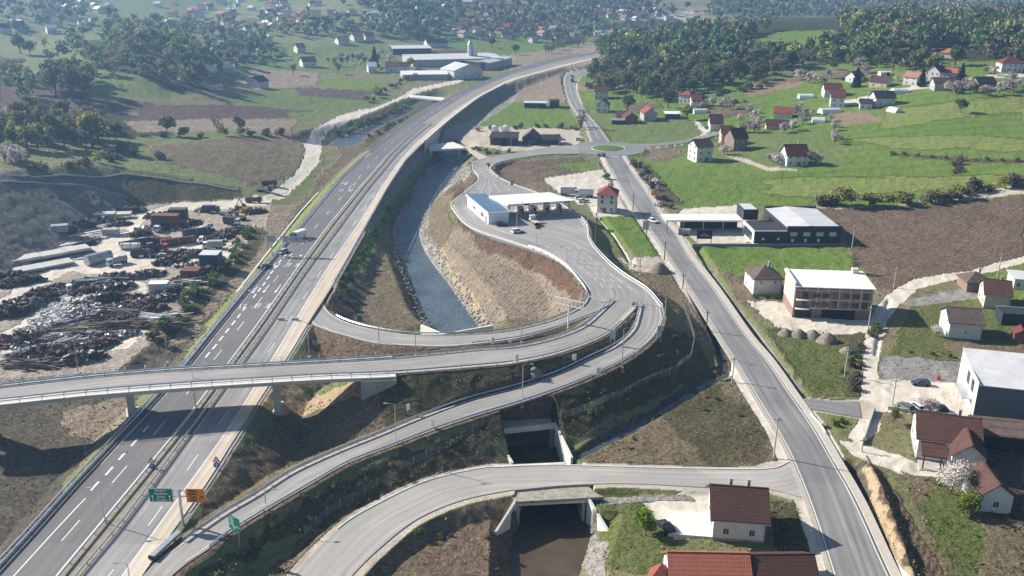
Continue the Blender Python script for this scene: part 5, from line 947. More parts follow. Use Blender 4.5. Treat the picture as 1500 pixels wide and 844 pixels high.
P = Pt(1002, 345); r = thing("glass_shelter", "small glass walled smoking shelter at the corner of the forecourt", "shelter", P, -.3); MB().box(-2, -.8, 2.5, 2, .8, 2.62).obj("roof", R_PAL, r); MB().box(-1.95, .68, 0, 1.95, .74, 2.5).box(-1.95, -.74, 0, -1.89, .68, 2.5).obj("glass_wall", mat("pale_glass", (.45,.55,.58), .15, .1, 1), r); [MB().box(x-.06, -.76, -.2, x+.06, -.64, 2.5).obj("post", GALV, r) for x in (-1.9, 1.9)]
# --- toll station
a = Pz(715.5, 329, 4.4)[0]; b = Pz(745, 327, 4.4)[0]; az = math.atan2(b[1]-a[1], b[0]-a[0]); w = float(np.linalg.norm(b-a)); bl = Pz(684.5, 303, 4.1)[0]; nrm = np.array([-math.sin(az), math.cos(az)]); sk = (bl-a)[:2]; d = float(sk@nrm); sh_ = float(sk@np.array([math.cos(az), math.sin(az)]))
r = thing("toll_office", "white toll office with a flat blue grey roof left of the toll canopy", "building", a, az)
q = [(0, 0), (w, 0), (w+sh_, d), (sh_, d)]; MB().prism(q, -.8, 4.0).obj("wall", WHITEM, r); MB().prism([(-.5, -.5), (w+.6, -.5), (w+sh_+.3, d+.4), (sh_-.6, d+.4)], 4.0, 4.35).obj("roof_edge", WHITEM, r); MB().prism([(-.1, -.15), (w+.2, -.15), (w+sh_, d+.1), (sh_-.2, d+.1)], 4.35, 4.42).obj("roof", R_BLU, r)
for t0, t1, z0, z1 in ((.08, .13, 0, 2.3), (.22, .34, 1.0, 2.4), (.6, .7, 1.2, 2.2)):
    MB().prism([(sh_*t0-.06, d*t0), (sh_*t0, d*t0), (sh_*t1, d*t1), (sh_*t1-.06, d*t1)], z0, z1).obj("window", GLASS, r)
c0 = Pz(733, 318, 4.2)[0]
a = Pz(743.5, 299.5, 9.7)[0]; b = Pz(842, 293.5, 9.7)[0]; az = math.atan2(b[1]-a[1], b[0]-a[0]); w = float(np.linalg.norm(b-a)); r = thing("toll_canopy", "long white canopy over the toll lanes", "canopy", (a[0], a[1], 4.2), az); q = [(0, 0), (w, 0), (w-5, 13.5), (-3.2, 13.5)]
MB().prism(q, 4.7, 5.5).obj("canopy_roof", R_WHT, r); [MB().box(6+i*7.6, -.02, 4.85, 8+i*7.6, -.06, 5.3).obj("lane_signal", BLACK, r) for i in range(4)]
for i in range(4):
    for y in (4, 11): MB().box(3+i*7.6-y*.37, y-.25, -.3, 3.5+i*7.6-y*.37, y+.25, 4.7).obj("column", CONCW, r)
CREAM = mat("booth_cream", (.6,.53,.4), .6, .1, 1)
for i in range(4):
    q = Pz(763+i*18.5, 313.5-i*1.2, 4.3)[0]; t = thing("toll_booth", "cream toll booth on the %s island from the office" % ("first", "second", "third", "fourth")[i], "toll booth", q, az, "toll booths under the canopy"); MB().box(-.9, -3.5, -.2, .9, 5.5, .2).obj("island_kerb", CONCW, t); MB().box(-.75, -1.2, .2, .75, 1.6, 1.2).box(-.75, -1.2, 2.2, .75, 1.6, 2.7).box(-.75, -1.2, 1.2, -.6, -1.05, 2.2).box(.6, -1.2, 1.2, .75, -1.05, 2.2).obj("booth_body", CREAM, t); MB().box(-.68, -1.1, 1.2, .68, 1.5, 2.2).obj("booth_glass", GLASS, t); MB().box(-.25, -3.0, .2, .25, -2.5, 1.6).obj("ticket_machine", BLUEP, t)
    bt = thing("barrier_arm", "raised lane barrier beside the %s toll booth" % ("first", "second", "third", "fourth")[i], "barrier", q+np.array([1.2, -2.6, 0]), az, "toll lane barriers"); MB().box(-.18, -.18, -.2, .18, .18, 1.1).obj("cabinet", ORANGE, bt); MB().box(.1, -.05, .9, 3.1, .05, 1.0).obj("arm", WHITEM, bt)
# --- dark sheds by the roundabout
house((718,213), (736,213.5), 13, 4.2, 'gx', 1.6, R_DRK, W_DRK, "dark workshop with black roof near the roundabout, left one", "workshop", "workshop", chim=0, ov=.6); house((740,213.5), (758,213.5), 13, 4.2, 'gx', 1.6, R_DRK, W_DRK, "dark workshop with black roof near the roundabout, right one", "workshop", "workshop", chim=0, ov=.6)
for x, l in ((725, "left"), (741, "right")): q = Pt(x, 194); t = thing("storage_tank", "pale round tank behind the dark workshops, %s one" % l, "tank", q, 0, "pale tanks"); MB().tube((0, 0, -.5), (0, 0, 3.2), 2, 2, 14).obj("shell", GALV, t); MB().tube((0, 0, 3.2), (0, 0, 4), 2, .4, 14).obj("lid", R_PAL, t)
house((765,212), (786,213), 12, 3.4, 'gy', 3, R_OLD, W_DRK, "barn with a beige and brown gable roof right of the dark workshops", "barn", "barn", chim=0); house((788,212), (821,212), 8, 3, 'gx', 1.6, R_DRK, W_DRK, "long low black shed before the roundabout", "shed", "shed", chim=0)
house((768,158), (800,158.5), 7, 3.2, 'flat', 0, R_PAL, W_DRK, "long flat pale roofed shed in the field above the roundabout", "shed", "shed", chim=0); house((806,158), (819,158), 7, 4.5, 'flat', 0, R_MRN, W_DRK, "dark shed with a maroon roof next to the long pale shed", "shed", "shed", chim=0)
# --- row above the roundabout
house((871,146), (890,145.5), 9, 5.6, 'gx', 3, R_BRN, W_CRM, "old brown roofed house at the forest edge by the north road", wins=(('F', 3, (1, 3.4)), ('L', 2, (1, 3.4)))); house((872.5,165), (890.5,165.3), 8, 4.8, 'gy', 3.2, R_OLD, WHITE, "white gabled house with balcony by the north road", wins=(('F', 2, L2),)); house((916,181), (934,180), 7, 3.6, 'gy', 2.6, R_BRN, W_BRR, "red brick gabled house behind the oval field", wins=(('F', 1, (1.2,)),)); house((903,177), (916,177), 8, 3.0, 'gx', 2.2, R_MRN, W_CRM, "low brick annex with red roof left of the red brick house", "annex", "annex", chim=0)
house((943,178), (962,177), 10, 4.4, 'gy', 3, R_RED, W_GRY, "grey block house with a red roof behind the oval field", wins=(('F', 2, (1.2,)),)); house((975,175), (997,174), 6, 3, 'shed', .5, R_WHT, W_DRK, "dark shed with a white flat roof right of the grey block house", "shed", "shed", chim=0); house((896,182), (914,182), 6, 2.2, 'flat', 0, R_GRY, W_DRK, "low dark lean-to left of the red brick house", "shed", "shed", chim=0)
house((994,151), (1012,152), 9, 5.2, 'hip', 2.6, R_RED, WHITE, "white house with a red hipped roof below the forest", wins=(('F', 3, L2), ('L', 2, L2))); house((1013,159), (1027,158), 10, 5, 'gx', 3, R_MRN, WHITE, "white house with a maroon roof right of the red hipped one", wins=(('F', 2, L2),))
house((1020,238), (1043,236), 9, 7.4, 'gx', 2.6, R_BRN, WHITE, "tall white house with a brown roof and brick base near the east road", wins=(('F', 2, L3), ('L', 2, L3)), door=('F', .1)); house((1040,192), (1058,191), 9, 4.2, 'gx', 4, R_BRN, WHITE, "white house with a big dark brown roof beside the curved track", wins=(('L', 2, L2),)); house((1074,222), (1094,219), 9, 6.4, 'gx', 4, R_BRN, W_BRK, "large brick house with a steep dark roof", wins=(('F', 2, L2), ('L', 2, L2))); house((1056,214), (1073,213), 9, 6.4, 'gx', 3, R_BRN, W_PCH, "peach coloured house half behind the large brick house", wins=(('L', 2, L2),))
house((1152,244), (1183,242), 9, 5.2, 'gx', 4, R_MRN, WHITE, "white house with a steep red striped roof alone in the meadow", wins=(('F', 3, L2), ('L', 2, L2)), door=('F', .1)); house((1122,191), (1160,188), 7, 3, 'gx', 2.2, R_BRN, W_PCH, "low farm building with dark roof at the village edge", "barn", "barn"); house((1133,174), (1160,173), 8, 3.4, 'gx', 2.6, R_RED, WHITE, "small white house with a red roof above the low farm building", wins=(('L', 1, (1,)),))
house((1216,158), (1236,157), 11, 6, 'gx', 3.6, R_MRN, WHITE, "big white village house with a dark red roof", wins=(('L', 3, L3[:2]), ('F', 2, L2))); house((1207,143), (1233,141), 9, 5, 'gx', 3, R_MRN, WHITE, "village house with a long dark red roof behind the big white one"); house((1259,161), (1277,160), 9, 3.8, 'gx', 1.8, R_DRK, WHITE, "low white house with a black roof at the brown garden plot", wins=(('F', 2, (1,)),)); house((1282,157), (1311,153), 9, 5, 'gx', 3.2, R_DRK, WHITE, "white chalet with a black roof and shuttered gable", wins=(('L', 2, L2), ('F', 2, (1,))))
house((1238,120), (1252,122), 8, 4, 'gy', 2.8, R_RED, WHITE, "small white house with a bright red gable roof beside the dark conifer", wins=(('F', 1, (1.2,)),)); house((1272,128), (1298,128), 9, 4, 'gx', 2.8, R_BRN, W_CRM, "beige house with a dark roof in the village middle", wins=(('F', 2, (1.2,)),)); house((1322,124), (1342,125), 9, 5.2, 'gx', 2.6, R_PNK, WHITE, "white house with a faded pink red roof before the dark fir", wins=(('F', 2, L2), ('L', 2, L2)))
house((1353,118), (1375,119), 11, 5.6, 'gy', 4, R_DRK, WHITE, "large white house with a black gable roof behind the fir", wins=(('F', 3, L2),)); house((1370,114), (1400,114), 9, 3.6, 'gx', 2.4, R_ORG, WHITE, "low house with a wide orange roof"); house((1368,134), (1398,132), 9, 4.6, 'gx', 2.8, R_BRN, W_GRY, "grey house with a maroon roof at the village lane", wins=(('F', 3, (1.2,)), ('L', 1, (1.2,))))
house((1433,134), (1459,131), 9, 4.4, 'gx', 3.2, R_DRK, W_BRK, "pink brick house with a navy roof among blossoming shrubs", wins=(('L', 2, (1.2,)),)); house((1466,106), (1498,106), 10, 5.6, 'hip', 3.4, R_MRN, WHITE, "white house with a dark red hipped roof at the right edge", wins=(('F', 4, L2), ('L', 2, L2))); house((1376,85), (1396,86), 9, 3.6, 'hip', 3, R_ORG, W_CRM, "house with an orange hipped roof at the forest edge"); house((1360,84), (1374,84), 6, 2.4, 'gx', 1.2, R_DRK, W_CRM, "small dark roofed shed left of the orange hipped roof", "shed", "shed", chim=0)
for a in [((1017,168),(1036,166),5,"left of the tree lined track"),((1190,181),(1208,180),6,"between blossoming shrubs and the brown plot"),((1205,169),(1232,165),6,"above the brown garden plot"),((1171,146),(1192,144),6,"beside the upper farm"),((1290,112),(1306,110),6,"behind the beige village house"),((1310,139),(1332,136),6,"along the village lane"),((1298,163),(1311,166),5,"standing alone below the white chalet")]:
    p = Pt(*a[0]); q = Pt(*a[1]); w = float(np.linalg.norm((q-p)[:2])); az = math.atan2(q[1]-p[1], q[0]-p[0]); t = thing("greenhouse", "white polytunnel greenhouse "+a[3], "greenhouse", (p+q)/2, az, "polytunnel greenhouses"); mb = MB(); n = 10; R_ = a[2]/2; vs = []
    for x in (-w/2, w/2): vs += [(x, R_-R_*math.cos(math.pi*i/n), -.2+2.9*math.sin(math.pi*i/n)) for i in range(n+1)]
    mb.add(vs, [(i, i+1, n+2+i, n+1+i) for i in range(n)]+[tuple(range(n+1))[::-1], tuple(range(n+1, 2*n+2))]); mb.obj("film_cover", FOIL, t, smooth=False); mb = MB(); [mb.path([(x, R_-(R_+.03)*math.cos(math.pi*i/n), -.2+2.94*math.sin(math.pi*i/n)) for i in range(n+1)], .04, 4) for x in np.linspace(-w/2, w/2, 5)]; mb.obj("hoop", GALV, t)
# --- industrial site and hamlets at the left
house((605,98), (735,98), 42, 7, 'gx', 1.5, R_PAL, W_GRY, "huge factory hall with a pale roof beyond the river road", "factory_hall", "factory", chim=0); house((576,81), (632,81), 30, 6, 'gx', 1.2, R_PAL, W_DRK, "second long factory hall further left", "factory_hall", "factory", chim=0)
house((716,103), (750,95), 14, 6, 'gx', 1.2, R_PAL, W_GRY, "long pale industrial shed beside the motorway", "industrial_shed", "factory", chim=0); house((665,117), (707,114), 18, 7, 'gy', 4, R_PAL, WHITE, "white gabled workshop at the end of the river road", "workshop", "workshop", chim=0, wins=(('F', 4, (1.5,)),)); house((590,117), (656,117), 22, 4, 'gx', 1.5, R_WHT, W_GRY, "long low yard building with a white roof", "yard_building", "factory", chim=0); house((673,98), (704,103), 10, 6, 'flat', 0, R_GRY, W_DRK, "dark office block at the foot of the silo", "office_block", "building", chim=0)
P = Pt(692, 96); h = hgt(P, 60); t = thing("silo_tower", "tall pale twin silo tower of the factory", "silo", P); MB().tube((-2, 0, -1), (-2, 0, h-3), 2.1, 2.1, 14).tube((2, 0, -1), (2, 0, h-5), 2.1, 2.1, 14).obj("silo_tube", R_PAL, t); MB().tube((-2, 0, h-3), (-2, 0, h), 2.1, .8, 14).obj("top_cone", GALV, t); MB().box(-.3, -2.4, 0, .3, -1.8, h-2).obj("ladder_shaft", GALVD, t)
for a in [((436,78),(448,78),R_RED,"white house with a bright red roof on the hazy slope"),((444,99),(464,99),R_BRN,"grey house with a dark roof in the hazy orchard"),((496,66),(512,66),R_PNK,"first pale house of the hazy row left of the factory"),((519,61),(533,61),R_PNK,"second pale house of the hazy row left of the factory"),((536,60),(549,60),R_RED,"third house of the hazy row, with a red roof"),((626,70),(640,70),R_DRK,"left white house above the factory"),((641,70),(656,70),R_DRK,"right white house above the factory"),((380,130),(394,129),R_DRK,"small white house on the meadow left of the yard road"),((540,107),(552,107),R_PAL,"small white cabin left of the yard building"),((565,106),(598,107),R_BRN,"long dark roofed shed left of the yard building"),((310,132),(327,133),R_RED,"red roofed house at the foot of the wooded hill"),((307,106),(318,106),R_PAL,"pale cabin right of the wooded hill"),((350,90),(366,90),R_PAL,"white house between dark trees right of the wooded hill"),((5,50),(18,50),R_BRN,"brown roofed house at the left edge on the hill"),((24,46),(40,46),R_BRN,"second brown roofed house on the left hill"),((70,50),(84,50),R_PAL,"pale roofed house on the left hill"),((711,150),(712,150),R_GRY,"")][:-1]:
    house(a[0], a[1], 10, 5, 'gx', 3, a[2], WHITE, a[3], chim=0, wins=(('F', 2, (1.5,)),))
P = Pt(338, 21); h = hgt(P, 0)+6; t = thing("minaret", "white mosque minaret rising from the hazy village", "minaret", P); MB().tube((0, 0, -2), (0, 0, h*.8), 1.6, 1.2, 10).obj("shaft", WHITE, t); MB().tube((0, 0, h*.62), (0, 0, h*.65), 2.2, 2.2, 10).obj("balcony", WHITE, t); MB().tube((0, 0, h*.8), (0, 0, h), 1.4, .1, 10).obj("spire", GALVD, t); MB().box(-7, 0, -2, 3, 12, 6).obj("prayer_hall", WHITE, t)
P = Pt(1399, 33); h = hgt(P, -2); t = thing("radio_mast", "red and white lattice mast above the forest", "mast", P); mb = MB(); mr = MB()
for i in range(10): (mb if i % 2 else mr).tube((0, 0, i*h/10), (0, 0, (i+1)*h/10), .9-.07*i, .9-.07*(i+1), 4)
mb.obj("white_section", WHITEM, t); mr.obj("red_section", SRED, t)
# hazy villages: simple houses, each a thing
def vill(reg, n, what, seed):
    R2 = np.random.default_rng(seed); xs = [a for a, b in reg]; ys = [b for a, b in reg]; pr = []; k = 0
    for wall in (WHITE, W_CRM):
        for roof in (R_RED, R_BRN, R_PNK, R_PAL): w = random.uniform(9, 13); pr.append((gabled(MB(), w, 9, 5, 'gx', 3).mesh("wall", wall), roofmesh(w, 9, 5, 'gx', 3, .5).mesh("roof", roof), {R_RED: "red", R_BRN: "brown", R_PNK: "faded red", R_PAL: "pale"}[roof]))
    while k < n:
        x = R2.uniform(min(xs), max(xs)); y = R2.uniform(min(ys), max(ys))
        if not inpoly(np.array([x]), np.array([y]), reg)[0]: continue
        i = R2.integers(len(pr)); P = Pt(x, y)
        t = thing("village_house", "small hazy house with %s roof in %s" % (pr[i][2], what), "house", P, R2.uniform(-.9, .9), "houses in "+what); link("wall", pr[i][0], t); link("roof", pr[i][1], t); s = R2.uniform(.55, .95); t.scale = (s, s, s); k += 1
vill([(250,8),(330,2),(470,0),(470,25),(380,48),(300,45),(255,30)], 55, "the village around the minaret", 1); vill([(690,25),(790,22),(830,48),(860,55),(800,66),(720,60),(660,52)], 75, "the hillside village beyond the factory", 2); vill([(860,5),(960,14),(1000,38),(900,30),(850,15)], 35, "the far valley village", 3); vill([(590,0),(780,0),(700,16),(600,12)], 25, "the uppermost hazy hamlet", 4); vill([(1150,0),(1500,0),(1500,10),(1150,8)], 20, "the farthest settlement at the top right", 5); vill([(1010,30),(1040,34),(1040,42),(1005,40)], 8, "the hamlet beside the far construction road", 6); vill([(860,52),(960,50),(950,58),(870,60)], 10, "the hamlet before the forest hill", 7); vill([(0,5),(120,0),(250,10),(260,50),(150,40),(0,50)], 26, "the hamlet on the left hill", 8); vill([(380,8),(520,0),(650,5),(600,40),(500,46),(400,40)], 34, "the scattered hamlet between minaret and factory", 9); vill([(300,60),(390,55),(420,90),(330,108)], 9, "the hamlet right of the wooded hill", 10)
# ================================================================== vehicles
TYRE = mat("tyre_rubber", (.02,.02,.02), .8, .1, 2); HEADL = mat("headlight_glass", (.8,.8,.78), .2, .02, 1)
def paintm(n, c): return mat(n, c, .3, .04, 1, spec=.6)
P_WHT, P_BLK, P_BLU, P_RED, P_GRN, P_SLV, P_YEL = paintm("car_white", (.75,.75,.74)), paintm("car_black", (.025,.028,.035)), paintm("car_blue", (.04,.06,.10)), paintm("truck_red", (.45,.03,.02)), paintm("car_green", (.12,.15,.12)), paintm("car_silver", (.42,.43,.44)), paintm("machine_yellow", (.55,.32,.03))
_cm = {}
def car(P, az, m, label, group="cars", s=1):
    if m.name not in _cm:
        b = MB(); b.add([(-2.1,-.85,.35),(2.1,-.85,.35),(2.15,-.8,.75),(1.1,-.85,.92),(-2.1,-.85,.98),(-2.1,.85,.35),(2.1,.85,.35),(2.15,.8,.75),(1.1,.85,.92),(-2.1,.85,.98)], [(0,1,2,3,4),(9,8,7,6,5),(0,5,6,1),(1,6,7,2),(2,7,8,3),(3,8,9,4),(4,9,5,0)])
        c = MB(); c.add([(-2.0,-.8,.96),(1.15,-.8,.9),(.3,-.66,1.45),(-1.7,-.66,1.48),(-2.0,.8,.96),(1.15,.8,.9),(.3,.66,1.45),(-1.7,.66,1.48)], [(0,1,2,3),(7,6,5,4),(1,5,6,2),(0,3,7,4)])
        rf = MB(); rf.add([(-1.72,-.68,1.47),(.32,-.68,1.44),(.32,.68,1.44),(-1.72,.68,1.47),(-1.66,-.6,1.53),(.2,-.6,1.51),(.2,.6,1.51),(-1.66,.6,1.53)], [(0,1,5,4),(1,2,6,5),(2,3,7,6),(3,0,4,7),(4,5,6,7),(3,2,1,0)])
        w = MB().tube((0,-.11,0),(0,.11,0),.33,.33,14); hl = MB().box(0,-.14,-.07,.06,.14,.07)
        _cm[m.name] = [x.mesh(n, q) for x, n, q in ((b, "body", m), (c, "cabin_glass", GLASS), (rf, "roof", m), (w, "wheel", TYRE), (hl, "headlight", HEADL))]
    B_, C_, R_, W_, L_ = _cm[m.name]; t = thing("parked_car", label, "car", P, az, group); t.scale = (s, s, s); link("body", B_, t); link("cabin_glass", C_, t); link("roof", R_, t)
    for x in (-1.3, 1.3):
        for y in (-.78, .78): link("wheel", W_, t, (x, y, .33))
    for y in (-.55, .55): link("headlight", L_, t, (2.11, y, .68))
def carp(px, py, az, m, label, z=None): P = Pt(px, py) if z is None else Pz(px, py, z)[0]; P[2] += .17 if z is None and False else .02; car(P, az, m, label)
carp(1348, 564, math.pi-.05, P_BLU, "dark blue estate car parked on the gravel above the others"); carp(1327, 600, 1.9, P_GRN, "grey green car parked nose up at the retaining wall"); carp(1343.5, 599, 1.75, P_WHT, "white hatchback parked at the retaining wall"); carp(1378, 602, 1.6, P_BLK, "black car half behind the blossoming shrub"); carp(976, 776, 1.9, P_BLK, "black car beside the terrace of the brown roofed house"); carp(956, 325.5, -1.0, P_WHT, "white car driving on the local road by the forecourt", .03); carp(881, 228.5, 2.2, P_BLK, "dark car at the roundabout entry", 1.06)
carp(413.5, 372, -2.0, P_SLV, "pale car on the motorway below the gantry", 3.6); carp(735, 331, .1, P_BLK, "dark car parked before the toll office", 4.5); carp(758, 341, .5, P_WHT, "white car among rubble bags on the toll plaza", 4.7); carp(849, 292, .4, P_SLV, "silver car behind the toll canopy, upper one"); carp(853, 296, .4, P_WHT, "white car behind the toll canopy, lower one"); carp(838, 113, -1.3, P_BLK, "dark car on the north road by the forest"); carp(389, 394, 1.0, P_BLK, "dark small machine on the verge left of the lettering", 3.4); carp(1362, 612, 0, P_SLV, "silver car under the carport roof edge") if 0 else None; carp(822, 205, .2, P_SLV, "pale car beside the long black shed"); carp(1037, 188, .3, P_BLU, "blue car in the yard of the dark brown roofed house"); carp(848, 206, .2, P_WHT, "white camper car left of the roundabout")
_tm = {}
def truck(P, az, cab, body, label, kind="tipper", s=1, group="lorries in the yard"):
    """origin at ground centre, nose towards +x"""
    key = (cab.name, body.name, kind)
    if key not in _tm:
        o = []; o.append(("chassis", MB().box(-3.8, -.5, .55, 3.8, .5, .85).mesh("chassis", TYRE)))
        cb = MB().add([(2.0,-1.2,.6),(3.9,-1.2,.6),(3.9,-1.2,1.6),(3.65,-1.15,2.9),(2.0,-1.15,3.0),(2.0,1.2,.6),(3.9,1.2,.6),(3.9,1.2,1.6),(3.65,1.15,2.9),(2.0,1.15,3.0)], [(0,1,2,3,4),(9,8,7,6,5),(0,5,6,1),(1,6,7,2),(2,7,8,3),(3,8,9,4),(4,9,5,0)]); o.append(("cab", cb.mesh("cab", cab)))
        o.append(("windscreen", MB().add([(3.92,-1.05,1.65),(3.92,1.05,1.65),(3.69,1.0,2.65),(3.69,-1.0,2.65)], [(0,1,2,3)]).add([(2.5,-1.21,1.7),(3.7,-1.21,1.7),(3.55,-1.19,2.5),(2.5,-1.19,2.5)], [(0,1,2,3)]).add([(2.5,1.21,1.7),(3.7,1.21,1.7),(3.55,1.19,2.5),(2.5,1.19,2.5)], [(3,2,1,0)]).mesh("windscreen", GLASS)))
        if kind == 'tipper': b = MB().box(-3.9, -1.25, .95, 1.8, 1.25, 1.1); b.box(-3.9, -1.25, 1.1, 1.8, -1.15, 2.3); b.box(-3.9, 1.15, 1.1, 1.8, 1.25, 2.3); b.box(1.7, -1.15, 1.1, 1.8, 1.15, 2.7); b.box(-3.9, -1.15, 1.1, -3.8, 1.15, 2.2); [b.box(x, -1.32, 1.0, x+.12, -1.25, 2.3) for x in (-3.4, -2.2, -1.0, .2, 1.3)]; nm = "tipper_body"
        elif kind == 'tank': b = MB().tube((-3.9, 0, 1.9), (1.8, 0, 1.9), 1.1, 1.1, 14).tube((-1.2, 0, 2.9), (-1.2, 0, 3.2), .35, .35, 8).box(-3.6, -.6, .85, 1.6, .6, 1.2); nm = "tank"
        elif kind == 'mixer': b = MB().tube((-3.4, 0, 2.6), (-.8, 0, 2.3), .6, 1.25, 12).tube((-.8, 0, 2.3), (1.5, 0, 1.8), 1.25, .7, 12).box(-3.4, -.5, .85, 1.6, .5, 1.3); nm = "mixer_drum"
        elif kind == 'box': b = MB().box(-3.9, -1.25, .95, 1.8, 1.25, 3.4); nm = "box_body"
        else: b = MB().box(-3.9, -1.25, .95, 1.8, 1.25, 1.1).box(1.7, -1.25, 1.1, 1.8, 1.25, 2.2); nm = "flatbed"
        o.append((nm, b.mesh(nm, body))); w = MB().tube((0, -.17, 0), (0, .17, 0), .5, .5, 14).mesh("wheel", TYRE); _tm[key] = (o, w)
    o, w = _tm[key]; t = thing("lorry", label, "lorry", P, az, group); t.scale = (s, s, s)
    for n, me in o: link(n, me, t)
    for x in (-3.1, -1.9, 2.9):
        for y in (-1.05, 1.05): link("wheel", w, t, (x, y, .5))
GRAPH = mat("graphite_body", (.07,.075,.07), .6, .3, .8); RUST = mat("rusty_steel", (.22,.09,.05), .8, .35, .7, c2=(.10,.06,.045)); OLIVE = mat("olive_steel", (.16,.15,.09), .7, .25, .8); TANKG = mat("tank_grey", (.40,.41,.42), .5, .25, .6)
for px, py, az, cb, bd, kd, lb in [(115,426,-2.55,P_WHT,GRAPH,'tipper',"white cab tipper lorry with a dark body facing the photographer in the lower yard"),(233,368,-.0,P_RED,GRAPH,'tipper',"red cab lorry with a brown tipper body"),(207,376,.3,P_BLK,GRAPH,'tipper',"black lorry left of the red cab lorry"),(172,388,-2.3,P_SLV,TANKG,'tank',"short grey tanker lorry beside the loose tank"),(238,357,-.1,P_BLU,RUST,'tank',"blue cab lorry beside the long rust red tank"),(303,340,-2.2,P_WHT,TANKG,'mixer',"white concrete mixer with a yellow drum hood"),(209,340,-1.9,P_WHT,GRAPH,'flat',"white cab flatbed lorry at the yard centre"),(237,338,-1.9,P_WHT,GRAPH,'tipper',"second white cab lorry right of the flatbed"),(190,362,.6,P_BLK,GRAPH,'tipper',"dark tipper at the track edge"),(218,357,.5,P_BLK,GRAPH,'tipper',"dark tipper between the others"),(306,356,-3.0,P_WHT,GRAPH,'flat',"white cab lorry near the container office"),(312,364,-3.0,P_WHT,TANKG,'box',"white van-like lorry above the dark container"),(310,311,.1,P_BLU,BLUEP,'box',"blue box lorry at the top of the yard"),(330,316,-.6,P_SLV,GRAPH,'flat',"grey lorry right of the blue box lorry"),(340,329,-.3,P_WHT,GRAPH,'box',"white lorry near the excavator"),(12,508,0,P_BLK,RUST,'flat',"dark stripped lorry frame in the lower left of the yard"),(395,272,.15,P_BLK,RUST,'tipper',"upper rusty tipper beside the dusty road bend"),(388,281,.1,P_BLU,GRAPH,'flat',"middle dark flatbed beside the dusty road bend"),(372,297,0,P_BLK,RUST,'tipper',"brown tipper at the yard's upper corner")]:
    truck(Pt(px, py), az, cb, bd, lb, kd, .78)
truck(Pz(783, 327, 4.8)[0], 1.9, P_WHT, CREAM, "white recovery truck leaving the toll lanes", 'flat', .8, "lorries near the toll"); truck(Pt(835, 286), .05, P_WHT, R_PAL, "white box lorry behind the toll canopy, left one", 'box', 1.05, "lorries near the toll"); truck(Pt(855, 288), 3.1, P_WHT, R_PAL, "white box lorry behind the toll canopy, right one", 'box', 1.0, "lorries near the toll"); truck(Pz(437, 350, 4)[0], -2.1, P_BLK, P_WHT, "dark lorry on the left lane of the motorway", 'box', .8, "lorries near the toll"); truck(Pt(838, 120), 1.5, P_RED, P_BLK, "small red lorry on the north road", 'box', .8, "lorries near the toll"); truck(Pt(787, 334), 1.6, P_BLK, BLACK, "black forklift-like vehicle behind the recovery truck", 'flat', .5, "lorries near the toll")
def excavator(P, az, label):
    t = thing("excavator", label, "excavator", P, az); [MB().box(-1.8, y-.3, 0, 1.8, y+.3, .8).obj("track", TYRE, t) for y in (-1, 1)]; MB().box(-1.6, -1.2, .9, 1.2, 1.2, 1.9).obj("upper_body", P_YEL, t); MB().box(.2, .2, 1.9, 1.4, 1.1, 2.9).obj("cab", GLASS, t)
    MB().tube((1.2, 0, 1.6), (3.6, 0, 4.2), .25, .2, 6).tube((3.6, 0, 4.2), (5.2, 0, 1.6), .2, .15, 6).obj("arm", P_YEL, t); MB().box(4.8, -.5, .8, 5.6, .5, 1.6).obj("bucket", GALVD, t)
excavator(Pt(362, 310), 2.6, "yellow excavator at the upper right corner of the yard"); excavator(Pt(352, 322), 2.9, "yellow wheeled digger below the excavator")
# ------------------------------------------------------------------ yard: containers, tanks, slabs, heaps
def container(px, py, az, L_, m, label, h=2.6, wd=2.5, rf=None, name="container", cat="container"):
    t = thing(name, label, cat, Pt(px, py), az); MB().box(-L_/2, -wd/2, 0, L_/2, wd/2, h).obj("body", m, t); MB().box(-L_/2-.05, -wd/2-.05, h, L_/2+.05, wd/2+.05, h+.1).obj("roof", rf or m, t)
    mb = MB(); [mb.box(x, -wd/2-.06, .1, x+.12, -wd/2, h-.1) for x in np.arange(-L_/2+.3, L_/2-.2, .6)]; mb.obj("ribs", m, t); MB().box(-L_/2-.05, -.5, .1, -L_/2-.003, .5, 2.1).obj("door", GALVD, t)
container(234, 427, .12, 5, WHITE, "white office cabin with a pale roof by the yard exit", rf=R_WHT, wd=3, name="office_cabin", cat="cabin"); container(310, 392, 0, 5.5, BLUEP, "dark blue shed with a grey roof above a rubbish heap", 4.6, 5, R_PAL, "yard_shed", "shed"); container(281, 409, 0, 5, RUST, "rusty brown container at the yard's right rim", 3, 4, RUST); container(88, 339, .35, 5, TANKG, "small grey cabin on the upper slab row", 2.2); container(130, 362, .8, 5, W_CRM, "beige crate cabin at the yard centre", 2.4) if 0 else None
container(244, 333, 0, 9, RUST, "long rust brown hopper frame in the yard middle", 4.5, 3.5, RUST, "hopper_frame", "hopper"); container(262, 322, .05, 6, GRAPH, "dark grey steel hopper behind the rusty frame", 4, 3.5, GRAPH, "hopper_frame", "hopper"); container(163, 345, .1, 5, TANKG, "grey cabin at the end of the slab field", 2.3)
def tank(px, py, az, L_, R_, m, label): t = thing("loose_tank", label, "tank", Pt(px, py), az, "loose tanks in the yard"); MB().tube((-L_/2, 0, R_), (L_/2, 0, R_), R_, R_, 18).obj("shell", m, t); mb = MB(); [mb.tube((x-.1, 0, R_), (x+.1, 0, R_), R_+.08, R_+.08, 18) for x in (-L_*.4, 0, L_*.4)]; mb.obj("hoop", GALVD, t); [MB().box(x-.2, -R_*.8, -.1, x+.2, R_*.8, .35).obj("cradle", CONC, t) for x in (-L_*.3, L_*.3)]
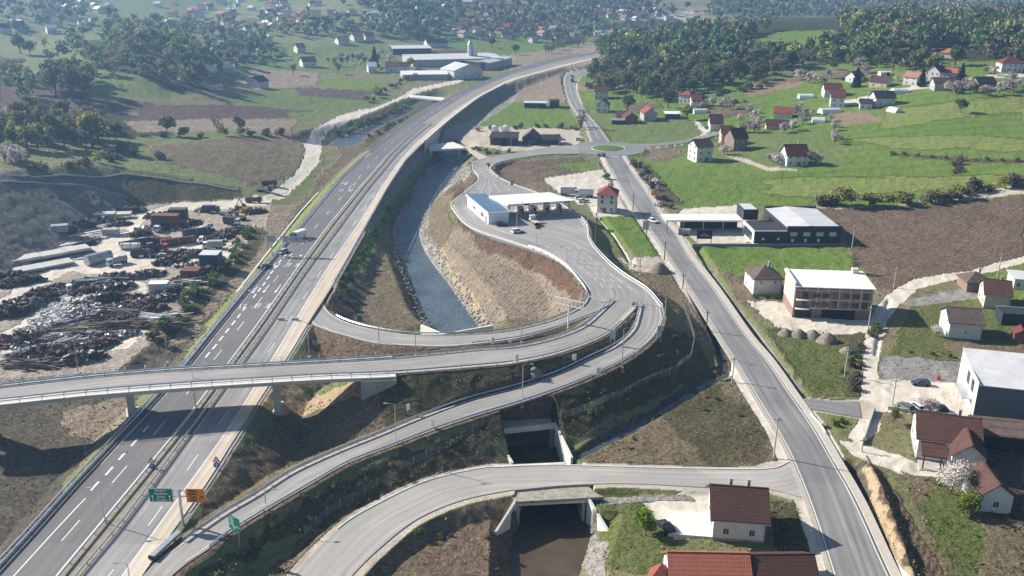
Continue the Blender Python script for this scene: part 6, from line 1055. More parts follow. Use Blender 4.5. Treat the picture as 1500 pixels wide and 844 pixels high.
tank(145, 385, .95, 8, 1.6, TANKG, "big grey cylinder lying on the yard sand"); tank(262, 358, .55, 11, 1.2, RUST, "long rust red tank lying between lorries"); tank(288, 345, .5, 9, 1.3, GRAPH, "dark tank behind the rust red one"); tank(192, 365, .1, 6, 1, WHITEM, "white cylinder beside the red cab lorry")
GREYSLAB = mat('grey_slab', (.26,.255,.26), .85, .15, .5)
def slabs(px, py, az, n, L_, wd, label, m=CONCW, hh=.5, step=None):
    t = thing("slab_stack", label, "slab stack", Pt(px, py), az, "stacks of concrete slabs"); R2 = np.random.default_rng(px)
    for i in range(n): MB().box(-L_/2, -wd/2, 0, L_/2, wd/2, hh*R2.uniform(.8, 1.2)).obj("slab", m, t, ((i-(n-1)/2)*(step or L_+.25), R2.uniform(-.15, .15), -.05))
slabs(40, 380, .72, 5, 7, 5, "long row of pale concrete slabs along the yard's left edge", CONC, .8); slabs(72, 381, .72, 4, 6.5, 6, "broad grey slab platform beside the pale row", GREYSLAB, .6); slabs(88, 385, .75, 9, 3, .8, "line of white beams beside the slab platform", WHITEM, .5); slabs(125, 350, .8, 6, 4.5, 4, "upper grey slab field below the cut slope", GREYSLAB, .25); slabs(107, 347, .8, 6, 4.5, 1, "long pale beams left of the upper slab field", CONCW, .5); slabs(140, 351, .8, 5, 5, 1, "long pale beams right of the upper slab field", CONCW, .5); slabs(20, 398, .72, 4, 8, 5, "lowest pale slabs at the left edge of the photo", CONC, .7); slabs(147, 316, .2, 4, 5, 4, "white sheet stacks at the top of the slope foot", CONC, 1.0)
HEAPM = [mat("dark_scrap", (.05,.038,.035), .9, .4, .5, bump=.4), mat("brown_scrap", (.15,.085,.06), .9, .4, .5, bump=.4), mat("grey_rubble", (.22,.195,.17), .9, .35, .6, bump=.4), mat("white_sacks", (.46,.46,.45), .7, .1, 1), OLIVE, GALV, CONCW]
def heap(px, py, rx, ry, h, az, n, mats, label, seed, name="scrap_heap", long_=0, cat="scrap heap", sz=(.4, 1.6), mound=True, group="scrap heaps in the yard"):
    R2 = np.random.default_rng(seed); mb = MB(); P = Pt(px, py)
    if mound: mb.ball((0, 0, -h*.25), rx*.95, ry*.95, h*.95, 14, 6, 0, .18)
    for i in range(n):
        a = R2.uniform(0, 6.28); q = R2.uniform(0, 1)**.5; x, y = rx*q*math.cos(a), ry*q*math.sin(a); z = h*(1-q*q)*.75*(1 if mound else .5)
        s = R2.uniform(*sz, 3)*(1, .6, .45)
        if long_: s = np.array([R2.uniform(3, long_), R2.uniform(.15, .4), R2.uniform(.15, .35)])
        rot = Matrix.Rotation(R2.normal(0, .25) if long_ else R2.uniform(0, 6.28), 3, 'Z') @ Matrix.Rotation(R2.normal(0, .05 if long_ else .4), 3, 'Y') @ Matrix.Rotation(R2.normal(0, .3), 3, 'X')
        mb.cbox(x, y, max(z, .1)+s[2]/2, *s, mi=int(R2.integers(len(mats))), rot=rot)
    o = mb.obj(name, [HEAPM[i] for i in mats], None, P, az); o['label'] = label; o['category'] = cat; o['group'] = group
HP = [(210,322,9,3,"at the foot of the slope"),(185,312,10,3,"beside the top track"),(250,308,12,3,"under the top edge"),(235,318,8,2.5,"below the top edge"),(120,330,6,2.5,"beside the cut slope"),(95,338,5,2,"at the slope foot"),(130,378,9,2,"in the mid row"),(145,370,6,2,"behind the grey cylinder"),(30,415,9,3,"at the left rim"),(12,408,7,3,"at the left edge"),(28,452,11,4,"in the dark left bank"),(10,462,9,4,"in the lowest left bank"),(50,440,7,3,"by the white block"),(62,432,6,3,"below the sand track"),(40,475,9,3,"left of the pipes"),(22,500,9,3,"above the overpass left"),(60,520,9,3,"before the overpass"),(100,520,8,3,"by the lamp"),(120,528,7,3,"right of the lamp"),(150,505,5,2,"at the sand path end"),(160,440,7,3,"left of the sand path"),(185,470,6,2,"at the olive stack"),(215,405,7,2.5,"below the lorries"),(250,385,7,2.5,"of wheels and drums"),(265,375,6,2.5,"of round drums"),(300,400,6,2.5,"behind the blue shed"),(235,440,6,2,"right of the path"),(225,455,5,2,"at the drop edge"),(255,430,5,2,"behind the office cabin"),(320,350,7,2.5,"at the right rim"),(345,340,8,2,"by the digger"),(330,300,8,2,"at the far right top"),(372,312,6,2,"beside the exit"),(130,428,6,2.5,"behind the white lorry"),(170,424,8,2.5,"of dark frames"),(165,408,6,2,"with curved steel"),(85,425,5,2.5,"of grey blocks"),(205,345,5,2,"among the lorries"),(285,375,7,2.5,"behind the sand square"),(60,400,5,2,"at the mid left track"),(215,480,5,2,"at the path's right end"),(275,330,6,2,"between the hoppers"),(150,325,6,2,"of pale boards"),(175,330,6,1.6,"of white boards")]
for i, (x, y, rx, h, w) in enumerate(HP):
    if any(inpoly(np.array([x+.1]), np.array([y+.1]), q)[0] for q in TRK): continue
    rx *= .8
    mt = ([0, 0, 0, 1, 1, 2], [0, 1, 1, 0, 1, 2], [2, 2, 0, 1, 0, 6, 0], [0, 2, 1, 0, 1])[i % 4]; heap(x, y, rx, rx*.45, h*.75, .6, 90, mt, "%s heap of scrap %s" % (("dark", "rusty brown", "grey", "mixed dark")[i % 4], w), i+10)
R9 = np.random.default_rng(99); BADT = TRK
i = 0
while i < 75:
    x, y = R9.uniform(0, 380), R9.uniform(300, 545)
    if not inpoly(np.array([x]), np.array([y]), [(0,425),(75,378),(200,308),(380,300),(330,385),(250,455),(170,535),(0,548)])[0] or any(inpoly(np.array([x]), np.array([y]), q)[0] for q in TRK): continue
    rx = R9.uniform(2.2, 5.5); heap(x, y, rx, rx*R9.uniform(.35, .7), R9.uniform(.6, 1.6), R9.uniform(.3, 1), int(rx*13), [[0, 1, 1, 0, 2], [0, 0, 1], [1, 2, 0, 6], [2, 0, 1, 5, 3]][i % 4], "low %s pile of scrap pieces" % ("brown", "black brown", "dusty grey brown", "grey and brown")[i % 4], 300+i, group="low scrap piles between the yard tracks", sz=(.25, 1.2)); i += 1
for i, (x, y, lb) in enumerate([(100,455,"white bulk sacks in rows, upper part"),(85,468,"white bulk sacks in rows, middle part"),(70,480,"white bulk sacks in rows, lower part"),(120,443,"white bulk sacks beside the white cab tipper")]): heap(x, y, 8, 4, .8, .55, 110, [3, 3, 6], lb, i+80, "sack_pile", 0, "sacks", (.9, 1.3), False, "white sacks in the yard")
for i, (x, y, m_, lb) in enumerate([(118,470,[5, 0],"stack of long steel profiles"),(80,508,[2, 6],"stack of long grey pipes"),(60,512,[2, 5],"second stack of grey pipes"),(178,458,[4, 4],"upper stack of olive steel beams"),(175,468,[4, 1],"middle stack of olive steel beams"),(172,478,[1, 4],"lower stack of brown steel beams"),(105,485,[4, 2],"olive beams beside the steel profiles"),(230,467,[6, 5],"pale pipes near the drop edge"),(232,478,[4, 1],"olive beams near the drop edge"),(50,535,[1, 2],"brown girders close to the overpass"),(150,412,[0, 5],"dark curved frames beyond the white lorry"),(115,492,[5, 2],"pale tubes beside the sand patch"),(275,415,[1, 6],"planks behind the rusty container")]): heap(x, y, 5, 2.4, 1.2, .75 if i < 3 else .15, 60, m_, lb, i+120, "beam_stack", 11, "beam stack", (1, 1), True, "stacks of beams and pipes")
# gravel heaps and retaining walls at the right, other small things
GH = mat("gravel_heap", (.24,.21,.18), .95, .35, 1.2, bump=.3)
for i, (x, y, s) in enumerate([(1151,490,2.6),(1170,492,2.7),(1190,493,2.6),(1212,500,3.2),(1240,516,2.2),(783,543,1.9),(965,397,4.0),(687,242,2.2)]):
    P = Pt(x, y); P[2] -= .5 if i == 5 else 0; mb = MB(); n = 18; vs = [(0, 0, s*.75)]
    for j, q in enumerate((.25, .5, .75, 1.05)): vs += [(s*q*(1+random.uniform(-.12, .12))*math.cos(6.283*k/n), s*q*(1+random.uniform(-.12, .12))*math.sin(6.283*k/n), s*(.62, .4, .18, -.3)[j]+random.uniform(-.06, .06)) for k in range(n)]
    mb.add(vs, [(0, 1+k, 1+(k+1) % n) for k in range(n)]+[(1+j*n+k, 1+(j+1)*n+k, 1+(j+1)*n+(k+1) % n, 1+j*n+(k+1) % n) for j in range(3) for k in range(n)]); o = mb.obj("gravel_heap", GH, None, P, smooth=True); o['category'] = "gravel heap"; o['label'] = ["first grey gravel heap from the left before the brick block", "second grey gravel heap from the left before the brick block", "third grey gravel heap from the left before the brick block", "largest gravel heap, rightmost before the brick block", "small rubble heap on the green verge", "grey gravel heap on the slope between the ramps", "large earth heap left of the local road", "small stone heap beside the river bridge"][i]
P0 = np.array([Pt(1262,652), Pt(1279,602), Pt(1290,600)]); c_, _ = resamp(P0, 2); vwall(c_, 1.0, -1.2, .3, CONC, "garden_wall", "low concrete wall beside the gravel lane curve"); c_, _ = resamp(np.array([Pt(1300,600), Pt(1362,609), Pt(1412,612)]), 2); vwall(c_, .9, -1.8, .3, CONC, "garden_wall", "concrete retaining wall below the parked cars")
c_, _ = resamp(np.array([Pt(1188,608), Pt(1203,624), Pt(1212,640)]), 1); vwall(c_, .35, -1, .3, CONCW, "drain_wall", "pale drain wall at the side street junction"); c_, _ = resamp(Pz(np.array([345,380,440,466]), np.array([430,385,310,282]), 2.2), 3); vwall(c_, c_[:, 2]+.3, 0, .5, CONCW, "drain_channel", "pale concrete drain left of the motorway verge", "drain"); c_, _ = resamp(np.array([Pt(15,257), Pt(90,256), Pt(178,254), Pt(250,263), Pt(300,270), Pt(350,279)]), 3); c_[:, 2] = H(c_[:, 0], c_[:, 1]); vwall(c_, c_[:, 2]+.35, c_[:, 2]-.4, .3, CONC, "drain_channel", "pale drain along the top of the cut slope", "drain")
c_, _ = resamp(np.array([Pt(0,266), Pt(60,268), Pt(120,270), Pt(180,288)]), 3); c_[:, 2] = H(c_[:, 0], c_[:, 1]); vwall(c_, c_[:, 2]+.2, c_[:, 2]-.4, .25, CONC, "drain_channel", "pale berm drain across the cut slope", "drain")
P = Pt(1374, 556); t = thing("waste_bin", "red bin beside the gravel car park", "bin", P); MB().box(-.35, -.3, 0, .35, .3, .9).obj("bin_body", P_RED, t); MB().box(-.38, -.33, .9, .38, .33, 1.0).obj("lid", P_RED, t)
c_, _ = resamp(np.array([Pt(878,318), Pt(900,345), Pt(920,375), Pt(930,392)]), 2); c_[:, 2] = H(c_[:, 0], c_[:, 1]); vwall(c_, c_[:, 2]+.25, c_[:, 2]-.5, .5, CONCW, "drain_channel", "pale drain along the bank right of the toll plaza", "drain")
c_, _ = resamp(np.array([Pt(1020,364), Pt(1040,395), Pt(1062,424), Pt(1085,455), Pt(1110,485), Pt(1150,540), Pt(1180,580)]), 2); c_[:, 2] = H(c_[:, 0], c_[:, 1]); vwall(c_, c_[:, 2]+.2, c_[:, 2]-.5, .4, CONCD, "drain_channel", "dark roadside drain right of the local road", "drain")
# ================================================================== vegetation
def leafmat(name, c, c2, tr=.38, attr=False):
    m, t, p = nt(name); g = N(t, 'ShaderNodeNewGeometry'); oi = N(t, 'ShaderNodeObjectInfo').outputs['Random']; rnd = g.outputs['Random Per Island']
    if attr: at = N(t, 'ShaderNodeAttribute', attribute_name='tint'); base = at.outputs['Color']
    else: base = mixc(t, mapr(t, noise(t, g.outputs['Position'], .35, 3), .35, .65, 0, 1), c, c2)
    h = N(t, 'ShaderNodeHueSaturation'); t.links.new(base, h.inputs['Color']); v = mth(t, 'MULTIPLY', mapr(t, rnd, 0, 1, .6, 1.4), 1.0 if attr else mapr(t, oi, 0, 1, .72, 1.25)); t.links.new(v, h.inputs['Value'])
    if not attr: t.links.new(mapr(t, oi, 0, 1, .485, .515), h.inputs['Hue'])
    t.links.new(h.outputs[0], p.inputs['Base Color']); p.inputs['Roughness'].default_value = .8; p.inputs['Specular IOR Level'].default_value = .15
    tl = N(t, 'ShaderNodeBsdfTranslucent'); t.links.new(h.outputs[0], tl.inputs[0]); mx = N(t, 'ShaderNodeMixShader'); mx.inputs[0].default_value = tr
    t.links.new(p.outputs[0], mx.inputs[1]); t.links.new(tl.outputs[0], mx.inputs[2]); t.links.new(mx.outputs[0], t.nodes['Material Output'].inputs[0]); return m
LF = {'green': leafmat("leaves_green", (.15,.20,.06), (.095,.14,.04)), 'olive': leafmat("leaves_olive", (.22,.21,.10), (.15,.145,.075)), 'brown': leafmat("twigs_brown", (.19,.16,.115), (.13,.11,.085)), 'yellow': leafmat("leaves_yellow_green", (.33,.32,.09), (.21,.22,.065)),
      'blossom': leafmat("blossom_white", (.66,.60,.57), (.45,.40,.37), .2), 'conifer': leafmat("needles_dark", (.025,.045,.03), (.016,.03,.022), .05), 'lime': leafmat("leaves_lime", (.26,.36,.05), (.16,.24,.04)), 'pink': leafmat("blossom_pink", (.48,.38,.37), (.30,.25,.23), .2)}
BARK = mat("bark", (.11,.085,.065), .9, .3, 2)
def cards(rng, C, s, flat=.0):
    """one small random leaf-clump quad per centre"""
    n = len(C); a = rng.normal(size=(n, 3)); a[:, 2] *= (1-flat); a /= np.linalg.norm(a, axis=1)[:, None]; b = rng.normal(size=(n, 3)); b -= a*(a*b).sum(1)[:, None]; b /= np.linalg.norm(b, axis=1)[:, None]
    u = a*(s*rng.uniform(.6, 1.3, n))[:, None]; v = b*(s*rng.uniform(.5, 1.1, n))[:, None]
    return np.stack([C-u-v*.6, C+u*.3-v, C+u+v*.5, C-u*.3+v], 1)
def crownpts(rng, n, h, r, lobes, base=.3, shell=.55):
    L = []; 
    for k in range(lobes):
        a = rng.uniform(0, 6.28); q = rng.uniform(.15, .62)*r; z = h*(base+.14+(1-base-.28)*rng.uniform()); L.append((q*math.cos(a), q*math.sin(a), z, r*rng.uniform(.38, .6)*(1-.45*abs(z/h-.6))))
    L.append((0, 0, h*.72, r*.6)); L = np.array(L); i = rng.integers(len(L), size=n); d = rng.normal(size=(n, 3)); d /= np.linalg.norm(d, axis=1)[:, None]; q = rng.uniform(shell, 1.05, n)
    return L[i, :3]+d*(L[i, 3]*q)[:, None]*np.array([1, 1, .85]), L
def mesh_np(name, V, m, vn=4, extra=None):
    n = len(V); me = bpy.data.meshes.new(name); me.vertices.add(n*vn); me.vertices.foreach_set('co', V.astype(np.float32).ravel()); me.loops.add(n*vn); me.loops.foreach_set('vertex_index', np.arange(n*vn, dtype=np.int32)); me.polygons.add(n); me.polygons.foreach_set('loop_start', (np.arange(n)*vn).astype(np.int32)); me.update(calc_edges=True); me.materials.append(m)
    if extra is not None: at = me.attributes.new('tint', 'FLOAT_COLOR', 'POINT'); at.data.foreach_set('color', np.repeat(extra, vn, 0).astype(np.float32).ravel())
    return me
def tree_proto(kind, seed, h=10, r=4, n=420, leaf=.55, lobes=9, base=.3, bare=False):
    rng = np.random.default_rng(seed); tm = MB(); hb = h*base
    if kind == 'conifer':
        C = []
        for k in range(n): z = rng.uniform(.06, 1)**1.0; a = rng.uniform(0, 6.28); q = r*(1-z)**.85*rng.uniform(.45, 1.05)*(1+.18*math.sin(a*5+z*20)); C.append((q*math.cos(a), q*math.sin(a), h*z-.25*q))
        V = cards(rng, np.array(C), leaf, .4); tm.tube((0, 0, -.5), (0, 0, h*.9), .25, .05, 6)
    else:
        P, L = crownpts(rng, n, h, r, lobes, base); V = cards(rng, P, leaf); tm.tube((0, 0, -.5), (rng.normal()*.2, rng.normal()*.2, hb*1.1), .03*h, .021*h, 7)
        for l in L[:9]:
            m_ = (l[0]*.45, l[1]*.45, hb+(l[2]-hb)*.45); tm.tube((0, 0, hb*.8), m_, .016*h, .011*h, 5, 0, False); tm.tube(m_, tuple(l[:3]), .011*h, .004*h, 4, 0, False)
            for q in range(3 if bare else 1): d = rng.normal(size=3)*l[3]*.8; d[2] = abs(d[2]); tm.tube(tuple(l[:3]), (l[0]+d[0], l[1]+d[1], l[2]+d[2]), .004*h, .002*h, 3, 0, False)
    return tm.mesh("trunk", BARK), mesh_np("crown", V, LF[kind])
PR = {'green': [tree_proto('green', 1), tree_proto('green', 2, 11, 4.2, 460), tree_proto('green', 3, 9, 4.4)], 'olive': [tree_proto('olive', 4, 10.5, 4, 380), tree_proto('olive', 5, 12, 4, 420), tree_proto('olive', 6, 9, 3.6, 330)], 'yellow': [tree_proto('yellow', 7, 9, 4.2, 420), tree_proto('yellow', 8, 8, 3.6, 360)],
      'brown': [tree_proto('brown', 9, 9, 3.6, 170, .35, 10, .2, True), tree_proto('brown', 10, 10, 3.4, 190, .35, 10, .2, True)], 'blossom': [tree_proto('blossom', 11, 5.5, 2.8, 380, .32, 8, .25), tree_proto('pink', 12, 5, 2.6, 340, .32, 7, .25), tree_proto('blossom', 13, 6, 2.5, 340, .32, 7, .25)],
      'conifer': [tree_proto('conifer', 14, 13, 3.2, 800, .6), tree_proto('conifer', 15, 11, 2.8, 700, .55)]}
def bush_proto(kind, seed, h=2.4, r=2.2, n=260, leaf=.3):
    rng = np.random.default_rng(seed); P, L = crownpts(rng, n, h, r, 6, 0, .4); P[:, 2] = np.maximum(P[:, 2]*.9, .05); return mesh_np("foliage", cards(rng, P, leaf), LF[kind])
BP = {'green': [bush_proto('green', 21), bush_proto('green', 22, 2, 2.5)], 'olive': [bush_proto('olive', 23), bush_proto('yellow', 24, 3.6, 2.6, 340, .34)], 'brown': [bush_proto('brown', 25)], 'blossom': [bush_proto('blossom', 26, 2.8, 2.4), bush_proto('pink', 27)]}
NMS = {'green': ("broadleaf_tree", "green broadleaf tree"), 'olive': ("broadleaf_tree", "olive spring tree"), 'yellow': ("broadleaf_tree", "yellow green tree"), 'brown': ("bare_tree", "nearly bare grey brown tree"), 'blossom': ("blossoming_tree", "white blossoming fruit tree"), 'conifer': ("conifer_tree", "dark conifer")}
VR = random.Random(3)
def tree(P, kind, label, s=1, group=None, vi=None, sy=None):
    nm, lb = NMS[kind]; a, b = PR[kind][VR.randrange(len(PR[kind])) if vi is None else vi]; t = thing(nm, label or lb, {"conifer": "conifer"}.get(kind, "tree"), P, VR.uniform(0, 6.28), group); k = s*VR.uniform(.88, 1.12); t.scale = (k*VR.uniform(.9, 1.1), k*VR.uniform(.9, 1.1), k*(sy or 1)); link("trunk", a, t); link("crown", b, t)
def bush(P, kind, label, s=1, group=None):
    o = link("bush", VR.choice(BP[kind]), None, (P[0], P[1], P[2]-.1), VR.uniform(0, 6.28), label, "bush", group); k = s*VR.uniform(.75, 1.25); o.scale = (k, k*VR.uniform(.85, 1.15), k*VR.uniform(.8, 1.1))
def wpoly(px): return [tuple(Pt(a, b)[:2]) for a, b in px]
def scatter(poly, spacing, rng, avoid=(), jit=.48):
    q = np.array(poly); a, b = q.min(0), q.max(0); gx, gy = np.meshgrid(np.arange(a[0], b[0], spacing), np.arange(a[1], b[1], spacing)); gx = gx.ravel()+rng.uniform(-jit, jit, gx.size)*spacing; gy = gy.ravel()+rng.uniform(-jit, jit, gy.size)*spacing
    m = inpoly(gx, gy, poly)
    for v in avoid: m &= ~inpoly(gx, gy, v)
    return gx[m], gy[m]
# --- individually placed trees
ONE = [(919,165,'green',1.3,"tall dark tree beside the track to the red hipped house"),(979,158,'olive',1.5,"tall ivy clad tree beside the red hipped house"),(1006,176,'yellow',1.0,"yellow green tree at the top of the curved track"),(950,142,'blossom',1,"single blossoming tree at the forest edge behind the oval field"),(1221,103,'green',.75,"round dark tree alone on the upper meadow"),(1407,165,'green',.8,"lone dark tree in the wide green meadow"),
 (1402,97,'conifer',.0,""),(1254,128,'conifer',1.0,"tall dark conifer beside the bright red gable roof"),(1350,127,'conifer',1.1,"broad dark fir in front of the black roofed house"),(1407,121,'conifer',.9,"slim dark fir right of the orange roof"),(1140,100,'olive',1,"olive tree clump at the meadow corner below the forest"),(1160,101,'green',1.2,"large green tree on the upper meadow left part"),(1175,103,'olive',1,"olive tree beside the large green tree on the upper meadow"),
 (945,781,'lime',.5,""),(549,98,'conifer',1.3,"big dark fir in the hazy orchard"),(602,100,'yellow',1.1,"slim yellow tree before the factory"),(1251,400,'brown',.6,"bare small tree at the corner of the ploughed field"),(715,247,'yellow',.4,"small yellow bush tree at the plaza road bend"),(852,188,'brown',1.1,"bare tree left of the north road"),(850,192,'brown',.9,"second bare tree left of the north road"),(1275,145,'blossom',1.0,"blossoming tree behind the beige village house"),(1258,100,'blossom',1.4,"tall blossoming tree above the small red gable house"),(1268,108,'blossom',1.2,"round blossoming tree beside the small red gable house"),
 (165,112,'brown',.7,"thin bare tree on the hazy left slope"),(66,72,'brown',1,"small tree on the left hill meadow"),(30,80,'green',1.3,"pair tree on the left hill, left one"),(45,82,'green',1.2,"pair tree on the left hill, right one"),(245,197,'yellow',1.3,"large round tree at the brown field edge"),(320,197,'brown',1,"bare tree in the hedge of the brown field"),(352,196,'olive',1,"olive tree in the hedge of the brown field"),(135,215,'yellow',1.8,"big golden green tree at the end of the left wood"),(125,200,'yellow',1.5,"golden tree behind the big golden green one"),
 (430,110,'olive',.7,"tree beside the small white house"),(495,108,'olive',1,"dense tree group in the yard meadow"),(720,70,'green',1,"tree at the hazy green field beyond the silo"),(755,80,'green',1,"tree on the hazy green field near the motorway"),(900,100,'olive',1,"tree before the clay scar"),(1318,172,'brown',.01,"")]
for x, y, k, s, lb in ONE:
    if lb: tree(Pt(x, y), k, lb, s)
for i, (x, y) in enumerate([(0,108),(8,112),(16,114),(24,112),(30,116)]): tree(Pt(x, y), 'brown', "bare tree in the row at the left hill edge", 1.2, "bare trees at the left edge of the hill")
for i in range(14): tree(Pt(800+i*4.2, 78-i*.9+VR.uniform(-2, 2)), 'brown', "slim bare tree in the row beyond the far motorway", 1.1, "row of slim bare trees beyond the far motorway")
for i in range(9): tree(Pt(480+i*9+VR.uniform(-3,3), 94+VR.uniform(-5,5)), 'olive', "small round orchard tree on the hazy meadow", .6, "small orchard trees on the hazy meadow")
# near trees with finer crowns
def fine_tree(P, kind, label, h, r, n, leaf, lobes, seed, bare=False, base=.3):
    a, b = tree_proto(kind, seed, h, r, n, leaf, lobes, base, bare); nm = {'blossom': "blossoming_tree", 'lime': "broadleaf_tree", 'green': "broadleaf_tree"}[kind]; t = thing(nm, label, "tree", P, 0); link("trunk", a, t); link("crown", b, t)
fine_tree(Pt(1391,722), 'blossom', "large white blossoming tree in front of the big brown roofed house", 6.5, 4.2, 2600, .16, 16, 31, True); fine_tree(Pt(1415,752), 'lime', "bright lime green tree at the corner of the long outbuilding", 4.6, 2.6, 1600, .2, 10, 32, False, .2); fine_tree(Pt(945,784), 'lime', "round bright green tree on the lawn left of the terrace", 4.6, 2.7, 1800, .2, 9, 33, False, .25)
fine_tree(Pt(1362,604), 'blossom', "low blossoming shrub tree between the parked cars", 3, 2.6, 1300, .14, 10, 34, True, .15); fine_tree(Pt(1371,493), 'blossom', "small blossoming shrub tree left of the white barn", 2.6, 2, 800, .13, 8, 35, True, .15); fine_tree(Pt(1310,620), 'green', "slender light tree behind the big brown roofed house", 4, 1.5, 500, .16, 6, 36); fine_tree(Pt(1148,790), 'green', "dark garden tree beside the brown roofed house", 3.4, 1.8, 900, .18, 8, 37); fine_tree(Pt(1430,716), 'blossom', "second greyish blossoming tree over the outbuilding roof", 5.5, 2.8, 1200, .15, 10, 38, True)
# blossom groups in the village
BL = [(1030,160),(1045,155),(1055,158),(1062,152),(1070,160),(1020,163),(1100,165),(1095,172),(1108,178),(1085,180),(1098,188),(1112,186),(1090,195),(1104,196),(1165,118),(1172,114),(1178,117),(1186,122),(1193,118),(1200,120),(1205,124),(1210,117),(1166,170),(1173,176),(1180,172),(1188,168),(1176,182),(1170,162),(1218,178),(1222,186),(1220,192),(1224,205),(1230,208),(1222,212),(1384,128),(1392,131),(1400,133),(1408,132),(1416,133),(1422,136),(1405,138),(1395,136),(1388,134),(1440,140),(1450,139),(1462,138),(1470,134),(1478,132),(1486,134),(1482,126),(1490,130),(1368,82),(1400,85),(1408,84),(1350,84),(1342,86),(1445,108),(1455,110),(1492,104),(1316,118),(1055,222),(1060,226),(1134,238),(1140,240),(1128,236),(1190,240),(1198,243),(1320,102),(1326,95),(1375,126),(1160,192),(1150,196)]
for x, y in BL: tree(Pt(x+VR.uniform(-2, 2), y+VR.uniform(-1, 1)), 'blossom', "greyish white blossoming fruit tree among the village houses", VR.uniform(.8, 1.25), "blossoming fruit trees in the hillside village")
for i in range(16): tree(Pt(490+VR.uniform(0, 85), 82+VR.uniform(-2, 16)), 'blossom', "small hazy blossoming tree in the orchard left of the factory", 1, "hazy blossoming trees")
for i in range(10): tree(Pt(5+VR.uniform(0, 28), 240+VR.uniform(-8, 5)), 'blossom', "pale blossoming tree on the meadow above the cut slope", 1, "blossoming trees above the cut slope")
# woods at the left as individual trees
rg = np.random.default_rng(5)
def wood(px, sp, kinds, n, group, label, s=1, avoid=()):
    poly = wpoly(px); X, Y = scatter(poly, sp, rg, avoid); o = np.argsort(Y)[:n]; Z = H(X[o], Y[o], False)
    for x, y, z in zip(X[o], Y[o], Z): tree((x, y, z-.1), VR.choice(kinds), label, s*VR.uniform(.8, 1.25), group)
    r_ = np.argsort(Y)[n:]; return X[r_], Y[r_]
wood([(-10,195),(60,185),(130,190),(170,200),(170,215),(100,222),(-10,222)], 7.5, ['green', 'olive', 'olive', 'yellow'], 46, "trees of the wood above the scrap yard", "grey green spring tree in the wood above the scrap yard", 1.0)
wood([(-10,178),(60,170),(160,180),(160,192),(60,185),(-10,192)], 9, ['brown', 'olive', 'brown'], 26, "bare trees at the back of the wood above the scrap yard", "thin pale tree at the back of the wood above the scrap yard", 1.0)
W1 = wood([(65,130),(100,118),(130,125),(138,142),(100,152),(70,145)], 9, ['green', 'olive'], 22, "trees of the dark clump on the left slope", "dark grey green tree in the clump on the left slope", 1.3)
HF = [(872,112),(862,128),(880,140),(905,138),(930,142),(960,150),(1000,140),(1060,132),(1140,114),(1180,92),(1270,98),(1358,108),(1420,92),(1520,95),(1540,38),(1480,36),(1400,35),(1300,33),(1200,38),(1130,45),(1060,52),(1000,60),(900,70),(875,87)]
GAP = [wpoly([(1092,84),(1100,56),(1140,40),(1225,36),(1250,64),(1200,80),(1165,86)]), wpoly([(1345,88),(1360,70),(1420,70),(1430,92),(1370,100)]), wpoly([(882,126),(888,108),(916,100),(922,124)])]
hp = wpoly(HF); X, Y = scatter(hp, 7.6, rg, GAP); o = np.argsort(Y+.35*np.abs(X-120)); 
for i in o[:150]:
    x, y = X[i], Y[i]; z = float(H([x], [y], False)[0]); tree((x, y, z-.1), VR.choice(['green', 'green', 'olive', 'olive', 'yellow']), "broadleaf tree at the front of the hill forest", VR.uniform(.6, 1.45), "trees at the front of the hill forest")
rest = [(X[o[150:]], Y[o[150:]], 1.0)]
# stuff forests ------------------------------------------------------
TP = []
for i in range(5):
    rr = np.random.default_rng(60+i); P_, _L = crownpts(rr, 95, 10, 4, 6, .22, .6); TP.append(cards(rr, P_, .85))
TPL = []
for i in range(3):
    rr = np.random.default_rng(70+i); P_, _L = crownpts(rr, 38, 10, 4.4, 4, .15, .6); TPL.append(cards(rr, P_, 1.5))
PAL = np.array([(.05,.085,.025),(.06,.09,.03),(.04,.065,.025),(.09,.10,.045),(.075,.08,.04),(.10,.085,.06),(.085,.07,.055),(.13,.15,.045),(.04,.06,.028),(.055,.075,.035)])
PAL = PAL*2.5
PAL_HAZE = PAL*.55+np.array([.15,.17,.115])*.75  # distance haze put into the tint: paler, greyer crowns for far woods
LFA = leafmat("forest_leaves", (.1,.1,.1), (.1,.1,.1), .2, True)
def forest(name, XY, s, tpl, label, pal=PAL, seed=0):
    rr = np.random.default_rng(seed); X = np.concatenate([a[0] for a in XY]); Y = np.concatenate([a[1] for a in XY]); Z = H(X, Y, False); Vs = []; T = []
    idx = rr.integers(len(tpl), size=len(X)); tn = pal[rr.integers(len(pal), size=len(X))]*rr.uniform(.8, 1.25, (len(X), 1)); an = rr.uniform(0, 6.28, len(X)); sc = s*rr.uniform(.5, 1.45, len(X))
    for k in range(len(tpl)):
        m = idx == k; c, si = np.cos(an[m]), np.sin(an[m]); B = tpl[k][None]*sc[m][:, None, None, None]; B = B*np.array([1., 1., 1.])*np.stack([rr.uniform(.8, 1.25, m.sum())]*2+[rr.uniform(.8, 1.3, m.sum())], -1)[:, None, None, :]; x = B[..., 0]*c[:, None, None]-B[..., 1]*si[:, None, None]+X[m][:, None, None]; y = B[..., 0]*si[:, None, None]+B[..., 1]*c[:, None, None]+Y[m][:, None, None]
        V = np.stack([x, y, B[..., 2]+Z[m][:, None, None]], -1).reshape(-1, 4, 3); Vs.append(V); T.append(np.repeat(np.c_[tn[m], np.ones(m.sum())], tpl[k].shape[0], 0))
    V = np.concatenate(Vs); me = mesh_np(name, V, LFA, 4, np.concatenate(T)); print(name, len(X), 'trees', len(V)); link(name, me, label=label, kind='stuff')
forest("forest", rest, 1.15, TP, "mixed spring forest covering the right hill", seed=1)
S2 = []
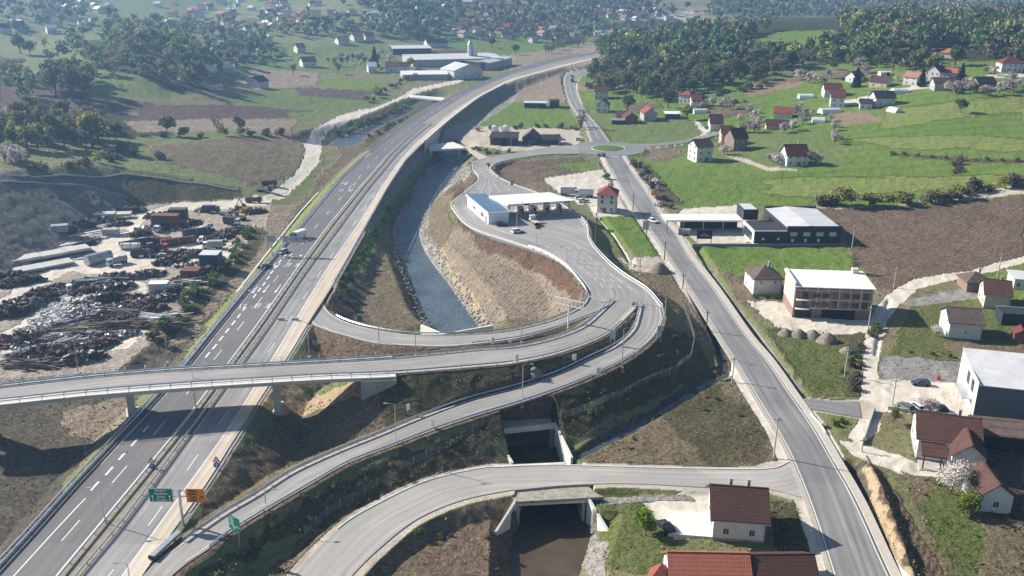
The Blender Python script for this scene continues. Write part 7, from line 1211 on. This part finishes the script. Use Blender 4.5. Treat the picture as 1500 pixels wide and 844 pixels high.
for px, sp in [([(118,132),(125,92),(160,70),(210,56),(270,62),(300,85),(305,118),(262,142),(200,112),(150,104)], 8.5), ([(90,115),(60,95),(95,75),(130,60),(130,100)], 14), ([(60,160),(0,150),(0,118),(60,125),(90,135)], 15)]: S2.append(scatter(wpoly(px), sp, rg))
forest("forest", S2, .95, TP, "dense wood on the rounded hill at the left", PAL*1.2+.015, 2)
S3 = []
for px, sp in [([(-40,50),(0,0),(130,-5),(130,30),(60,45)], 17), ([(130,35),(300,32),(300,58),(200,54),(130,60)], 19), ([(440,58),(400,48),(480,36),(560,30),(650,34),(640,60),(600,62),(520,50)], 11), ([(500,8),(560,0),(700,0),(690,12),(640,36),(580,32)], 12), ([(640,24),(700,14),(830,8),(875,30),(880,58),(820,66),(740,52),(660,58)], 14), ([(300,105),(310,60),(380,60),(420,88),(360,100)], 10),
    ([(310,75),(250,40),(330,28),(470,20),(480,34),(400,44),(400,66)], 24), ([(855,32),(900,28),(1000,20),(1010,16),(900,4),(820,6)], 20), ([(1060,34),(1030,18),(1060,4),(1300,0),(1560,-4),(1560,22),(1300,22),(1130,28)], 13), ([(870,66),(905,50),(1000,42),(1040,46),(940,58)], 17)]: S3.append(scatter(wpoly(px), sp, rg))
forest("hazy_woods", S3, 1.0, TPL, "hazy woods on the distant slopes", PAL_HAZE, 3)
gx = rg.uniform(-2600, 2600, 30000); gy = rg.uniform(1450, 4200, 30000); k = fbm(gx, gy, 330, 3, 31); m = (k > .47) & (np.abs(gx) < gy*.75) & ~inpoly(gx, gy, hp); forest("far_forest", [(gx[m][:6000], gy[m][:6000])], 1.3, TPL, "forests on the farthest hills", PAL_HAZE, 4)
# --- hedges and bushes
def line_bush(px, sp, kinds, label, group, s=1, wob=1.5):
    Q, _ = resamp(np.array([Pt(a, b) for a, b in px]), sp*1.7); s *= 1.12
    for q in Q:
        x, y = q[0]+VR.uniform(-wob, wob), q[1]+VR.uniform(-wob, wob)
        if clear(np.array([x]), np.array([y]))[0] < .6: continue
        bush((x, y, float(H([x], [y], False)[0])), VR.choice(kinds), label, s, group)
line_bush([(1196,299),(1215,300),(1235,301)], 2.6, ['olive'], "tall yellow green willow bush behind the commercial hall", "willow bushes behind the commercial hall", 2.0, 2.5); line_bush([(1280,302),(1310,300),(1350,297),(1400,291),(1440,281),(1500,270)], 3, ['olive', 'brown', 'olive'], "scrub bush along the top of the ploughed field", "scrub along the ploughed field", 1.6, 2.5)
line_bush([(1305,226),(1350,229),(1400,234),(1500,236)], 3.5, ['green', 'brown'], "low dark hedge bush across the meadow", "hedge across the meadow", .6, .6); line_bush([(1400,240),(1405,255)], 2.5, ['brown'], "brown scrub at the meadow gully", "scrub in the meadow gully", .8); line_bush([(368,340),(345,375),(322,398),(300,420),(275,445),(255,470),(235,500)], 2.6, ['green'], "dark green shrub on the slope right of the scrap yard", "shrubs on the slope right of the scrap yard", .9, 2)
line_bush([(70,256),(95,248),(120,242),(150,234),(180,226),(215,228),(240,236)], 4, ['olive', 'brown'], "scrub on the meadow above the cut slope", "scrub above the cut slope", 1.3, 3); line_bush([(185,200),(230,200),(300,201),(380,199),(425,200)], 5, ['brown', 'olive', 'green'], "hedge bush between the hazy fields", "hedge between the hazy fields", 1.3, 1.5); line_bush([(935,240),(945,255),(955,275),(965,292),(985,306)], 3, ['brown', 'brown', 'blossom'], "grey brown scrub on the verge right of the local road", "scrub right of the local road", 1.0, 3)
line_bush([(500,198),(530,186),(560,174),(600,160)], 4, ['green', 'olive'], "bush on the bank of the far river", "bushes on the far river bank", 1.1); line_bush([(545,200),(575,184),(600,172)], 4, ['green', 'brown'], "bush on the inner bank of the far river", "bushes on the inner river bank", .8); line_bush([(700,192),(740,190),(780,187),(830,188),(848,192)], 4, ['green', 'brown', 'blossom'], "shrub in the hedge behind the dark workshops", "hedge behind the dark workshops", 1.0, 1.5); line_bush([(668,212),(690,222),(720,226),(745,224)], 3, ['brown', 'green'], "scrub below the dark workshops", "scrub below the dark workshops", .8)
line_bush([(1236,545),(1246,535),(1255,520),(1262,505),(1252,560),(1248,575)], 2.2, ['green', 'brown'], "shrub at the verge of the gravel lane", "shrubs along the gravel lane", .6, .8); line_bush([(1275,492),(1282,478)], 2, ['green'], "dark shrub by the brick block corner", "shrubs by the brick block", .7); line_bush([(1105,436),(1125,437),(1142,437)], 1.8, ['green'], "clipped hedge before the white hipped house", "clipped hedge", .45, .2); line_bush([(612,222),(600,240),(585,262),(570,290),(552,325),(540,350)], 3.2, ['green'], "dense green shrub on the river bank below the motorway", "shrubs on the river bank", .75, 2)
line_bush([(885,262),(880,262)], 2, ['green'], "bush left of the local road", "bush left of the local road", .8); line_bush([(1030,148),(1060,152),(1090,150)], 3, ['conifer' if 0 else 'green'], "dark garden hedge bush behind the village houses", "dark garden hedge", .8, .6); line_bush([(560,104),(600,106),(640,112)], 6, ['green', 'olive'], "bush before the factory yard", "bushes before the factory yard", 1.3); line_bush([(540,150),(560,133),(600,118),(640,112)], 6, ['brown', 'olive'], "scrub along the dusty river road", "scrub along the dusty river road", 1.1, 3); line_bush([(850,128),(870,132),(890,133)], 5, ['green'], "bush at the foot of the forest hill", "bushes at the foot of the forest hill", 1.4, 3)
line_bush([(1240,118),(1300,112),(1340,108),(1370,104)], 7, ['green', 'brown'], "garden shrub above the village", "garden shrubs above the village", .9, 4); line_bush([(1120,125),(1100,132),(1060,138),(1020,146)], 5, ['green', 'olive'], "shrub along the lower forest edge", "shrubs along the forest edge", 1.5, 3); line_bush([(1210,628),(1222,622),(1232,616)], 1.5, ['green'], "green shrub in the wedge at the side street", "shrubs in the wedge at the side street", .4, .5)
line_bush([(300,826),(350,795),(400,768),(450,738),(500,712),(560,684),(620,658),(690,632)], 2.4, ['green', 'brown', 'green'], "low dark shrub on the bank below the outer ramp", "low shrubs below the outer ramp", .42, 2.2); line_bush([(860,590),(910,570),(955,545),(985,515),(995,480)], 3, ['green', 'brown'], "low shrub on the dark bank outside the ramp bend", "low shrubs outside the ramp bend", .4, 3); line_bush([(900,655),(950,628),(1000,600),(1050,575),(1090,600)], 4, ['brown', 'green'], "low scrub on the rough triangle beside the local road", "low scrub on the rough triangle", .32, 4); line_bush([(560,800),(620,780),(680,765),(720,790)], 3, ['green', 'brown'], "weedy shrub on the bank left of the lower culvert", "weedy shrubs left of the lower culvert", .35, 3)
line_bush([(505,440),(500,420),(520,395),(535,370),(555,340)], 3, ['green'], "green shrub at the foot of the motorway bank", "shrubs at the foot of the motorway bank", .5, 1.5); line_bush([(1345,700),(1390,760),(1440,800)], 4, ['olive', 'green'], "weedy tuft in the lower right garden", "weedy tufts in the lower right garden", .22, 4); line_bush([(1330,515),(1380,520),(1440,524)], 3, ['olive', 'brown'], "garden scrub behind the grey gravel patch", "garden scrub behind the gravel patch", .35, 1)
# --- weeds and clods on open ground near the camera
n = 24000; yy = 1/rg.uniform(1/420, 1/118, n); xx = rg.uniform(-.62, .62, n)*(yy+18)
cA = clear(xx, yy); zz = H(xx, yy, False); ok = (cA > .9) & (zz > -4.4); iy = inpoly(xx, yy, YARD); ok &= ~iy
gp = [wpoly(q) for q in [[(1310,306),(1430,292),(1500,286),(1500,376),(1400,402),(1330,422),(1275,424),(1255,395),(1195,306)], [(1262,556),(1420,562),(1420,610),(1265,600)], [(1095,440),(1280,470),(1275,490),(1130,478)], [(860,300),(905,265),(945,318),(870,318)], [(1500,385),(1345,423),(1300,470),(1284,540),(1290,630),(1258,655),(1238,640),(1262,560),(1268,490),(1300,430),(1500,374)], [(985,322),(1090,300),(1100,355),(1022,360)], [(940,738),(1040,712),(1060,740),(1030,790),(985,790)], [(795,262),(892,262),(870,300),(820,285)], [(1220,643),(1265,648),(1330,670),(1405,700),(1330,700),(1245,674)]]]
for q in gp: ok &= ~inpoly(xx, yy, q)
kk = fbm(xx, yy, 7, 3, 77); ok &= (rg.uniform(size=n) < np.clip((kk-.3)*3, .08, 1)); xx, yy, zz = xx[ok], yy[ok], zz[ok]; s = .07+.0004*yy+rg.uniform(0, .10, len(xx)); C = np.stack([xx, yy, zz+.1], -1); V = cards(rg, np.repeat(C, 2, 0)+rg.normal(size=(len(C)*2, 3))*.12, np.repeat(s, 2), 0); WP = np.array([(.12,.17,.04),(.15,.17,.06),(.24,.19,.12),(.30,.25,.17),(.13,.12,.06),(.22,.17,.11)])
tn = WP[rg.integers(len(WP), size=len(C))]; me = mesh_np("weeds", V, LFA, 4, np.repeat(np.c_[tn, np.ones(len(C))], 2, 0)); link("weeds", me, label="weeds and dry stalks on the banks and meadows", kind='stuff')
# --- stones along the river and creek
STM = mat("river_stones", (.40,.37,.33), .85, .3, 1.5); ico = MB(); 
def stones(px, n, label, smin, smax, seed):
    rr = np.random.default_rng(seed); poly = wpoly(px); q = np.array(poly); a, b = q.min(0), q.max(0); x = rr.uniform(a[0], b[0], n*6); y = rr.uniform(a[1], b[1], n*6); m = inpoly(x, y, poly); x, y = x[m][:n], y[m][:n]; z = H(x, y, False); mb = MB()
    for i in range(len(x)): s = rr.uniform(smin, smax); mb.ball((x[i], y[i], z[i]+s*.2), s, s*rr.uniform(.6, 1), s*.6, 6, 4, 0, .15)
    mb.obj("stones", STM, label=label, kind='stuff')
stones([(616,300),(634,292),(628,345),(674,405),(722,476),(704,484),(654,414),(617,352)], 900, "pale riprap stones along the right river bank", .25, .6, 1); stones([(570,350),(585,355),(612,430),(640,480),(625,484),(598,430)], 350, "stones along the left river bank", .2, .5, 2); stones([(858,775),(885,790),(890,844),(850,844)], 120, "pale stones beside the brown creek", .1, .32, 3); stones([(760,790),(850,785),(850,844),(770,844)], 160, "stones in the creek bed", .1, .3, 4); stones([(655,245),(705,238),(688,262),(642,285)], 300, "rubble stones at the river bridge", .25, .7, 5)
# ================================================================== air
hz = bpy.data.materials.new("haze_air"); hz.use_nodes = True; t = hz.node_tree; t.nodes.remove(t.nodes['Principled BSDF']); v = N(t, 'ShaderNodeVolumePrincipled'); v.inputs['Color'].default_value = (.34,.60,1.0,1); v.inputs['Density'].default_value = .0003; v.inputs['Anisotropy'].default_value = .45; t.links.new(v.outputs[0], t.nodes['Material Output'].inputs['Volume'])
gz = bpy.data.objects['ground'].data; co = np.empty(len(gz.vertices)*3, np.float32); gz.vertices.foreach_get('co', co); co = co.reshape(-1, 3); print('relief', co[:, 2].min(), co[:, 2].max())
MB().box(-24000, -200, float(co[:, 2].min())-2, 24000, 9600, float(co[:, 2].max())+40).obj("haze", hz, kind='stuff', label="thin bluish haze over the valley")

# ================================================================== labels that say which one
LMK = [(338,15,"the minaret"),(692,80,"the silo tower"),(604,78,"the second factory hall"),(735,100,"the industrial shed"),(442,70,"the bright red roofed hillside house"),(453,90,"the dark roofed orchard house"),(504,58,"the first house of the hazy row"),(633,65,"the left house above the factory"),(710,30,"the hazy slope top"),(800,40,"the middle of the hillside"),(850,60,"the far motorway bend"),(760,60,"the green field beyond the silo"),(900,20,"the far valley fields"),(960,40,"the far meadow strips"),(1020,25,"the far construction road"),(1180,55,"the hidden hill meadow"),(1399,20,"the radio mast"),(1130,180,"the low farm building"),(1145,165,"the small red roofed house"),(1226,145,"the big white village house"),(1268,152,"the black roofed low house"),(1296,145,"the white chalet"),(1245,112,"the bright red gable house"),(1254,115,"the tall dark conifer"),(1285,120,"the beige village house"),(1332,115,"the pink roofed house"),(1364,108,"the black gabled house"),(1385,108,"the orange roofed house"),(1384,126,"the grey lane house"),(1446,126,"the pink brick house"),(1482,98,"the right edge hipped house"),(1384,76,"the forest edge house"),(1049,182,"the dark brown roofed house"),(1084,208,"the large brick house"),(1030,225,"the tall white house"),(1167,230,"the red striped roof house"),(1245,175,"the brown garden plot"),(1027,163,"the left greenhouse"),(1180,141,"the upper greenhouse"),(1196,175,"the middle greenhouse"),(1320,134,"the lane greenhouse"),(1150,108,"the upper meadow trees"),(1195,110,"the brown strip field"),(1407,155,"the lone dark tree"),(1248,350,"the commercial hall"),(1309,410,"the field corner pole"),(1461,390,"the lane pole"),(1276,470,"the brick block"),(640,220,"the river bridge"),(737,205,"the dark workshops"),(790,205,"the barn"),(848,190,"the bare roadside trees"),(945,180,"the oval field"),(1008,150,"the red hipped house"),(881,140,"the forest edge old house"),(310,390,"the blue shed"),(281,405,"the rusty container"),(234,425,"the office cabin"),(362,305,"the excavator"),(246,510,"the bank lamp"),(130,200,"the golden tree"),(245,190,"the large round tree"),(320,190,"the bare hedge tree"),(16,235,"the cut slope corner"),(600,100,"the slim yellow tree"),(549,90,"the big dark fir"),(530,195,"the far river end"),(620,150,"the footbridge"),(310,125,"the wooded hill house"),(450,200,"the dusty road bend")]
ORD = ["closest to", "second closest to", "third closest to", "fourth closest to", "fifth closest to", "sixth closest to", "seventh closest to", "eighth closest to"]
lc = np.array([(a, b) for a, b, c in LMK], float); lc[:, 1] *= 1.0; gr = {}
for ob in list(SC.objects):
    if ob.parent is None and ob.get('group') and ob.get('category'):
        k_ = ob['label'].split(" among")[0].split(", ")[0]; k_ = k_.split(" in ")[0] if ob['category'] == "house" else k_; gr.setdefault((ob['category'] if ob['category'] == "house" else ob['group'], k_), []).append(ob)
for (g_, l_), obs in gr.items():
    if len(obs) < 2 or 'front of the hill' in g_ or 'wood above' in g_ or 'clump' in g_: continue
    used = {}
    for ob in obs:
        px, py = proj(np.array([ob.location[0]]), np.array([ob.location[1]]), np.array([ob.location[2]])); d = np.hypot(lc[:, 0]-px[0], (lc[:, 1]-py[0])*2); k = int(np.argmin(d)); used.setdefault(k, []).append((float(d[k]), ob))
    for k, q in used.items():
        q.sort(key=lambda z: z[0])
        for i, (dd_, ob) in enumerate(q[:8]):
            base = l_.split(" among")[0].split(", ")[0]; lab = base+", "+ORD[i]+" "+LMK[k][2]
            if len(lab.split()) > 16: lab = " ".join(base.split()[:16-len((ORD[i]+" "+LMK[k][2]).split())]).rstrip(" ,").removesuffix(" the").removesuffix(" of").removesuffix(" in").removesuffix(" along").removesuffix(" on")+", "+ORD[i]+" "+LMK[k][2]
            ob['label'] = lab
